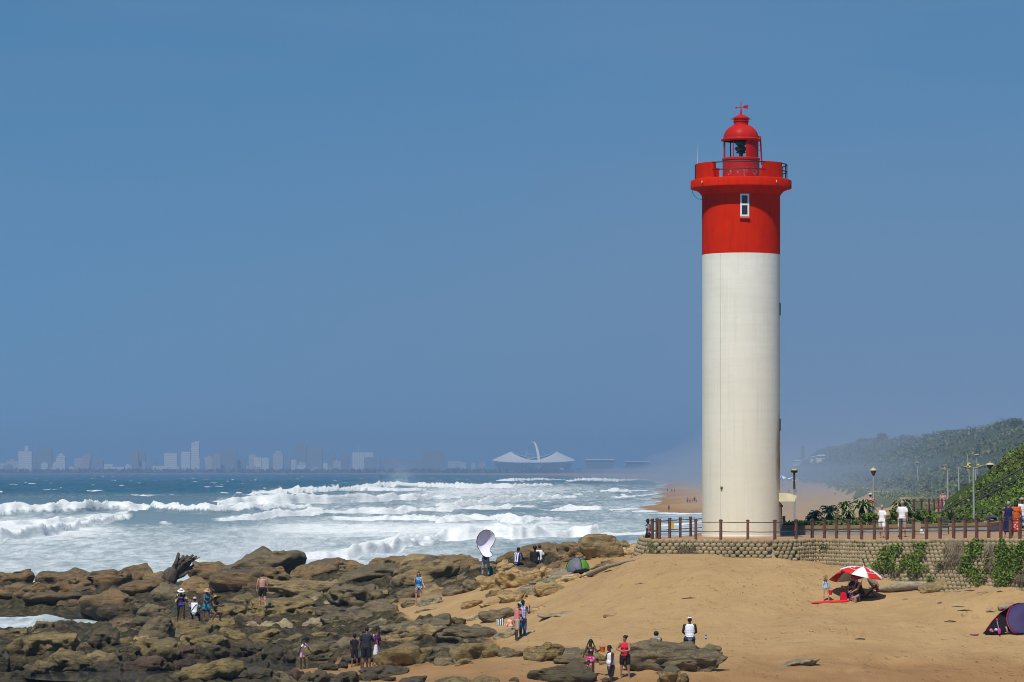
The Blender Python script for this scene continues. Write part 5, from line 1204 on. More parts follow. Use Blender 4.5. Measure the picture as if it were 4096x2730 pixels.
# near right
g = G(1436, 1560, 140)
person('woman in red tank top and black shorts looking down, hand on hip', g, 1.66, -12, 'tan', 'black', ((20, 6, 62, 38), (-10, 36, 80, 60)), ((2, 6, 3), (-2, 6, 3)), 0, (14, -40), None, 1.12, True, belly=.03, wear=(('vest', C(.60, .025, .045)), ('shorts', blk, .62)), hairdo='bun')
g2 = at(1404 * K, 1586 * K, 131.5)
m_, mp_ = person('bald man in white tank top looking at the phone in his hand', g2, 1.74, -68, 'dark', 'black', ((8, 8, 14, 0), (30, 6, 62, 0)), ((8, 4, 8), (-8, 4, 6)), 3, (16, 0), None, 1.12, belly=.05, wear=(('vest', C(.76, .76, .80)), ('shorts', C(.035, .033, .036), .7)), hairdo='bald')
mb = MB(); mb.box((0, 0, 0), (.075, .15, .012), R(20)); hd = mp_[('arm', -1)] + Vector((-.08, -.03, .05)); tag(obj('phone', mb, M((.01, .01, .012), .1, 3, .2, .5, name='phone glass'), None, False, tuple(hd), bevel=.004), 'dark phone held by the bald man in white tank top', 'phone')
g3 = G(1357, 1561, 140)
m_, mp_ = person('girl with long braids in pink and lilac swimsuit holding the orange bucket', g3, 1.50, 6, 'dark', 'black', ((40, 28, 70, 0), (14, 30, 40, 0)), ((3, 4, 4), (-3, 4, 4)), 3, (12, 0), None, .95, True, wear=(('bikini_top', C(.50, .32, .62)), ('briefs', C(.62, .03, .12)), ('skirt', PRINT([(.62, .05, .18), (.55, .30, .55), (.70, .03, .10)], 12), .22)), hairdo='braids', child=True)
def bucket(col, label, p, sc=1.0):
    o = thing('toy_bucket', label, 'bucket', tuple(p)); mb = MB(); mb.lathe([(0, 0), (.075 * sc, 0), (.105 * sc, .19 * sc), (.112 * sc, .20 * sc), (.105 * sc, .205 * sc), (.10 * sc, .19 * sc), (.07 * sc, .01), (0, .01)], 20); obj('pail', mb, M(col, .06, 5, .4, .4, name='bucket plastic'), o, True, autos=40)
    mb = MB(); mb.tube([(.105 * sc * math.cos(a), 0, .19 * sc + .13 * sc * math.sin(a)) for a in np.linspace(0, math.pi, 9)], .007, 5); obj('bucket_handle', mb, M(col, .06, 5, .4, .4), o, True); return o
bucket((.80, .16, .008), 'orange toy bucket held up by the girl with braids', mp_[('arm', 1)] + Vector((.12, -.05, -.08)), 1.1)
person('small girl in bright pink swimsuit in front of the girl with braids', at(1353 * K, 1584 * K, 132.2), 1.12, -14, 'brown', 'black', ((10, 10, 16, 0), (10, 10, 16, 0)), ((4, 4, 4), (-4, 4, 4)), 4, (12, 0), None, .92, True, wear=(('briefs', C(.70, .03, .10)), ('vest', PRINT([(.70, .04, .16), (.62, .18, .42), (.75, .03, .10)], 10))), child=True, hairdo='bun')
person('man in white tank top and white cap sitting on the huge slab, back turned', AT(1585, 1474, 138.6), 1.80, 180, 'deep', 'black', ((18, 14, 46, 30), (18, 14, 46, 30)), ((80, 10, 80), (80, 10, 80)), 6, (8, 0), .13, 1.15, wear=(('vest', C(.78, .78, .82)), ('shorts', C(.04, .05, .08))), hat=('cap', C(.80, .80, .80)))
person('person in grey hooded jacket bent forward behind the huge slab', AT(1508, 1494, 140.5), 1.66, 178, 'brown', 'black', ((30, 14, 46, 30), (30, 14, 46, 30)), ((80, 10, 80), (80, 10, 80)), 30, (20, 0), .02, 1.05, wear=(('jacket', C(.30, .30, .32), 'long'), ('shorts', blk), ('hood', C(.26, .26, .28))), hairdo='afro')
p = AT(1622, 1469, 138.2); mb = MB(); mb.lathe([(0, 0), (.033, .003), (.036, .012), (.036, .165), (.028, .18), (0, .18)], 16); tag(obj('drink_can', mb, STRIPE((.03, .03, .35), (.60, .60, .68), 8, .3, 'Z'), None, True, tuple(p)), 'blue and silver drink can on the slab right of the man in white cap', 'can')
# umbrella group
g = G(1898, 1383)
m_, mp_ = person('little girl in pale blue swimsuit with windblown hair, holding the red bucket', g, 1.16, 190, 'fair', 'light', ((0, 10, 6, 0), (0, 10, 6, 0)), ((2, 6, 3), (-3, 8, 3)), 0, (6, 0), None, .9, True, wear=(('top', PRINT([(.40, .58, .62), (.30, .45, .62), (.58, .62, .40), (.55, .66, .70), (.25, .40, .50)], 18), 'long'), ('briefs', PRINT([(.40, .58, .62), (.30, .45, .62), (.58, .62, .40), (.50, .62, .66)], 18))), hairdo='blown', child=True)
bucket((.70, .02, .012), 'red toy bucket hanging from the little girl hand', mp_[('arm', -1)] + Vector((.05, 0, -.32)), 1.05)
gA = G(1958, 1377); gB = G(1978, 1380)
person('man with sunglasses reclining under the striped umbrellas, dark shirt', gA + Vector((-.02, .35, 0)), 1.80, -70, 'tan', 'black', ((40, 8, 50, 20), (40, 8, 50, 20)), ((74, 8, 78), (58, 8, 100)), -16, (22, 0), .26, 1.0, wear=(('top', C(.03, .03, .035), 'short'), ('shorts', C(.02, .022, .06), .75), ('glasses', blk)))
person('woman in black swimsuit leaning forward under the striped umbrellas', gB + Vector((.02, -.10, 0)), 1.70, -68, 'tan', 'black', ((30, 6, 30, 15), (30, 6, 30, 15)), ((70, 8, 60), (62, 8, 70)), 22, (14, 0), .30, 1.05, True, wear=(('vest', blk), ('shorts', blk, .4)), hat=('beanie', C(.40, .02, .04)))
# promenade walkers
def onp(x, y, Y, lab, *a, **k):
    p = AT(x, y, Y); p.z = paving_z(x * K); return person(lab, p, *a, **k)
onp(2027, 1243, 166.0, 'grey haired woman in white shirt and white shorts walking behind the railing', 1.62, 160, 'tan', 'grey', ((18, 8, 18, 0), (-18, 8, 14, 0)), ((16, 3, 6), (-16, 3, 18)), 2, (2, 0), None, 1.06, True, wear=(('top', wh_, 'short'), ('shorts', wh_, .62)))
onp(2073, 1241, 166.5, 'grey haired man in white polo shirt and grey cargo shorts behind the railing', 1.78, 165, 'tan', 'grey', ((16, 8, 18, 0), (-12, 8, 14, 0)), ((-12, 3, 10), (14, 3, 6)), 2, (2, 0), None, 1.1, wear=(('top', wh_, 'short'), ('shorts', C(.46, .45, .40), .92), ('shoes', blk)))
p = AT(2167, 1183, 300); p.z = at(2167 * K, 512.5, 300).z
m_, mp_ = person('shirtless man in pale blue shorts carrying a pink towel on the boardwalk', p, 1.80, 8, 'pink', 'brown', ((8, 12, 12, 0), (8, 12, 12, 0)), ((10, 4, 4), (-8, 4, 8)), 0, (4, 0), None, 1.22, belly=.06, wear=(('shorts', C(.34, .42, .58), .75),), vox=.016)
mb = MB(); mb.cap((0, 0, 0), .10, (-.05, 0, -.35), .17).cap((-.05, 0, -.2), .13, (.08, 0, -.4), .12); tag(obj('towel', mb, C(.72, .03, .22), None, True, tuple(mp_[('arm', -1)] + Vector((-.05, -.05, 0))), remesh=.03), 'bright pink towel hanging from the shirtless man hand', 'towel')
onp(2317, 1244, 157.5, 'woman with short grey hair in sleeveless navy dress, seen from behind', 1.66, 178, 'tan', 'grey', ((4, 12, 10, 0), (4, 12, 10, 0)), ((10, 3, 6), (-8, 3, 12)), 0, (4, 0), None, 1.12, True, wear=(('dress', C(.020, .020, .075), 1.25), ))
onp(2335, 1236, 160.0, 'woman in orange top and red floral skirt walking towards the camera', 1.66, 4, 'deep', 'black', ((6, 10, 14, 0), (6, 10, 14, 0)), ((6, 3, 4), (-6, 3, 8)), 0, (2, 0), None, 1.2, True, belly=.03, wear=(('top', C(.52, .11, .012), 'short'), ('skirt', PRINT([(.62, .03, .02), (.60, .06, .03), (.70, .45, .35), (.55, .02, .02)], 16), 1.35)), hairdo='long')
onp(2348, 1234, 161.5, 'man in white shirt, faded cap and blue patterned shorts', 1.80, 2, 'brown', 'black', ((6, 10, 14, 0), (6, 10, 14, 0)), ((6, 3, 4), (-6, 3, 8)), 0, (2, 0), None, 1.1, wear=(('top', C(.68, .70, .74), 'short'), ('shorts', PRINT([(.05, .08, .25), (.50, .55, .62), (.10, .15, .35)], 14), .95)), hat=('cap', C(.42, .30, .28)))
p = AT(2000, 1215, 205); p.z = at(2001 * K, 506, 205).z - 1.0
person('shirtless person in white cap half hidden behind the tallest aloe', p, 1.75, 160, 'pink', 'brown', wear=(('shorts', C(.1, .1, .14), .6),), hat=('cap', wh_), vox=.016)
p = AT(1489, 1262, 172.5)
person('person in black hat and speckled shirt at the left end of the railing', p, 1.50, 60, 'dark', 'black', wear=(('top', PRINT([(.30, .25, .30), (.12, .10, .14), (.42, .36, .40)], 20), 'short'), ('shorts', blk)), hat=('softhat', blk, 0), vox=.014)
# people far down the beach
def far(px, py, lab, h=1.72, mats=((.3, .1, .1), (.1, .12, .2)), Y=None, grp=None, face=0):
    Yf = Y or 870.0; p = Vector((px_x(px, Yf), Yf, float(gz(px_x(px, Yf), Yf))))
    return person(lab, p, h, face, 'brown', 'black', wear=(('top', C(*mats[0]), 'short'), ('shorts', C(*mats[1]), .6)), vox=.035)
far(687.5, 497, 'far beach walker in blue at the left of the group beside the lighthouse', mats=((.10, .14, .30), (.05, .06, .10)), Y=900)
far(690.0, 497, 'far beach walker in yellow-brown in the group beside the lighthouse', mats=((.42, .28, .10), (.2, .1, .08)), Y=905)
far(692.5, 497, 'far beach walker in bright pink in the group beside the lighthouse', 1.4, ((.60, .08, .18), (.5, .05, .12)), 900)
far(694.6, 497, 'far beach walker in dark clothes striding in the group beside the lighthouse', 1.78, ((.03, .04, .10), (.03, .03, .05)), 902)
far(696.6, 497, 'small child in blue at the right of the far beach group', 1.2, ((.12, .18, .34), (.1, .1, .2)), 898)
far(667.5, 488, 'distant bather standing alone nearest the surf', 1.75, ((.10, .08, .10), (.05, .05, .08)), 1550)
far(671.8, 488, 'distant bather in the middle of the far trio at the surf', 1.75, ((.06, .06, .10), (.05, .05, .08)), 1500)
far(674.6, 488, 'distant bather at the right of the far trio by the surf', 1.65, ((.20, .10, .10), (.05, .05, .08)), 1480)
far(668.8, 497.5, 'bather wading at the edge of the wet sand tongue', 1.6, ((.12, .10, .12), (.05, .05, .08)), 800)
# ------------------------------------------------------------ foliage
def leaf_mesh(name, P, size, seed=1, aspect=1.7, up=.35, nrm=None):
    """one leaf-shaped face at each point, turned every way"""
    r = np.random.RandomState(seed); n = len(P); d = r.normal(size=(n, 3)); d[:, 2] += up; d /= np.linalg.norm(d, axis=1)[:, None]
    a = np.cross(d, r.normal(size=(n, 3))); a /= np.linalg.norm(a, axis=1)[:, None]; b = np.cross(d, a)
    sz = (size * r.uniform(.6, 1.4, n))[:, None] if not hasattr(size, '__len__') else (np.asarray(size) * r.uniform(.6, 1.4, n))[:, None]
    L, W_ = sz * aspect / 2, sz / 2
    V = np.stack([P - a * L, P + b * W_ * .8 + d * W_ * .15, P + a * L, P - b * W_ * .8 + d * W_ * .15], 1).reshape(-1, 3)
    return tri_mesh(name, V, np.arange(4 * n).reshape(n, 4))
def LEAF(c1, c2, c3, scale=.8, name='leaves', rough=.6):
    t = NT(name); P = t.coord('World'); g = t.n('NewGeometry')
    n = t.noise(P, scale, 4, .6); m = t.math('ADD', t.math('MULTIPLY', n, .6), t.math('MULTIPLY', g.outputs['Random Per Island'], .5))
    c = t.ramp(m, [(.25, c1), (.52, c2), (.80, c3)]); m_ = t.fin(c, rough, .25)
    t.b.inputs['Subsurface Weight'].default_value = 0; return m_
GREEN = LEAF((.05, .085, .012), (.105, .165, .020), (.18, .25, .036)); OLIVE = LEAF((.05, .06, .018), (.095, .11, .030), (.15, .155, .05)); DRY = LEAF((.07, .05, .03), (.13, .10, .06), (.19, .15, .09))
SCRUB = LEAF((.030, .046, .010), (.070, .098, .020), (.13, .16, .038), .16); SCRUB2 = LEAF((.055, .048, .026), (.10, .09, .045), (.16, .145, .075), .2); GRASSM = LEAF((.085, .11, .028), (.14, .165, .045), (.21, .215, .08), .3)
def cloud(n, c, r, rs, shell=.35):
    d = rs.normal(size=(n, 3)); d /= np.linalg.norm(d, axis=1)[:, None]; q_ = rs.uniform(shell, 1, n)[:, None] ** .6
    k = 1 + .35 * fbm(d * 1.6 + rs.uniform(0, 20, 3), 2)[:, None]
    return np.array(c) + d * q_ * k * np.array(r)
# creeping plants over the bank and the garden
rs = np.random.RandomState(5)
n = 95000; px = np.where(rs.rand(n) < .62, rs.uniform(786, 1120, n), rs.uniform(1100, 1258, n)); ymin = np.interp(px, [776, 800, 900, 960, 1000, 1008, 1100, 1260], [177.9, 177.2, 175.5, 173.6, 173.8, 182.3, 180.5, 176.5])
Yb = ymin + rs.uniform(0, 1, n) ** 1.2 * np.interp(px, [786, 900, 940, 1000, 1120, 1260], [12, 17, 30, 36, 50, 70]); Xb = (px - CX) / FPX * Yb; zb_ = bank_z(Xb, Yb)
keep = fbm(xyz(Xb / 1.6, Yb / 1.6, 3), 3) > -.45; keep &= ~((np.abs(px - 860) < 9) & (Yb < ymin + 3.5))
P = np.stack([Xb, Yb, zb_ + rs.uniform(-.02, .15, n) * (1 + np.maximum(fbm(xyz(Xb / 1.2, Yb / 1.2, 1), 2), -.5))], 1)[keep]
struct(tag(link('ground_cover', leaf_mesh('ground_cover', P, .12, 3), GREEN), 'green creeping leaves over the bank and garden', 'plants', kind='stuff'), 'stuff')
k2 = fbm(xyz(P[:, 0] / 2.2, P[:, 1] / 2.2, 13), 3) > .25; Pd = P[k2][::2] + np.array([0, -.05, .10])
struct(tag(link('dry_ground_cover', leaf_mesh('dry_ground_cover', Pd, .11, 4), OLIVE), 'olive and dry creeping leaves in patches over the bank', 'plants', kind='stuff'), 'stuff')
def bush(px, py, rx, ry, Y, mat, label, n=900, name='shrub', lf=.09, trunk=True):
    c = at(px, py, Y); q_ = pxm(Y); R_ = (rx * q_, rx * q_ * .8, ry * q_); z0 = float(c.z - R_[2]); o = thing(name, label, 'shrub', (c.x, c.y, z0))
    P = cloud(n, (0, 0, R_[2]), R_, np.random.RandomState(int(px * 7)), .3); link('foliage', leaf_mesh('foliage', P, lf, int(px)), mat, o)
    if trunk:
        mb = MB()
        for k in range(4): mb.tube([(0, 0, -.3), (.2 * R_[0] * (k - 1.5), .1 * k, R_[2] * .6), (.45 * R_[0] * (k - 1.5), .15 * (k - 2), R_[2] * 1.2)], [.04, .03, .012], 5)
        obj('branches', mb, M((.10, .07, .045), name='bark'), o, True)
    return o
bush(904, 514, 9, 5.5, 180, OLIVE, 'dark olive shrub between the two walkers in white', 1100)
bush(895, 513, 6, 4.5, 181, GREEN, 'bright green shrub left of the walker in white polo shirt', 700)
bush(922, 515, 10, 4.5, 181, GREEN, 'leafy green shrub right of the walker in white polo shirt', 1000)
bush(870, 517, 8, 4.5, 180, GREEN, 'green shrub below the tallest aloe', 800)
bush(998, 477, 10, 4.0, 212, OLIVE, 'wind-clipped olive brown shrub on the skyline of the green bank', 1000)
# aloes with drooping fleshy leaves
ALO = LEAF((.13, .17, .075), (.21, .26, .11), (.30, .35, .16), 2.0, 'aloe leaf', .5); ALT = M((.055, .045, .030), .3, 12, .95, .1, name='aloe trunk')
def aloe(px, py, rad, Y, label, seed, nl=34):
    c = at(px, py, Y); q_ = pxm(Y); Rm = rad * q_; z0 = min(float(bank_z(np.array(c.x), np.array(Y))), c.z - .2); o = thing('aloe', label, 'aloe', (c.x, Y, z0), group='aloes in the garden'); h = c.z - z0; r = np.random.RandomState(seed)
    mb = MB(); mb.tube([(0, 0, -.2), (0, 0, h * .5), (0, 0, h)], [.10, .09, .11], 8)
    for k in range(26):
        a = r.uniform(0, 6.28); z = h * r.uniform(.25, .95); mb.tube([(.08 * math.cos(a), .08 * math.sin(a), z), (.17 * math.cos(a), .17 * math.sin(a), z - .10), (.18 * math.cos(a), .18 * math.sin(a), z - .34)], [.03, .025, .006], 4)
    obj('trunk', mb, ALT, o, True)
    mb = MB()
    for k in range(nl):
        a = 2.4 * k + r.uniform(-.2, .2); e0 = R(78 - 88 * (k / nl) + r.uniform(-8, 8)); L = Rm * r.uniform(1.05, 1.35); p = np.array([0, 0, h]); e = e0; pts = []
        for j in range(8):
            pts.append(p.copy()); p = p + L / 7 * np.array([math.cos(a) * math.cos(e), math.sin(a) * math.cos(e), math.sin(e)]); e -= R(9 + 4.5 * j) * (.55 + .45 * (1 - k / nl))
        s_ = np.array([-math.sin(a), math.cos(a), 0]); V = []
        for j, p in enumerate(pts):
            wd = .075 * (1 - (j / 7.4) ** 1.4) + .006; V += [p - s_ * wd + np.array([0, 0, .022]), p + np.array([0, 0, -.02]), p + s_ * wd + np.array([0, 0, .022])]
        mb.add(V, [(j * 3 + i, j * 3 + i + 1, j * 3 + i + 4, j * 3 + i + 3) for j in range(7) for i in range(2)])
    obj('leaves', mb, ALO, o, True); return o
aloe(829, 511.5, 10.0, 183, 'broad aloe in the middle of the left clump by the lighthouse', 1)
aloe(845, 506.5, 8.0, 186, 'slim aloe standing behind between the two biggest aloes', 2)
aloe(862, 507.5, 13.5, 184, 'tallest and widest aloe, with a thick trunk, left of the walkers in white', 3, 44)
aloe(848, 514.5, 7.0, 181, 'small low aloe in front of the tallest one', 4)
aloe(815, 515.5, 7.5, 184, 'low aloe at the left end of the clump', 5)
aloe(902, 507.0, 11.5, 184, 'spreading aloe behind the head of the man in white polo shirt', 6, 40)
aloe(810, 519, 5.0, 182, 'smallest aloe, nearest the lighthouse', 7, 24)
def sword(px, py, rad, Y, label, seed, mat, n=36):
    c = at(px, py, Y); Rm = rad * pxm(Y); o = thing('sword_plant', label, 'plant', tuple(c)); r = np.random.RandomState(seed); mb = MB()
    for k in range(n):
        a = r.uniform(0, 6.28); e = R(r.uniform(15, 75)); L = Rm * r.uniform(.8, 1.25); d = np.array([math.cos(a) * math.cos(e), math.sin(a) * math.cos(e), math.sin(e)]); s_ = np.array([-math.sin(a), math.cos(a), 0]) * .05
        m = d * L * .55; tp = d * L + np.array([0, 0, -.12 * L]); mb.add([-s_ * .6, s_ * .6, m + s_, tp, m - s_], [(0, 1, 2, 4), (4, 2, 3)])
    obj('leaves', mb, mat, o); mb = MB(); mb.cyl((0, 0, -.2), (0, 0, .12), .10, .07, 8); obj('root_stock', mb, ALT, o); return o
sword(951, 519.5, 13, 181, 'yellow-green sword leaved plant below the stair railing', 1, LEAF((.08, .10, .02), (.14, .16, .035), (.22, .21, .07), 2))
sword(929, 516.5, 8, 183, 'dark green sword leaved plant left of the yellow-green one', 2, LEAF((.03, .05, .015), (.05, .075, .022), (.08, .10, .03), 2), 24)
# plants hanging on the retaining wall
def on_wall(px, py):
    Yw = np.interp(px, WP[:, 0], WP[:, 1]); Y = Yw.copy(); top = 6.27 + .26 * sstep(812, 1030, px)
    ny = np.interp(px, [790, 802, 818, 834, 1100], [1, .8, .8, .60, .60])
    for k in range(12): z = CAM_H - (py - HOR) / FPX * Y; Y = Yw - (np.clip(top - z, -.2, 4) * BATTER + .22) / ny
    return np.stack([(px - CX) / FPX * Y, Y, CAM_H - (py - HOR) / FPX * Y], 1)
def creeper(x0, x1, y0, y1, mat, label, n, lf=.10, slant=.0, name='creeper'):
    r = np.random.RandomState(int(x0 * 3)); a = r.uniform(-1, 1, n); b = r.uniform(-1, 1, n); k = a * a * .9 + b ** 4 < .62 + 1.0 * fbm(xyz(a * 1.8 + x0, b * 1.8), 4); a, b = a[k], b[k]
    P = on_wall((x0 + x1) / 2 + a * (x1 - x0) / 2 - slant * b * (y1 - y0) / 2, (y0 + y1) / 2 + b * (y1 - y0) / 2); P[:, 1] -= r.uniform(0, .24, len(P)) * (1 + np.maximum(fbm(P * 1.6, 2), -.6)); P[:, 2] += r.uniform(-.05, .08, len(P))
    c = P.mean(0); o = thing(name, label, 'plant', (c[0], c[1], P[:, 2].min())); P = P - np.array([c[0], c[1], P[:, 2].min()]); link('foliage', leaf_mesh('foliage', P, lf, int(x0), 1.6), mat, o)
    mb = MB(); hh = P[:, 2].max()
    for j in range(6): i = r.randint(len(P)); mb.tube([P[i] + (0, .1, 0), P[i] + (r.uniform(-.2, .2), .08, -.25), P[i] + (r.uniform(-.3, .3), .1, -.5)], [.012, .012, .008], 4)
    obj('stems', mb, M((.10, .07, .045), name='bark'), o)
    return o
def strands(x0, x1, y0, y1, mat, label, n, L=.5):
    r = np.random.RandomState(int(x0 * 5)); px = r.uniform(x0, x1, n); py = y0 + (y1 - y0) * r.uniform(0, .8, n); P = on_wall(px, py); c = np.array([P[:, 0].mean(), P[:, 1].mean(), P[:, 2].min() - L * .5]); mb = MB()
    o = thing('dry_grass', label, 'plant', tuple(c))
    for p in P - c:
        l_ = L * r.uniform(.5, 1.2); dx = r.normal() * .12; w_ = .018; m = p + (dx * .4, -.13, .02 - l_ * .3); e = p + (dx, -.12, -l_)
        mb.add([p + (-w_, 0, 0), p + (w_, 0, 0), m + (w_, 0, 0), e, m + (-w_, 0, 0)], [(0, 1, 2, 4), (4, 2, 3)])
    obj('blades', mb, mat, o); return o
creeper(819, 829, 543, 556, OLIVE, 'thin olive creeper on the wall, leftmost beyond the lighthouse', 160, .08, .35)
creeper(846, 856, 552, 563, GREEN, 'small round green creeper low on the wall below the aloes', 220, .09)
creeper(850, 867, 542, 553, OLIVE, 'dull creeper hanging from the wall top below the aloes', 320, .08)
creeper(875, 897, 543, 572, GREEN, 'bright slanting creeper on the wall above the striped umbrellas', 620, .10, .55)
creeper(900, 931, 543, 577, GREEN, 'big mat of green creeper in the middle of the wall', 1900, .08, .35)
creeper(934, 943, 559, 570, OLIVE, 'tuft of creeper on the wall above the tan boulder', 160, .08)
creeper(960, 987, 539, 585, GREEN, 'tall bright green creeper covering the wall right of the tan boulder', 2000, .09, .2)
creeper(990, 1026, 539, 586, GREEN, 'wide green creeper at the right end of the wall', 2800, .09, .15)
creeper(884, 900, 565, 573, GREEN, 'creeper spreading onto the sand at the wall foot', 240, .08)
creeper(925, 934, 576, 582, GREEN, 'little leafy seedling clump on the sand by the wall', 110, .08)
strands(945, 963, 541, 566, DRY, 'curtain of dry brown grass hanging on the wall above the tan boulder', 700, .7)
strands(985, 999, 543, 574, DRY, 'brown dry grass between the two tall green creepers', 420, .6)
strands(640, 655, 540, 556, OLIVE, 'olive grass tussock on the left end of the wall', 900, .5)
strands(678, 695, 544, 556, DRY, 'thin brown grass on the wall left of the lighthouse foot', 160, .4)
strands(1015, 1030, 560, 585, DRY, 'dry grass at the wall foot at the right edge', 300, .5)

# scrub on the dunes
def dune_pts(n, y0, y1, s0, s1, seed, thr=None):
    r = np.random.RandomState(seed); Y = 1 / r.uniform(1 / y1, 1 / y0, n); s_ = r.uniform(s0, s1, n); X = foot_x(Y) + s_ + (3.2 - 2.0 * sstep(450, 900, Y)) * fbm(xyz(Y / 35, 1.5), 3); Z = hill_z(s_, Y)
    if thr is not None: k = fbm(xyz(X / 14, Y / 40, seed), 3) > thr; X, Y, Z = X[k], Y[k], Z[k]
    return np.stack([X, Y, Z], 1), r
for nm, n, s0, s1, mat, thr, lf, seed, lab in (('dune_scrub', 42000, 9, 75, SCRUB, -.25, .55, 1, 'dark green scrub covering the far dunes'), ('grey_scrub', 12000, 7, 60, SCRUB2, .22, .50, 2, 'grey brown dry scrub in patches on the far dunes'), ('dune_grass', 16000, -.5, 17, GRASSM, -.35, .26, 3, 'low grass and creepers at the foot of the dunes')):
    P, r = dune_pts(n, 330, 2200, s0, s1, seed, thr); hgt = np.interp(P[:, 1], [330, 2200], [1.0, 1.6]); P[:, 2] += r.uniform(0, 1.1, len(P)) * hgt * (.25 if nm == 'dune_grass' else 1) * (1 + np.maximum(fbm(P / (5, 9, 5), 2), -.6))
    struct(tag(link(nm, leaf_mesh(nm, P, lf * np.interp(P[:, 1], [330, 2200], [.75, 2.2]), seed), mat), lab, 'plants', kind='stuff'), 'stuff')
def tree(px, py, rx, ry, label, Y, mat=SCRUB, n=700, seed=0):
    q_ = pxm(Y); c = at(px, py, Y); R_ = (rx * q_, rx * q_ * .8, ry * q_); H_ = max(2.5, R_[2] * .9); s0_ = c.x - float(foot_x(Y)); z0 = min(c.z - R_[2] - H_ * .7, float(hill_z(np.array(s0_), np.array(float(Y))))); o = thing('dune_tree', label, 'tree', (c.x, c.y, z0)); h = c.z - z0; r = np.random.RandomState(int(px))
    P = np.concatenate([cloud(n // 5, (r.uniform(-.6, .6) * R_[0], r.uniform(-.4, .4) * R_[1], h + r.uniform(-.45, .35) * R_[2]), (R_[0] * .55, R_[1] * .55, R_[2] * .65), r, .4) for k in range(5)])
    link('crown', leaf_mesh('crown', P, .09 * R_[0] + .35, int(px)), mat, o); mb = MB(); mb.tube([(0, 0, -1.5), (.1, 0, h * .5), (-.1, 0, h)], [.28, .22, .12], 7)
    for k in range(5): a = k * 1.3; mb.tube([(0, 0, h * .55), (.45 * R_[0] * math.cos(a), .45 * R_[1] * math.sin(a), h + R_[2] * .1), (.7 * R_[0] * math.cos(a), .7 * R_[1] * math.sin(a), h + .3 * R_[2])], [.14, .09, .04], 5)
    obj('trunk', mb, M((.07, .055, .04), name='bark'), o, True); return o
tree(886, 437.5, 9, 5, 'round-crowned tree standing highest on the left part of the dune ridge', 1800)
tree(866, 441.5, 12, 3.6, 'flat spreading tree left of the round-crowned one on the ridge', 2150)
tree(904.5, 438.5, 5.5, 3.2, 'small domed tree right of the round-crowned one on the ridge', 1600)
tree(916.5, 439, 5.5, 2.8, 'second small domed tree along the dune ridge', 1430)
tree(933, 437, 9, 3.2, 'broad low tree in the middle of the dune ridge', 1290)
tree(953, 433, 13, 4.6, 'widest dark tree crown on the dune ridge', 1150, n=1000)
tree(970.5, 431.5, 6.5, 3.6, 'hazy domed tree behind the ridge right of the widest crown', 1500)
tree(985, 433, 6, 3.4, 'bushy tree on the ridge right of the hazy dome', 1000)
tree(1000, 426.5, 6.5, 4.4, 'shaggy tree near the top right of the ridge', 905)
tree(1016, 423, 8, 5, 'tall leafy tree on the ridge at the right edge', 850)
c = at(802.7, 461, 2750); c.z = min(c.z, float(hill_z(np.array(c.x - float(foot_x(2750))), np.array(2750.0)))); o = thing('norfolk_pine', 'lone tiered pine standing above the haze right of the lighthouse', 'tree', tuple(c)); h = at(0, 445.5, 2750).z - c.z; mb = MB(); mb.cyl((0, 0, -2), (0, 0, h), .35, .08, 8); obj('trunk', mb, M((.07, .055, .04), name='bark'), o)
r = np.random.RandomState(4); P = []
for k in range(13):
    z = h * (.16 + .84 * k / 13); rad = 2.3 * (1 - .55 * abs(k / 13 - .3) - .25 * (k / 13)); P.append(np.stack([r.normal(0, rad * .5, 90), r.normal(0, rad * .5, 90), z + r.normal(0, .16, 90)], 1))
link('crown', leaf_mesh('crown', np.concatenate(P), .5, 9), SCRUB, o)
def house(px, py, w, h, Y, wall, roof, label):
    q_ = pxm(Y); c = at(px, py, Y); W_, H_ = w * q_, h * q_; c.z = min(c.z, float(hill_z(np.array(c.x - float(foot_x(Y)) + 4), np.array(float(Y)))) + 1.0); o = thing('house', label, 'house', tuple(c)); mb = MB(); mb.box((0, 4, H_ * .3 - 1), (W_, 8, H_ * .9 + 2)); obj('walls', mb, M(wall, .08, .5, .8, .2, name='house wall'), o)
    z = H_ * .75; mb = MB(); mb.extrude([(-W_ * .54, -.6, z), (W_ * .54, -.6, z), (W_ * .30, 4, z + H_ * .35), (-W_ * .30, 4, z + H_ * .35)], (0, .25, -.05)).extrude([(-W_ * .54, 8.6, z), (W_ * .54, 8.6, z), (W_ * .30, 4.2, z + H_ * .35), (-W_ * .30, 4.2, z + H_ * .35)], (0, -.2, -.05)); obj('roof', mb, M(roof, .1, .5, .8, .2, name='house roof'), o)
    for k in (-.3, 0, .3): mb = MB(); mb.box((k * W_, -.03, H_ * .35), (W_ * .16, .12, H_ * .3)); obj('window', mb, DK, o)
house(797.5, 461.5, 9, 3, 2850, (.70, .68, .62), (.60, .58, .55), 'low pale house under the lone tiered pine')
house(806, 461.5, 5, 3, 2700, (.72, .68, .60), (.45, .30, .22), 'small pale house right of the lone tiered pine')
house(822, 459, 11, 4, 2150, (.74, .72, .68), (.55, .54, .52), 'white house half sunk in the dune scrub on the left slope')
house(813, 459.5, 5, 3, 2350, (.72, .70, .66), (.50, .48, .46), 'little white house at the low left end of the dunes')
house(967.5, 436, 9, 4, 1400, (.70, .68, .64), (.30, .14, .10), 'house with dull red roof behind the dune ridge')
house(1022, 421, 8, 7, 1250, (.66, .64, .58), (.45, .42, .38), 'pale tall house at the top right above the trees')

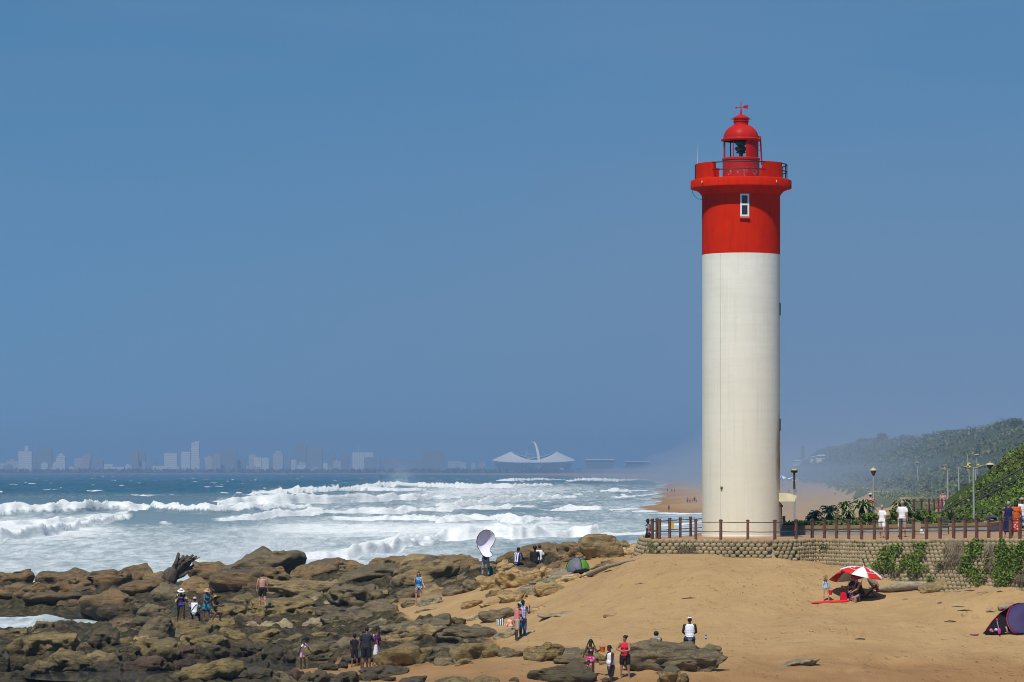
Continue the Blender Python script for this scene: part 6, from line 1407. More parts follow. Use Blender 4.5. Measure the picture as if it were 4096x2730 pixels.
# ------------------------------------------------------------ lamp posts
POLE = M((.30, .34, .30), .18, 3, .6, .3, name='grey green pole'); LCAP = M((.56, .46, .24), .14, 6, .5, .3, name='cream lamp cap'); YEL = M((.62, .45, .02), .12, 6, .4, .4, name='yellow globe'); SMOKE = M((.10, .095, .07), .2, 5, .25, .5, name='smoked lamp glass'); DARKP = M((.055, .048, .040), .3, 5, .7, .3, name='dark stained pole')
def pole(px0, py0, px1, py1, Y, label, w=.05):
    b = at(px1, py1, Y); t_ = at(px0, py0, Y) - b; o = thing('street_lamp', label, 'street lamp', tuple(b)); mb = MB(); mb.cyl((0, 0, -1.2), t_, w * 1.15, w * .85, 10); obj('pole', mb, POLE, o, True, autos=40); return o, t_
def bell_lamp(px0, py0, px1, py1, Y, label, r=.21, w=.055, globe=True):
    o, t_ = pole(px0, py0 + 6 * 215 / Y, px1, py1, Y, label, w); mb = MB(); mb.lathe([(.04, -.02), (.07, .0), (.16 * r / .21, .22), (.19 * r / .21, .30)], 12, t_); obj('lantern_glass', mb, SMOKE, o, True)
    mb = MB(); mb.lathe([(.19 * r / .21, .30), (r, .29), (r, .325), (r * .8, .38), (.05, .43), (0, .44)], 20, t_); obj('lamp_cap', mb, LCAP, o, True, autos=40)
    if globe: mb = MB(); mb.ell(t_ + Vector((0, 0, .47)), (.05, .05, .05)); obj('finial', mb, LCAP, o, True)
    return o
def arm_lamp(px0, py0, px1, py1, Y, arms, globes, label, w=.055):
    o, t_ = pole(px0, py0, px1, py1, Y, label, w); b = Vector(o.location)
    for (ax, ay) in arms:
        e = at(ax, ay, Y) - b; m = t_.lerp(e, .35) + Vector((0, 0, -.02)); mb = MB(); mb.tube([t_, m, t_.lerp(e, .75), e], [.04, .045, .06, .03], 8); obj('lamp_arm', mb, M((.26, .23, .17), .25, 6, .6, .3, name='stained lamp arm'), o, True)
    for (gx, gy) in globes: p = at(gx, gy, Y) - b; mb = MB(); mb.ell(p, (.075, .075, .08), None, 12, 8); obj('globe', mb, YEL, o, True)
    return o
bell_lamp(873.4, 469, 874, 513, 205, 'bell-capped street lamp standing behind the tallest aloe')
arm_lamp(973.3, 468.6, 974.4, 523.5, 186, [(962.9, 466.4), (983.8, 465.2)], [(968, 465.4), (978.2, 465.1), (969.9, 467)], 'nearest double-armed street lamp with yellow globes on the green bank', .06)
arm_lamp(947.6, 470.5, 948.1, 512, 290, [(940.8, 468.4), (950.2, 470)], [(944.8, 468.4)], 'double-armed street lamp beside the shirtless man with the pink towel', .075)
o = arm_lamp(794.2, 471.5, 794.6, 524, 196, [(791, 471.8), (797.4, 471.8)], [(793.2, 470), (795.4, 470.2)], 'street lamp with flat dark head right next to the lighthouse', .055)
b = Vector(o.location); mb = MB(); p0, p1 = at(794.3, 489, 196) - b, at(794.2, 471.5, 196) - b; mb.cyl(p0, p1, .068, .062, 10); obj('dark_sleeve', mb, DARKP, o, True, autos=40); mb = MB(); mb.lathe([(.05, -.10), (.20, .02), (.22, .05), (.20, .07), (0, .07)], 12, p1); obj('lamp_head', mb, DARKP, o, True, autos=40)
bell_lamp(989.9, 463.6, 990.8, 482, 235, 'bell-capped street lamp rising over the shoulder of the green bank', .31, .06)
arm_lamp(992.2, 466, 992.5, 480, 320, [(990.5, 465.5)], [], 'plain street lamp pole just right of the bell-capped one', .07)
arm_lamp(975.3, 468, 976.2, 493, 330, [(973, 467.4), (977.5, 467.2)], [], 'street lamp half hidden behind the nearest double-armed one', .08)
arm_lamp(958.4, 467, 959.2, 490, 420, [(956.8, 466.2)], [], 'lone grey street lamp with a short arm between the two double-armed ones', .09)
bell_lamp(969, 463, 969.5, 478, 420, 'far lamp with a small white cap left of the nearest double-armed one', .28, .07, False)
bell_lamp(976.8, 454.2, 977.2, 467, 560, 'far turquoise-poled lamp with white cap up on the dune', .40, .09, False)
arm_lamp(967.3, 454, 967.7, 464, 600, [(965.8, 453.4)], [], 'far thin lamp pole on the dune left of the white-capped one', .09)
bell_lamp(917, 462, 918.3, 474, 620, 'far lamp with white cap standing alone in the middle of the dune scrub', .42, .10, False)

# ------------------------------------------------------------ promenade furniture
def pav(px, Y): return Vector((px_x(px, Y), Y, paving_z(px)))
CON = M((.34, .27, .17), .15, 5, .9, .15, bump=.4, name='tan concrete'); 
p = pav(916.3, 171.0); o = thing('litter_bin', 'square tan concrete litter bin behind the railing', 'bin', tuple(p)); mb = MB(); mb.box((0, 0, .31), (.42, .42, .62)); obj('bin_body', mb, CON, o, bevel=.02); mb = MB(); mb.box((0, 0, .65), (.46, .46, .07)); obj('bin_lid', mb, M((.45, .38, .27), name='bin lid'), o, bevel=.02)
p = pav(921.5, 170.4); mb = MB(); mb.ell((0, 0, .14), (.10, .08, .16)).ell((.07, 0, .08), (.09, .07, .09)); tag(obj('plastic_bag', mb, C(.62, .62, .60), None, True, tuple(p), remesh=.02), 'white plastic bag standing right of the litter bin', 'bag')
p = pav(945, 169.2); o = thing('bench', 'slatted dark bench with concrete ends behind the railing', 'bench', tuple(p))
for x in (-.24, .24): mb = MB(); mb.box((x, 0, .19), (.14, .5, .40)); obj('bench_end', mb, CON, o, bevel=.02)
mb = MB()
for k in range(5): mb.box((0, -.2 + .1 * k, .42), (.62, .08, .045))
obj('seat', mb, TIM, o); mb = MB()
for k in range(5): mb.box((0, .25 + .02 * k, .50 + .08 * k), (.36, .04, .065))
obj('backrest', mb, TIM, o)
c = at(991, 519.5, 180); o = thing('plaque_stone', 'grey slanted plaque on a pale stone in the garden', 'plaque', (c.x, c.y, c.z - .15)); W, F = rock_shape(901, 4, (.85, .5, .40)); link('stone', tri_mesh('stone', W, F, True), M((.30, .26, .17), .2, 4, .9, .15, bump=.4, name='pale stone'), o)
mb = MB(); mb.extrude([(-.28, -.2, .14), (.28, -.2, .14), (.28, -.2, .26), (-.28, -.2, .26)], (0, .02, 0)).add([(-.28, -.2, .14), (.28, -.2, .14), (.28, .2, .14), (-.28, .2, .14), (-.28, -.2, .27), (.28, -.2, .27), (.26, .2, .36), (-.26, .2, .36)], [(0, 3, 2, 1), (4, 5, 6, 7), (0, 1, 5, 4), (1, 2, 6, 5), (2, 3, 7, 6), (3, 0, 4, 7)]); obj('plaque_plinth', mb, M((.13, .12, .10), name='plinth'), o)
mb = MB(); mb.add([(-.25, -.18, .283), (.25, -.18, .283), (.23, .18, .368), (-.23, .18, .368)], [(0, 1, 2, 3)]); obj('plaque_plate', mb, M((.05, .05, .06), .1, 3, .3, .5, name='plate'), o)
c = at(943, 528, 176); mb = MB(); mb.lathe([(0, -.3), (.055, -.3), (.055, .25), (.06, .26), (.05, .29), (0, .30)], 12); tag(obj('bollard_light', mb, M((.60, .55, .36), name='cream bollard'), None, True, tuple(c), autos=40), 'short cream bollard in the garden above the bench', 'bollard')
q0 = fp(672.5); mb = MB(); mb.box((0, 0, 0), (.14, .01, .30)); tag(obj('rail_tag', mb, M((.55, .38, .06), name='yellow tag'), None, False, (q0.x, q0.y - .02, q0.z + .70), bevel=.003), 'small yellow tag hanging on the railing at the left end', 'tag')

# ------------------------------------------------------------ driftwood
DW = NT('driftwood'); v = DW.coord('Object', (1, 1, 1)); n = DW.noise(DW.coord('Object', (.6, 6, 6)), 3, 5, .7); DRIFT = DW.fin(DW.ramp(n, [(.3, (.15, .115, .07)), (.5, (.30, .25, .17)), (.7, (.42, .37, .27))]), .9, .15); DW.bump(n, .8, .04)
DW = NT('dark driftwood'); n = DW.noise(DW.coord('Object', (4, 4, .7)), 3, 5, .7); DDRIFT = DW.fin(DW.ramp(n, [(.3, (.035, .025, .018)), (.55, (.11, .085, .06)), (.75, (.24, .20, .15))]), .9, .15); DW.bump(n, .8, .04)
def log(pts, r, mat, label, name='driftwood_log', Y0=None, group=None):
    P = [Vector(p) for p in pts]; b = P[0].copy(); mb = MB(); f = []; n = 14; Q = []; rs_ = []
    for i in range(n + 1):
        t_ = i / n * (len(P) - 1); k = min(int(t_), len(P) - 2); Q.append(P[k].lerp(P[k + 1], t_ - k) - b); rs_.append(float(np.interp(i / n, np.linspace(0, 1, len(r)), r)))
    mb.tube(Q, rs_, 12); V = mb.v[0]; V += .16 * np.mean(r) * np.stack([fbm(V / .25, 3), fbm(V / .25 + 7, 3), fbm(V / .25 + 13, 3)], 1)
    return tag(obj(name, mb, mat, None, True, tuple(b)), label, 'driftwood', group)
def gp(px, py, dz=0.0): p = ground(px, py); p.z += dz; return p
a = gp(876, 593.5, .10); b_ = gp(929, 588.5, .13); log([a, a.lerp(b_, .5) + Vector((0, 0, .08)), b_], (.07, .22, .20, .16), DRIFT, 'long pale driftwood log on the sand right of the umbrellas')
e = at(868.5, 577, a.y + .3); log([at(876, 587, a.y + .5), at(872, 581.5, a.y + .4), e], (.20, .17, .12), DRIFT, 'thick pale branch rising from the driftwood behind the umbrellas', 'driftwood_branch')
log([at(851, 593, 158.5), at(845, 585.5, 158.5)], (.13, .11), DRIFT, 'stubby driftwood branch behind the sunglasses man', 'driftwood_branch')
p = gp(1012, 613, .20); log([at(1013, 606, p.y), at(999, 608.5, p.y - .3)], (.17, .17, .13), DRIFT, 'grey driftwood log end behind the navy tent')
p = ground(835, 562.5); mb = MB(); mb.box((0, 0, .10), (.50, .22, .17), R(12), None); tag(obj('plank', mb, M((.19, .165, .12), .25, 8, .9, .15, name='grey plank'), None, False, tuple(p), bevel=.01), 'grey weathered plank on the sand at the wall foot', 'plank')
a, b_ = gp(1346 * K, 1325 * K, .05), gp(1456 * K, 1293 * K, .06); log([a, a.lerp(b_, .45) + Vector((0, 0, .10)), b_], (.16, .13, .09, .05), DRIFT, 'long thin driftwood trunk lying up the sand right of the green tent')
o = thing('driftwood_stump', 'dark upturned driftwood stump with splayed broken roots on the ridge', 'driftwood', tuple(AT(398, 1336, 222)))
b = Vector(o.location)
def SP(x, y, dy=0): return AT(x, y, 222 + dy) - b
mb = MB()
for pts, r in (([(386, 1336), (392, 1322), (400, 1308)], (.55, .50, .40)), ([(392, 1330), (402, 1312), (414, 1300)], (.5, .42, .32))): mb.tube([SP(x, y) for x, y in pts], r, 9)
V = np.concatenate(mb.v); mb.v = [V + .12 * np.stack([fbm(V / .5, 3), fbm(V / .5 + 5, 3), fbm(V / .5 + 9, 3)], 1)]; obj('trunk', mb, DDRIFT, o, True, remesh=.06)
rr = random.Random(8)
for (x0, y0, x1, y1, r0) in ((398, 1312, 410, 1270, .22), (400, 1310, 422, 1276, .22), (404, 1312, 432, 1276, .24), (408, 1314, 444, 1275, .22), (410, 1318, 452, 1278, .20), (412, 1322, 446, 1298, .18), (406, 1326, 434, 1312, .18), (395, 1318, 406, 1285, .16), (410, 1322, 440, 1290, .16), (402, 1318, 416, 1290, .18)):
    dy = rr.uniform(-.6, .6); m = ((x0 + x1) / 2 + rr.uniform(-4, 4), (y0 + y1) / 2 + rr.uniform(-3, 3)); mb = MB(); mb.tube([SP(x0, y0), SP(*m, dy * .6), SP(x1, y1, dy)], (r0, r0 * .75, r0 * .35), 7); mb.tube([SP(*m, dy * .6), SP(x1 + rr.uniform(-7, 7), y1 + rr.uniform(2, 10), dy * 1.5)], (r0 * .5, r0 * .12), 5); obj('root', mb, DDRIFT, o, True)
rr = random.Random(21)
for k, (x, y) in enumerate([(818, 560), (822, 562), (920, 590), (961, 592), (970, 592), (940, 604), (958, 607), (965, 612), (990, 615), (985, 594), (848, 568), (903, 574), (640, 585), (690, 600), (1000, 593), (905, 600), (950, 622), (860, 640), (930, 575)]):
    p = ground(x, y); L = rr.uniform(.25, .8); a_ = rr.uniform(-.4, .4); d = Vector((math.cos(a_), math.sin(a_), 0)) * L / 2
    log([p - d + Vector((0, 0, .02)), p + Vector((0, 0, .05)), p + d + Vector((0, 0, .02))], (.012, .028, .02), DDRIFT if k % 3 else DRIFT, 'small dry stick lying on the open sand', 'stick', group='sticks on the sand')

# dry weed, shells and bits of wood strewn over the sand
rs = np.random.RandomState(77); n = 3800; px = rs.uniform(420, 1060, n); py = rs.uniform(560, 682, n); yy = 112 + 60 * rs.rand(n); Yl = rs.uniform(131, 168, n); Xl = (px - CX) / FPX * Yl
k = (fbm(xyz(Xl / 3.5, Yl / 2.2, 40), 3) > .18) & ~in_poly((Xl / Yl * FPX + CX) / K, (HOR + (CAM_H - gz(Xl, Yl)) / Yl * FPX) / K) & (Yl < np.interp(px, WP[:, 0], WP[:, 1], left=168) - 2.2); Xl, Yl = Xl[k], Yl[k]
P = np.stack([Xl, Yl, gz(Xl, Yl) + .025], 1); me = leaf_mesh('beach_litter', P, .036 * rs.uniform(.5, 1.6, len(P)), 5, 3.2, 7.0)
struct(tag(link('beach_litter', me, LEAF((.07, .045, .024), (.14, .09, .048), (.26, .19, .11), 3.0, 'dry weed')), 'dry weed and bits of bark strewn over the sand', 'litter', kind='stuff'), 'stuff')
# ------------------------------------------------------------ the city across the bay
def facade(col, dark, fl=3.4, bay=4.0, vert=False):
    t = NT('tower facade'); P = t.coord('Object'); sp = t.n('SeparateXYZ'); t.l(P, sp.inputs[0])
    a = t.math('GREATER_THAN', t.math('FRACT', t.math('DIVIDE', sp.outputs['X' if vert else 'Z'], bay if vert else fl * 2.2)), .52)
    return t.fin(t.mix(t.math('MULTIPLY', a, .5), col, dark), .8, .2)
def CP(zx, zy, z=1): return (zx * .10625, 435 + zy * .10625) if z == 1 else (250 + zx * .09562, 435 + zy * .09562) if z == 2 else (450 + zx * .10625, 435 + zy * .10625)
WHT = facade((.80, .80, .76), (.40, .42, .44)); PINK = facade((.50, .42, .38), (.32, .28, .27)); GRYB = facade((.32, .33, .34), (.16, .18, .20)); BRN = facade((.30, .29, .28), (.20, .20, .20)); WHV = facade((.80, .79, .75), (.26, .28, .30), vert=True, bay=9.0); PALE = facade((.60, .58, .52), (.36, .36, .36))
def bld(z, x0, x1, top, mat, label, extra=(), Y=13000, base=340, depth=26):
    px0, pyt = CP(x0, top, z); px1, pyb = CP(x1, base, z); q_ = pxm(Y); c = at((px0 + px1) / 2, HOR, Y); c.z = 6.0; o = thing('tower_block', label, 'building', tuple(c)); w_ = (px1 - px0) * q_; h = at(0, pyt, Y).z - 6.0
    mb = MB(); mb.box((0, depth / 2, h / 2 - 2), (w_, depth, h + 4)); obj('walls', mb, mat, o)
    mb = MB(); mb.box((0, depth / 2, h + .8), (w_ * .98, depth * .96, 1.6)); obj('roof', mb, GRYB, o)
    for (a0, a1, t_, nm) in extra:
        pa, pt = CP(a0, t_, z); pb = CP(a1, 0, z)[0]; hh = at(0, pt, Y).z - 6.0; lo = h + 1.6 if nm != 'wing' else -2
        if nm == 'gable': mb = MB(); xa, xb = (pa - (px0 + px1) / 2) * q_, (pb - (px0 + px1) / 2) * q_; mb.extrude([(xa, 1, h + 1.6), (xb, 1, h + 1.6), ((xa + xb) / 2, 1, hh)], (0, depth * .8, 0))
        elif nm == 'mast': mb = MB(); mb.cyl(((pa - (px0 + px1) / 2) * q_, depth / 2, h), ((pa - (px0 + px1) / 2) * q_, depth / 2, hh), 1.0, .4, 6)
        else: mb = MB(); mb.box((((pa + pb) / 2 - (px0 + px1) / 2) * q_, depth / 2 - (.8 if nm == 'wing' else 0), (hh + lo) / 2), ((pb - pa) * q_, depth * .7, hh - lo))
        obj({'wing': 'wing', 'gable': 'gable', 'mast': 'mast'}.get(nm, 'rooftop_block'), mb, mat, o)
    return o
bld(1, 172, 298, 152, WHT, 'white slab hotel with a lift tower on its roof, at the left of the skyline', ((230, 265, 102, 'top'),))
bld(1, 350, 485, 125, BRN, 'broad brown hazy block right of the white slab hotel', ((365, 470, 110, 'top'),), 13300)
bld(1, 300, 345, 172, GRYB, 'narrow grey block between the white slab hotel and the brown block', (), 13350)
bld(1, 485, 530, 200, GRYB, 'low grey block leaning on the brown hazy block', (), 13400)
bld(1, 527, 612, 212, WHT, 'white tower with a pointed gable', ((527, 612, 168, 'gable'),))
bld(1, 700, 785, 218, PALE, 'pale hazy block right of the pointed white tower', (), 13400)
bld(1, 785, 855, 184, PINK, 'slim pinkish striped tower with a rooftop knob', ((812, 838, 168, 'top'),))
bld(1, 845, 970, 240, GRYB, 'wide low grey block right of the slim pinkish tower', ())
bld(1, 975, 1170, 300, WHT, 'long low white building by the beach in the left skyline', ((980, 1060, 275, 'wing'),), 12900)
bld(1, 1222, 1302, 152, GRYB, 'hazy tower with a round revolving top', ((1255, 1305, 130, 'top'),), 13400)
bld(1, 1302, 1364, 155, BRN, 'hazy brown tower right beside the round-topped one', (), 13450)
bld(1, 1545, 1665, 170, WHT, 'square white hotel on a long low podium', ((1435, 1680, 290, 'wing'),))
bld(1, 1705, 1790, 156, WHT, 'white block with balcony bands left of the tallest tower', ())
bld(1, 1800, 1872, 95, WHT, 'tallest white tower of the skyline, with a notched crown', ((1800, 1830, 70, 'top'), (1832, 1872, 58, 'top'), (1812, 1880, 215, 'wing')), 12950)
bld(1, 1920, 2000, 208, PALE, 'stepped pale building right of the tallest tower', ((1950, 1980, 195, 'top'),))
bld(1, 2003, 2076, 185, PINK, 'pinkish building with a pitched top', ((2003, 2076, 165, 'gable'),), 13200)
bld(1, 2080, 2228, 135, BRN, 'big brown slab in the left half of the skyline', (), 13250)
bld(1, 2235, 2310, 215, GRYB, 'low grey block right of the big brown slab', (), 13300)
bld(1, 0, 60, 262, PALE, 'low pale block at the far left of the skyline', ())
bld(1, 62, 170, 245, PALE, 'stepped pale flats left of the white slab hotel', ((90, 130, 228, 'top'),))
bld(2, -10, 62, 205, PALE, 'pale flats left of the banded white pair', (), 13200)
bld(2, 42, 118, 230, WHT, 'banded white block, left of a pair', ())
bld(2, 122, 196, 238, WHT, 'banded white block, right of a pair', ())
bld(2, 240, 346, 192, PALE, 'pale tower with a stepped crown', ((262, 325, 165, 'top'),))
bld(2, 374, 430, 232, GRYB, 'grey block beside a small bright white one', ())
bld(2, 430, 486, 258, WHV, 'small bright white building with vertical stripes', (), 12950)
bld(2, 490, 585, 310, WHT, 'low white castle-like building with pointed roofs', ((510, 545, 275, 'gable'), (545, 580, 285, 'gable')), 12900)
bld(2, 470, 590, 112, BRN, 'dim tall tower with a domed crown', ((500, 565, 78, 'top'),), 13400)
bld(2, 595, 757, 130, GRYB, 'wide grey twin slab with white piers', ((595, 612, 128, 'wing'), (648, 668, 128, 'wing')))
bld(2, 765, 812, 292, WHT, 'little white block in front of the wide twin slab', (), 12950)
bld(2, 815, 892, 192, GRYB, 'grey hazy tower in the middle of the skyline', (), 13300)
bld(2, 950, 1032, 215, BRN, 'dark hazy block left of the columned building', (), 13300)
bld(2, 1065, 1290, 182, WHV, 'wide building with tall white columns and a mast', ((1132, 1136, 70, 'mast'),))
bld(2, 1190, 1365, 238, GRYB, 'grey block framed by two pale piers in front of the columned building', ((1268, 1292, 236, 'wing'), (1345, 1365, 236, 'wing')), 12900)
bld(2, 1400, 1600, 250, GRYB, 'faint grey long block right of the columned building', (), 13500)
bld(2, 1650, 1872, 266, BRN, 'faint low brown block before the big square one', (), 13450)
bld(2, 1796, 2026, 165, BRN, 'big square faint block left of the stadium', (), 13600)
bld(2, 2115, 2150, 272, PALE, 'small pale block between the big square one and the stadium', ())
bld(2, 2200, 2262, 285, PALE, 'low pale block just left of the stadium', ())
bld(3, -20, 100, 245, PALE, 'hazy flats at the left foot of the stadium', (), 13400, 330)
bld(3, 200, 240, 262, PALE, 'narrow hazy block at the left foot of the stadium', (), 13400, 330)
bld(3, 268, 330, 250, PINK, 'pinkish hazy block touching the stadium on the left', (), 13500, 330)
r = np.random.RandomState(12)
LOWG = 'low hazy blocks in the clutter between the towers'
for k in range(64):
    px = r.uniform(-4, 590); w_ = r.uniform(2.5, 9) * pxm(13050); h = r.uniform(10, 46) * (1 if px < 380 else .6); mt = (PALE, GRYB, PINK, WHT, BRN)[r.randint(5)]; c = at(px, HOR, r.uniform(12960, 13500)); c.z = 5
    mb = MB(); mb.box((0, 0, h / 2), (w_, 24, h)).box((w_ * r.uniform(-.25, .25), 0, h + 2), (w_ * r.uniform(.2, .45), 12, r.uniform(3, 8))); tag(obj('low_block', mb, mt, None, False, tuple(c)), 'low hazy block in the clutter between the taller towers', 'building', LOWG)
# stadium: white saddle roof, ribbed bowl, one tall arch
Y = 13200; q_ = pxm(Y)
def SC(zx, zy, y=0.0): a, b = CP(zx, zy, 3); return at(a, b, Y + y)
o = thing('stadium', 'white-roofed stadium with one tall white arch, across the bay', 'stadium', tuple(SC(788, 340))); b0 = Vector(o.location)
wid = (1180 - 395) * .10625 * q_ / 2; STW = M((.86, .86, .80), .05, .02, .6, .3, name='stadium membrane'); n = 96
def roofz(a, t_):
    x = math.cos(a); up = abs(x); return (SC(0, 255).z + (SC(0, 232).z - SC(0, 272).z) * (.5 - .6 * max(0, -math.sin(a)))) + t_ * (SC(0, 183).z - SC(0, 262).z) * (.30 + .72 * up ** 1.6)
mb = MB(); V = []
for t_ in np.linspace(0, 1, 9):
    for k in range(n):
        a = 2 * math.pi * k / n; rr_ = 1 - .46 * t_; sc = 1 + .012 * (k % 2) * t_; V.append((wid * math.cos(a) * rr_ * sc, wid * .92 * math.sin(a) * rr_ * sc, roofz(a, t_) - b0.z))
mb.add(V, [(j * n + k, j * n + (k + 1) % n, (j + 1) * n + (k + 1) % n, (j + 1) * n + k) for j in range(8) for k in range(n)]); so = obj('roof', mb, STW, o); sm = so.modifiers.new('s', 'SOLIDIFY'); sm.thickness = 2
mb = MB(); mb.lathe([(wid * .80, -4), (wid * .86, 10), (wid * .95, (SC(0, 262).z - b0.z))], 64); obj('bowl', mb, facade((.66, .67, .66), (.52, .54, .55), vert=True, bay=14.0), o)
for dx in (0, 12):
    pts = []
    for s_ in np.linspace(0, 1, 22):
        xx = np.interp(s_, [0, .25, .5, .75, 1], [840 + dx, 818 + dx * .8, 787 + dx * .4, 735, 668]); zz_ = 300 - 232 * (1 - abs(2 * s_ - 1) ** 1.6); pts.append(SC(xx, zz_, -wid * .9 + 2 * wid * .9 * s_) - b0)
    mb = MB(); mb.tube(pts, 3.2, 6); obj('arch', mb, STW, o, True)
for zz_ in (180, 222): mb = MB(); mb.cyl(SC(722, zz_) - b0, SC(790, zz_) - b0, 1.2, n=5); obj('arch_cable', mb, STW, o)
for z0, x0, x1, t_, lab in ((330, 1275, 1545, 230, 'dark rectangular sports stadium with a pale roofline right of the arch stadium'), (310, 1655, 1885, 250, 'faint bowl-shaped stand at the right end of the skyline')):
    c = SC((x0 + x1) / 2, z0); o = thing('sports_stand', lab, 'building', tuple(c)); w_ = (x1 - x0) * .10625 * q_; h = SC(0, t_).z - c.z; mb = MB(); mb.extrude([(-w_ * .46, 0, -6), (w_ * .46, 0, -6), (w_ * .49, 0, h * .9), (-w_ * .49, 0, h * .9)], (0, 60, 0)); obj('stand', mb, facade((.22, .24, .27), (.14, .15, .17)), o)
    mb = MB(); mb.box((0, 28, h), (w_, 66, h * .10)); obj('roof', mb, STW, o)
# trees along the far beach
P = np.stack([r.uniform(-2300, 2000, 5000), r.uniform(12640, 12800, 5000), r.uniform(2, 15, 5000)], 1)
struct(tag(link('far_trees', leaf_mesh('far_trees', P, 13, 3), SCRUB), 'hazy belt of trees along the far shore', 'trees', kind='stuff'), 'stuff')

# ------------------------------------------------------------ tents
GRNF = M((.10, .30, .012), .1, 3, .55, .3, name='green tent fabric'); GRYF = M((.13, .13, .16), .12, 3, .6, .3, name='grey tent fabric'); NAVY = M((.042, .030, .10), .14, 2, .65, .25, bump=.2, bscale=7, name='navy tent fabric'); BLKF = M((.008, .007, .010), .1, 3, .8, .15, name='black tent lining'); REDT = M((.45, .012, .02), .1, 3, .6, .3, name='red tape')
g = ground(1328 * K, 1318 * K); q_ = pxm(g.y); o = thing('dome_tent', 'small green and grey dome tent among the boulders', 'tent', (g.x, g.y + .9, g.z)); W_ = 59 * K * q_ / 2; H_ = 35 * K * q_
def dome_patch(a0, a1, e0, e1, w_, d_, h, n=10, m=8, infl=0.0):
    mb = MB(); V = []
    for i in range(m + 1):
        e = e0 + (e1 - e0) * i / m
        for k in range(n + 1): a = a0 + (a1 - a0) * k / n; V.append(((w_ + infl) * math.cos(a) * math.cos(e) ** .8, (d_ + infl) * math.sin(a) * math.cos(e) ** .8, (h + infl) * math.sin(e)))
    return mb.add(V, [(i * (n + 1) + k, i * (n + 1) + k + 1, (i + 1) * (n + 1) + k + 1, (i + 1) * (n + 1) + k) for i in range(m) for k in range(n)])
for a0, a1, mt in ((-130, -50, GRYF), (-50, 40, GRNF), (40, 140, GRNF), (140, 230, GRNF)): so = obj('tent_panel', dome_patch(R(a0 - 20), R(a1 - 20), 0, R(62), W_, .95, H_), mt, o, True); so.modifiers.new('s', 'SOLIDIFY').thickness = .01
so = obj('tent_top', dome_patch(0, 2 * math.pi, R(60), R(90), W_, .95, H_, 24, 4, .008), GRYF, o, True); so.modifiers.new('s', 'SOLIDIFY').thickness = .01
for a in (-70, 20, 110, 200): mb = MB(); mb.tube([((W_ + .015) * math.cos(R(a)) * math.cos(e) ** .8, .965 * math.sin(R(a)) * math.cos(e) ** .8, (H_ + .015) * math.sin(e)) for e in np.linspace(0, R(88), 9)], .014, 5); obj('tent_pole', mb, BLKF, o, True)
mb = MB(); c = AT(1335, 1319, g.y - .15); mb.ell((0, 0, .10), (.42, .16, .13)).ell((.2, 0, .16), (.22, .14, .12)).cyl((-.2, 0, .1), (-.35, 0, .36), .03, .02, 6); tag(obj('gear_bag', mb, BLKF, None, True, tuple(ground(1336 * K, 1319 * K)), remesh=.03), 'black bag and straps heaped in front of the green tent', 'bag')
# navy pop-up shelter at the right edge
Yt = ground(1000, 634.5).y + .35; zt_ = float(ground(1005, 634).z); o = thing('beach_tent', 'navy pop-up beach shelter with red trim at the right edge', 'tent', (px_x(1012, Yt), Yt, zt_)); b0 = Vector(o.location)
def TP(px, py, dy=0.0): return at(px, py, Yt + dy) - b0
# dark back shell: from the low tip on the left over to the top of the red hoop
ribsA = [[(982.4, 633.5, 0), (990, 634, -.25), (1002, 634.2, -.30), (1016, 633.5, -.2)], [(986, 630, -.02), (993, 629, -.16), (1003, 628, -.2), (1016, 626, -.1)], [(992, 621.5, .8), (999, 619.5, .9), (1007, 617, 1.0), (1018, 615, 1.1)], [(1000, 613.2, 1.0), (1005.5, 610.5, 1.1), (1012, 608, 1.2), (1022, 606, 1.3)], [(1012.2, 605.4, .55), (1014.5, 604.0, .7), (1018, 603.2, .9), (1026, 602.8, 1.0)]]
mb = MB(); V = [tuple(TP(*p)) for row in ribsA for p in row]; mb.add(V, [(i * 4 + j, i * 4 + j + 1, i * 4 + j + 5, i * 4 + j + 4) for i in range(4) for j in range(3)]); so = obj('back_shell', mb, BLKF, o, True); so.modifiers.new('s', 'SOLIDIFY').thickness = .012
hoop = [(1012.2, 605.6, .5), (1009.2, 609, .15), (1007.2, 614, -.15), (1006.6, 619, -.35), (1007.6, 624, -.5), (1010, 629, -.6), (1013, 632, -.65), (1016.3, 633.6, -.65)]
mb = MB(); V = []
for i in range(9):
    t_ = i / 8
    for (px, py, dy) in hoop: V.append(tuple(TP(px + (1052 - px) * t_, (py + (604 - py) * 0) * (1 - t_) + t_ * (py * .9 + .1 * 634), dy - .35 * math.sin(t_ * math.pi) + 1.0 * t_ - 0) + Vector((0, 0, .22 * math.sin(t_ * math.pi) * (1 if py < 618 else .1)))))
m = len(hoop); mb.add(V, [(i * m + j, i * m + j + 1, (i + 1) * m + j + 1, (i + 1) * m + j) for i in range(8) for j in range(m - 1)]); so = obj('side_panel', mb, NAVY, o, True); so.modifiers.new('u', 'SUBSURF').render_levels = 1; so.modifiers.new('s', 'SOLIDIFY').thickness = .012
mb = MB(); mb.tube([TP(a, b, c - .02) for a, b, c in hoop], .020, 6); obj('hoop_trim', mb, REDT, o, True)
mb = MB(); mb.tube([TP(*r_[0]) + Vector((-.01, -.02, .01)) for r_ in ribsA[1:]], .014, 6); obj('edge_trim', mb, REDT, o, True)
mb = MB(); mb.add([tuple(TP(984, 633.8, -.35)), tuple(TP(1018, 634, -.7)), tuple(TP(1022, 629, 1.0)), tuple(TP(990, 629.5, .6))], [(0, 1, 2, 3)]); so = obj('groundsheet', mb, BLKF, o); so.location.z = .02; so.modifiers.new('s', 'SOLIDIFY').thickness = .02
mb = MB(); mb.cyl(TP(1006, 626.5, -.5), TP(1008, 633.5, -.55), .035, .045, 6); obj('tent_peg', mb, DRIFT, o, True)
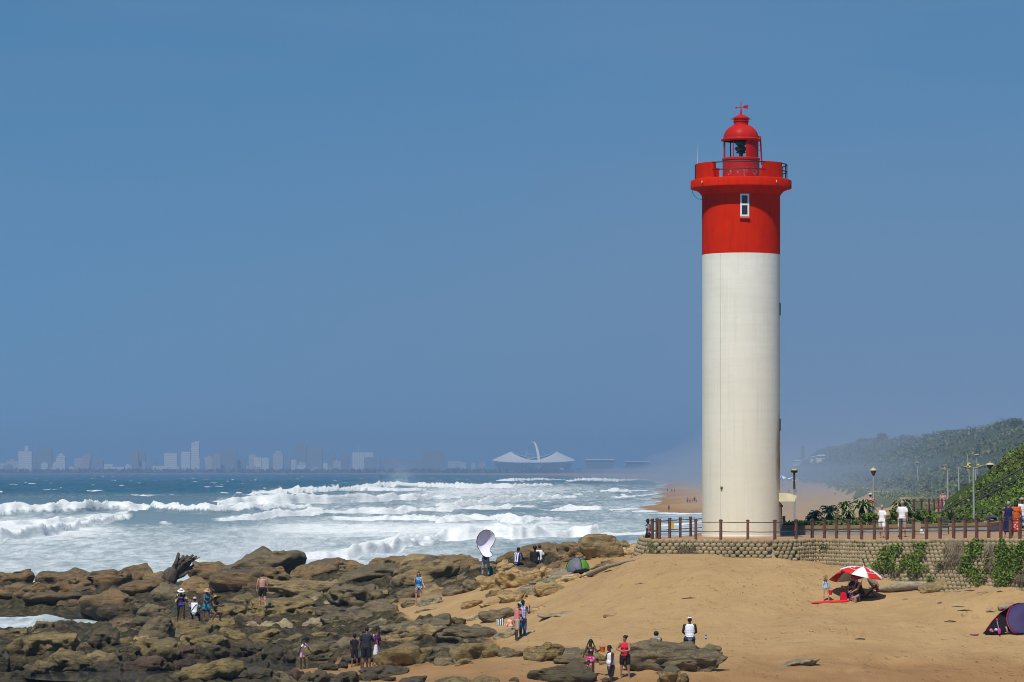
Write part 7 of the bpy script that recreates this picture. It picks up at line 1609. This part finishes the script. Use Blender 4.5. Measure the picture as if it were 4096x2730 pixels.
PK = M((.72, .02, .28), .08, 4, .45, .35, name='pink plastic')
p = at(999.3, 633.2, Yt - .75); o = thing('toy_spade', 'long pink toy spade leaning in the mouth of the navy shelter', 'spade', tuple(p)); mb = MB(); e = at(997, 620.5, Yt - .7) - p; mb.cyl((0, 0, .05), e, .014, n=6); obj('shaft', mb, M((.45, .42, .46), name='grey shaft'), o); mb = MB(); mb.cyl(e, e * 1.06 + Vector((0, 0, .03)), .03, .035, 8).box(e + Vector((0, 0, .06)), (.10, .03, .05)); obj('grip', mb, PK, o); mb = MB(); mb.ell((0, 0, .08), (.07, .03, .12)).box((0, 0, .18), (.09, .03, .05)); obj('blade', mb, PK, o, True)
p = at(997.5, 631, Yt - .35); mb = MB(); mb.ell((0, 0, .04), (.15, .07, .05)).ell((-.06, 0, .07), (.07, .06, .05)); tag(obj('shoe', mb, C(.55, .54, .53), None, True, tuple(p), remesh=.015), 'grey white shoe inside the navy shelter', 'shoe')
p = at(991, 632, Yt - .5); mb = MB(); mb.ell((0, 0, .08), (.07, .06, .07)).ell((.06, 0, .03), (.06, .05, .04)); tag(obj('toy', mb, M((.66, .16, .24), name='pink toy'), None, True, tuple(p), remesh=.015), 'small salmon pink toy in the mouth of the navy shelter', 'toy')
p = ground(974.5, 635.2); mb = MB(); mb.lathe([(0, .015), (.17, .015), (.19, .035), (.17, .045), (0, .05)], 20); mb.box((.1, .06, .05), (.16, .04, .03)); tag(obj('beach_mat', mb, M((.52, .20, .28), name='pink mat'), None, True, tuple(p)), 'flat pink toy lying on the sand left of the navy shelter', 'toy')

# ------------------------------------------------------------ striped umbrellas, deck chair and things around them
URED, UWHT = M((.60, .022, .012), .06, 3, .6, .25, name='red umbrella cloth'), M((.80, .78, .80), .05, 3, .6, .25, name='white umbrella cloth')
POLEM = M((.60, .58, .56), .08, 5, .35, .4, name='pale pole')
LOGO = M((.85, .82, .82), .04, 3, .6, .2, name='white print')
def text_mesh(body, size):
    cu = bpy.data.curves.new('lettering', 'FONT'); cu.body = body; cu.size = size; cu.align_x = 'CENTER'; cu.shear = .25; cu.extrude = .0015; ob = bpy.data.objects.new('lettering', cu); COL.objects.link(ob)
    bpy.context.view_layer.update(); me = bpy.data.meshes.new_from_object(ob.evaluated_get(bpy.context.evaluated_depsgraph_get())); bpy.data.objects.remove(ob); return me
TXT = text_mesh('The Oyster Box', .105)
def umbrella(label, apex, foot, axis, rad, spin, first_red=True):
    o = thing('beach_umbrella', label, 'umbrella', tuple(foot)); A_ = Vector(apex) - Vector(foot); ax = Vector(axis).normalized(); q4 = ax.to_track_quat('Z', 'Y'); H_ = rad * .34
    def S(r, a): return A_ + q4 @ Vector((r * rad * math.cos(a), r * rad * math.sin(a), -H_ * (1 - math.cos(r * 1.15)) / (1 - math.cos(1.15)) * .92 - .02))
    for k in range(8):
        a0, a1 = spin + k * math.pi / 4, spin + (k + 1) * math.pi / 4; mb = MB(); V = []; N_, M_ = 6, 7
        for i in range(N_ + 1):
            r_ = i / N_
            for j in range(M_ + 1):
                u = j / M_; a = a0 + (a1 - a0) * u; sag = 1 - .055 * math.sin(math.pi * u) * r_; V.append(tuple(S(r_ * sag, a) + ax * (-.035 * math.sin(math.pi * u) * r_)))
        mb.add(V, [(i * (M_ + 1) + j, i * (M_ + 1) + j + 1, (i + 1) * (M_ + 1) + j + 1, (i + 1) * (M_ + 1) + j) for i in range(N_) for j in range(M_)])
        red = (k % 2 == 0) == first_red; so = obj('panel', mb, URED if red else UWHT, o, True); so.modifiers.new('s', 'SOLIDIFY').thickness = .006
        if red:
            am = (a0 + a1) / 2; c = S(.70, am) + ax * .03; out_ = (S(.86, am) - S(.54, am)).normalized(); side = out_.cross(ax).normalized() * -1; nn_ = side.cross(-out_).normalized()
            if nn_.dot(ax) < 0: side = -side; nn_ = -nn_
            Mx = Matrix((side, -out_, side.cross(-out_))).transposed()
            if (Mx @ Vector((0, 0, 1))).dot(ax) < 0: Mx = Matrix((-side, -out_, (-side).cross(-out_))).transposed()
            t_ = link('lettering', TXT.copy(), LOGO, so); t_.matrix_local = Matrix.Translation(c + (Mx @ Vector((0, 0, .012)))) @ Mx.to_4x4()
            mb = MB(); mb.lathe([(0, 0), (.035, 0), (.05, .008), (.02, .012), (0, .012)], 10); mb.box((0, .05, .006), (.03, .05, .01)); e_ = obj('emblem', mb, LOGO, so); e_.matrix_local = Matrix.Translation(S(.50, am) + ax * .035) @ Mx.to_4x4()
    mb = MB(); mb.cyl((0, 0, -.3), A_ + ax * .07, .019, .016, 8); obj('pole', mb, POLEM, o, True)
    return o
Yu = ground(858.5, 600.5).y
umbrella('nearer red and white striped beach umbrella with white lettering', at(863.5, 566.6, Yu + .1), ground(858.5, 600.5), (.22, -.12, 1), 1.06, R(-94), False)
umbrella('rear red and white striped beach umbrella, overlapped by the nearer one', at(850.3, 568.2, Yu + 1.0), ground(847.2, 598.5), (-.16, .30, 1), 1.06, R(-80), True)
# deck chair
p = ground(869, 598.3); o = thing('deck_chair', 'dark folding deck chair with maroon sling behind the woman in black', 'deck chair', tuple(p)); b0 = Vector(p)
def DP(zx, zy, dy=0.0): return at(800 + zx / 23.53, 557.5 + zy / 23.53, p.y + dy) - b0
WD = M((.035, .022, .018), .2, 6, .6, .3, name='dark stained wood')
for dy in (-.28, .28):
    mb = MB(); mb.cyl(DP(1450, 985, dy), DP(1812, 640, dy), .026, n=6); obj('back_rail', mb, WD, o); mb = MB(); mb.cyl(DP(1655, 775, dy), DP(1812, 962, dy), .026, n=6); obj('leg', mb, WD, o); mb = MB(); mb.cyl(DP(1400, 880, dy), DP(1790, 962, dy), .026, n=6); obj('seat_rail', mb, WD, o)
mb = MB(); pts = [DP(1800, 650), DP(1700, 765), DP(1600, 880), DP(1520, 930), DP(1430, 900)]; V = []
for p_ in pts: V += [tuple(p_ + Vector((0, -.27, .01))), tuple(p_ + Vector((0, .27, .01)))]
mb.add(V, [(2 * i, 2 * i + 1, 2 * i + 3, 2 * i + 2) for i in range(4)]); so = obj('sling', mb, M((.10, .012, .022), name='maroon canvas'), o, True); so.modifiers.new('s', 'SOLIDIFY').thickness = .012
mb = MB(); mb.extrude([tuple(DP(1805, 630, -.30)), tuple(DP(1880, 780, -.30)), tuple(DP(1815, 770, -.30)), tuple(DP(1790, 690, -.30))], (0, .5, 0)); tag(obj('towel', mb, C(.50, .015, .03), None, False, tuple(b0), bevel=.015), 'red towel hung over the top of the deck chair', 'towel')
mb = MB(); V = [ground(x, y) + Vector((0, 0, .03)) for x, y in ((810.5, 604.6), (826, 603.8), (849.5, 602.2), (848, 600.6), (832, 601.8), (815, 603.4))]; c = V[0].copy(); mb.add([tuple(v_ - c) for v_ in V], [tuple(range(6))]); so = obj('beach_towel', mb, C(.66, .03, .015), None, False, tuple(c)); so.modifiers.new('s', 'SOLIDIFY').thickness = .02; tag(so, 'long red towel spread on the sand under the little girl', 'towel')
p = ground(843.5, 600.3); mb = MB(); mb.box((0, 0, .15), (.34, .16, .36), .1, None, .72).ell((0, 0, .30), (.12, .06, .06)); tag(obj('beach_bag', mb, C(.55, .01, .03), None, True, tuple(p), remesh=.025), 'red beach bag by the feet of the man with sunglasses', 'bag')
p = ground(852.5, 600.6); mb = MB(); mb.box((0, 0, .17), (.34, .18, .36), -.2, None, .7).ell((.05, 0, .3), (.12, .07, .08)); tag(obj('beach_bag', mb, PRINT([(.13, .06, .16), (.20, .10, .22), (.10, .05, .13)], 20), None, True, tuple(p), remesh=.025), 'purple patterned beach bag under the nearer striped umbrella', 'bag')
# far beach parasols beside the lighthouse
def far_parasol(px, py, cols, label, tilt):
    Yf = 1050.0; p = Vector((px_x(px, Yf), Yf, float(gz(px_x(px, Yf), Yf)))); o = thing('beach_umbrella', label, 'umbrella', tuple(p)); tp = at(px, py, Yf) - p; tp.x += tilt; mb = MB(); mb.cyl((0, 0, -.3), tp, .05, n=6); obj('pole', mb, POLEM, o)
    ax = Vector((tilt * .35, -.25, 1)).normalized(); q4 = ax.to_track_quat('Z', 'Y')
    for k in range(8):
        mb = MB(); a0, a1 = k * math.pi / 4, (k + 1) * math.pi / 4; mb.add([tuple(tp)] + [tuple(tp + q4 @ Vector((1.7 * math.cos(a), 1.7 * math.sin(a), -.8))) for a in (a0, (a0 + a1) / 2, a1)], [(0, 1, 2), (0, 2, 3)]); so = obj('panel', mb, M(cols[k % len(cols)], .05, 3, .6, .2, name='parasol cloth'), o); so.modifiers.new('s', 'SOLIDIFY').thickness = .02
far_parasol(783.5, 475.3, ((.05, .12, .55), (.75, .75, .78)), 'far blue and white parasol just right of the lighthouse', -.6)
far_parasol(792, 477.0, ((.05, .16, .08), (.75, .75, .78), (.55, .10, .05), (.75, .75, .78)), 'far white, red and green parasol behind the lamp with flat head', .5)
far(789, 482.5, 'far person sitting in the shade of the two parasols', 1.5, ((.06, .06, .07), (.05, .05, .06)), 1040)
far(796, 482.5, 'far person standing right of the two parasols', 1.5, ((.25, .08, .06), (.05, .05, .06)), 1045)
far(835, 483.5, 'far person in white and blue alone on the upper beach', 1.5, ((.45, .50, .62), (.10, .16, .40)), 900)
# ------------------------------------------------------------ flying spray where the swell meets the rocks
def drops(c, r, n, size, seed, lean=0.0):
    rs = np.random.RandomState(seed); P = rs.normal(size=(n, 3)) * np.array(r) * .5; P[:, 2] = np.abs(P[:, 2]) ** 1.0; P[:, 0] += lean * P[:, 2] + .5 * r[0] * .3 * fbm(P / np.array([1.2, 3, .8]) + seed, 3); return P + np.array(c), np.full(n, size)
sp = [drops(at(266, 562, 300), (6.6, 4, 4.6), 52000, .030, 1, .12), drops(at(262, 552, 305), (3.6, 3, 4.2), 20000, .028, 2, .2), drops(at(296, 566, 285), (3.5, 3, 2.6), 9000, .028, 3, 0)]
for k in range(46):
    x = k / 45 * 560; y = np.interp(x, [0, 90, 180, 560], [501, 500, 500, 506]); sp.append(drops(at(x, y - 2 + 2 * math.sin(k * 1.7), 660), (9, 8, 1.3), 420, .040, 20 + k, .8))
sp.append(drops(at(400, 483, 1000), (5, 6, 5.5), 5000, .065, 90, .1)); sp.append(drops(at(395, 485, 1010), (16, 6, 2.6), 4000, .065, 91, .2))
for k in range(30):
    x = 330 + k / 29 * 260; sp.append(drops(at(x, 537 + 3 * math.sin(k * 2.1) - (x - 400) * .012, 455), (5, 5, .9), 420, .030, 120 + k, .6))
P = np.concatenate([a for a, b in sp]); Sz = np.concatenate([b for a, b in sp]); SPM = M((.80, .82, .83), .03, 1, .9, .1, name='sea spray')
struct(tag(link('sea_spray', leaf_mesh('sea_spray', P, Sz, 6, 1.1), SPM), 'white spray bursting over the rocks and wave crests', 'spray', kind='stuff'), 'stuff')
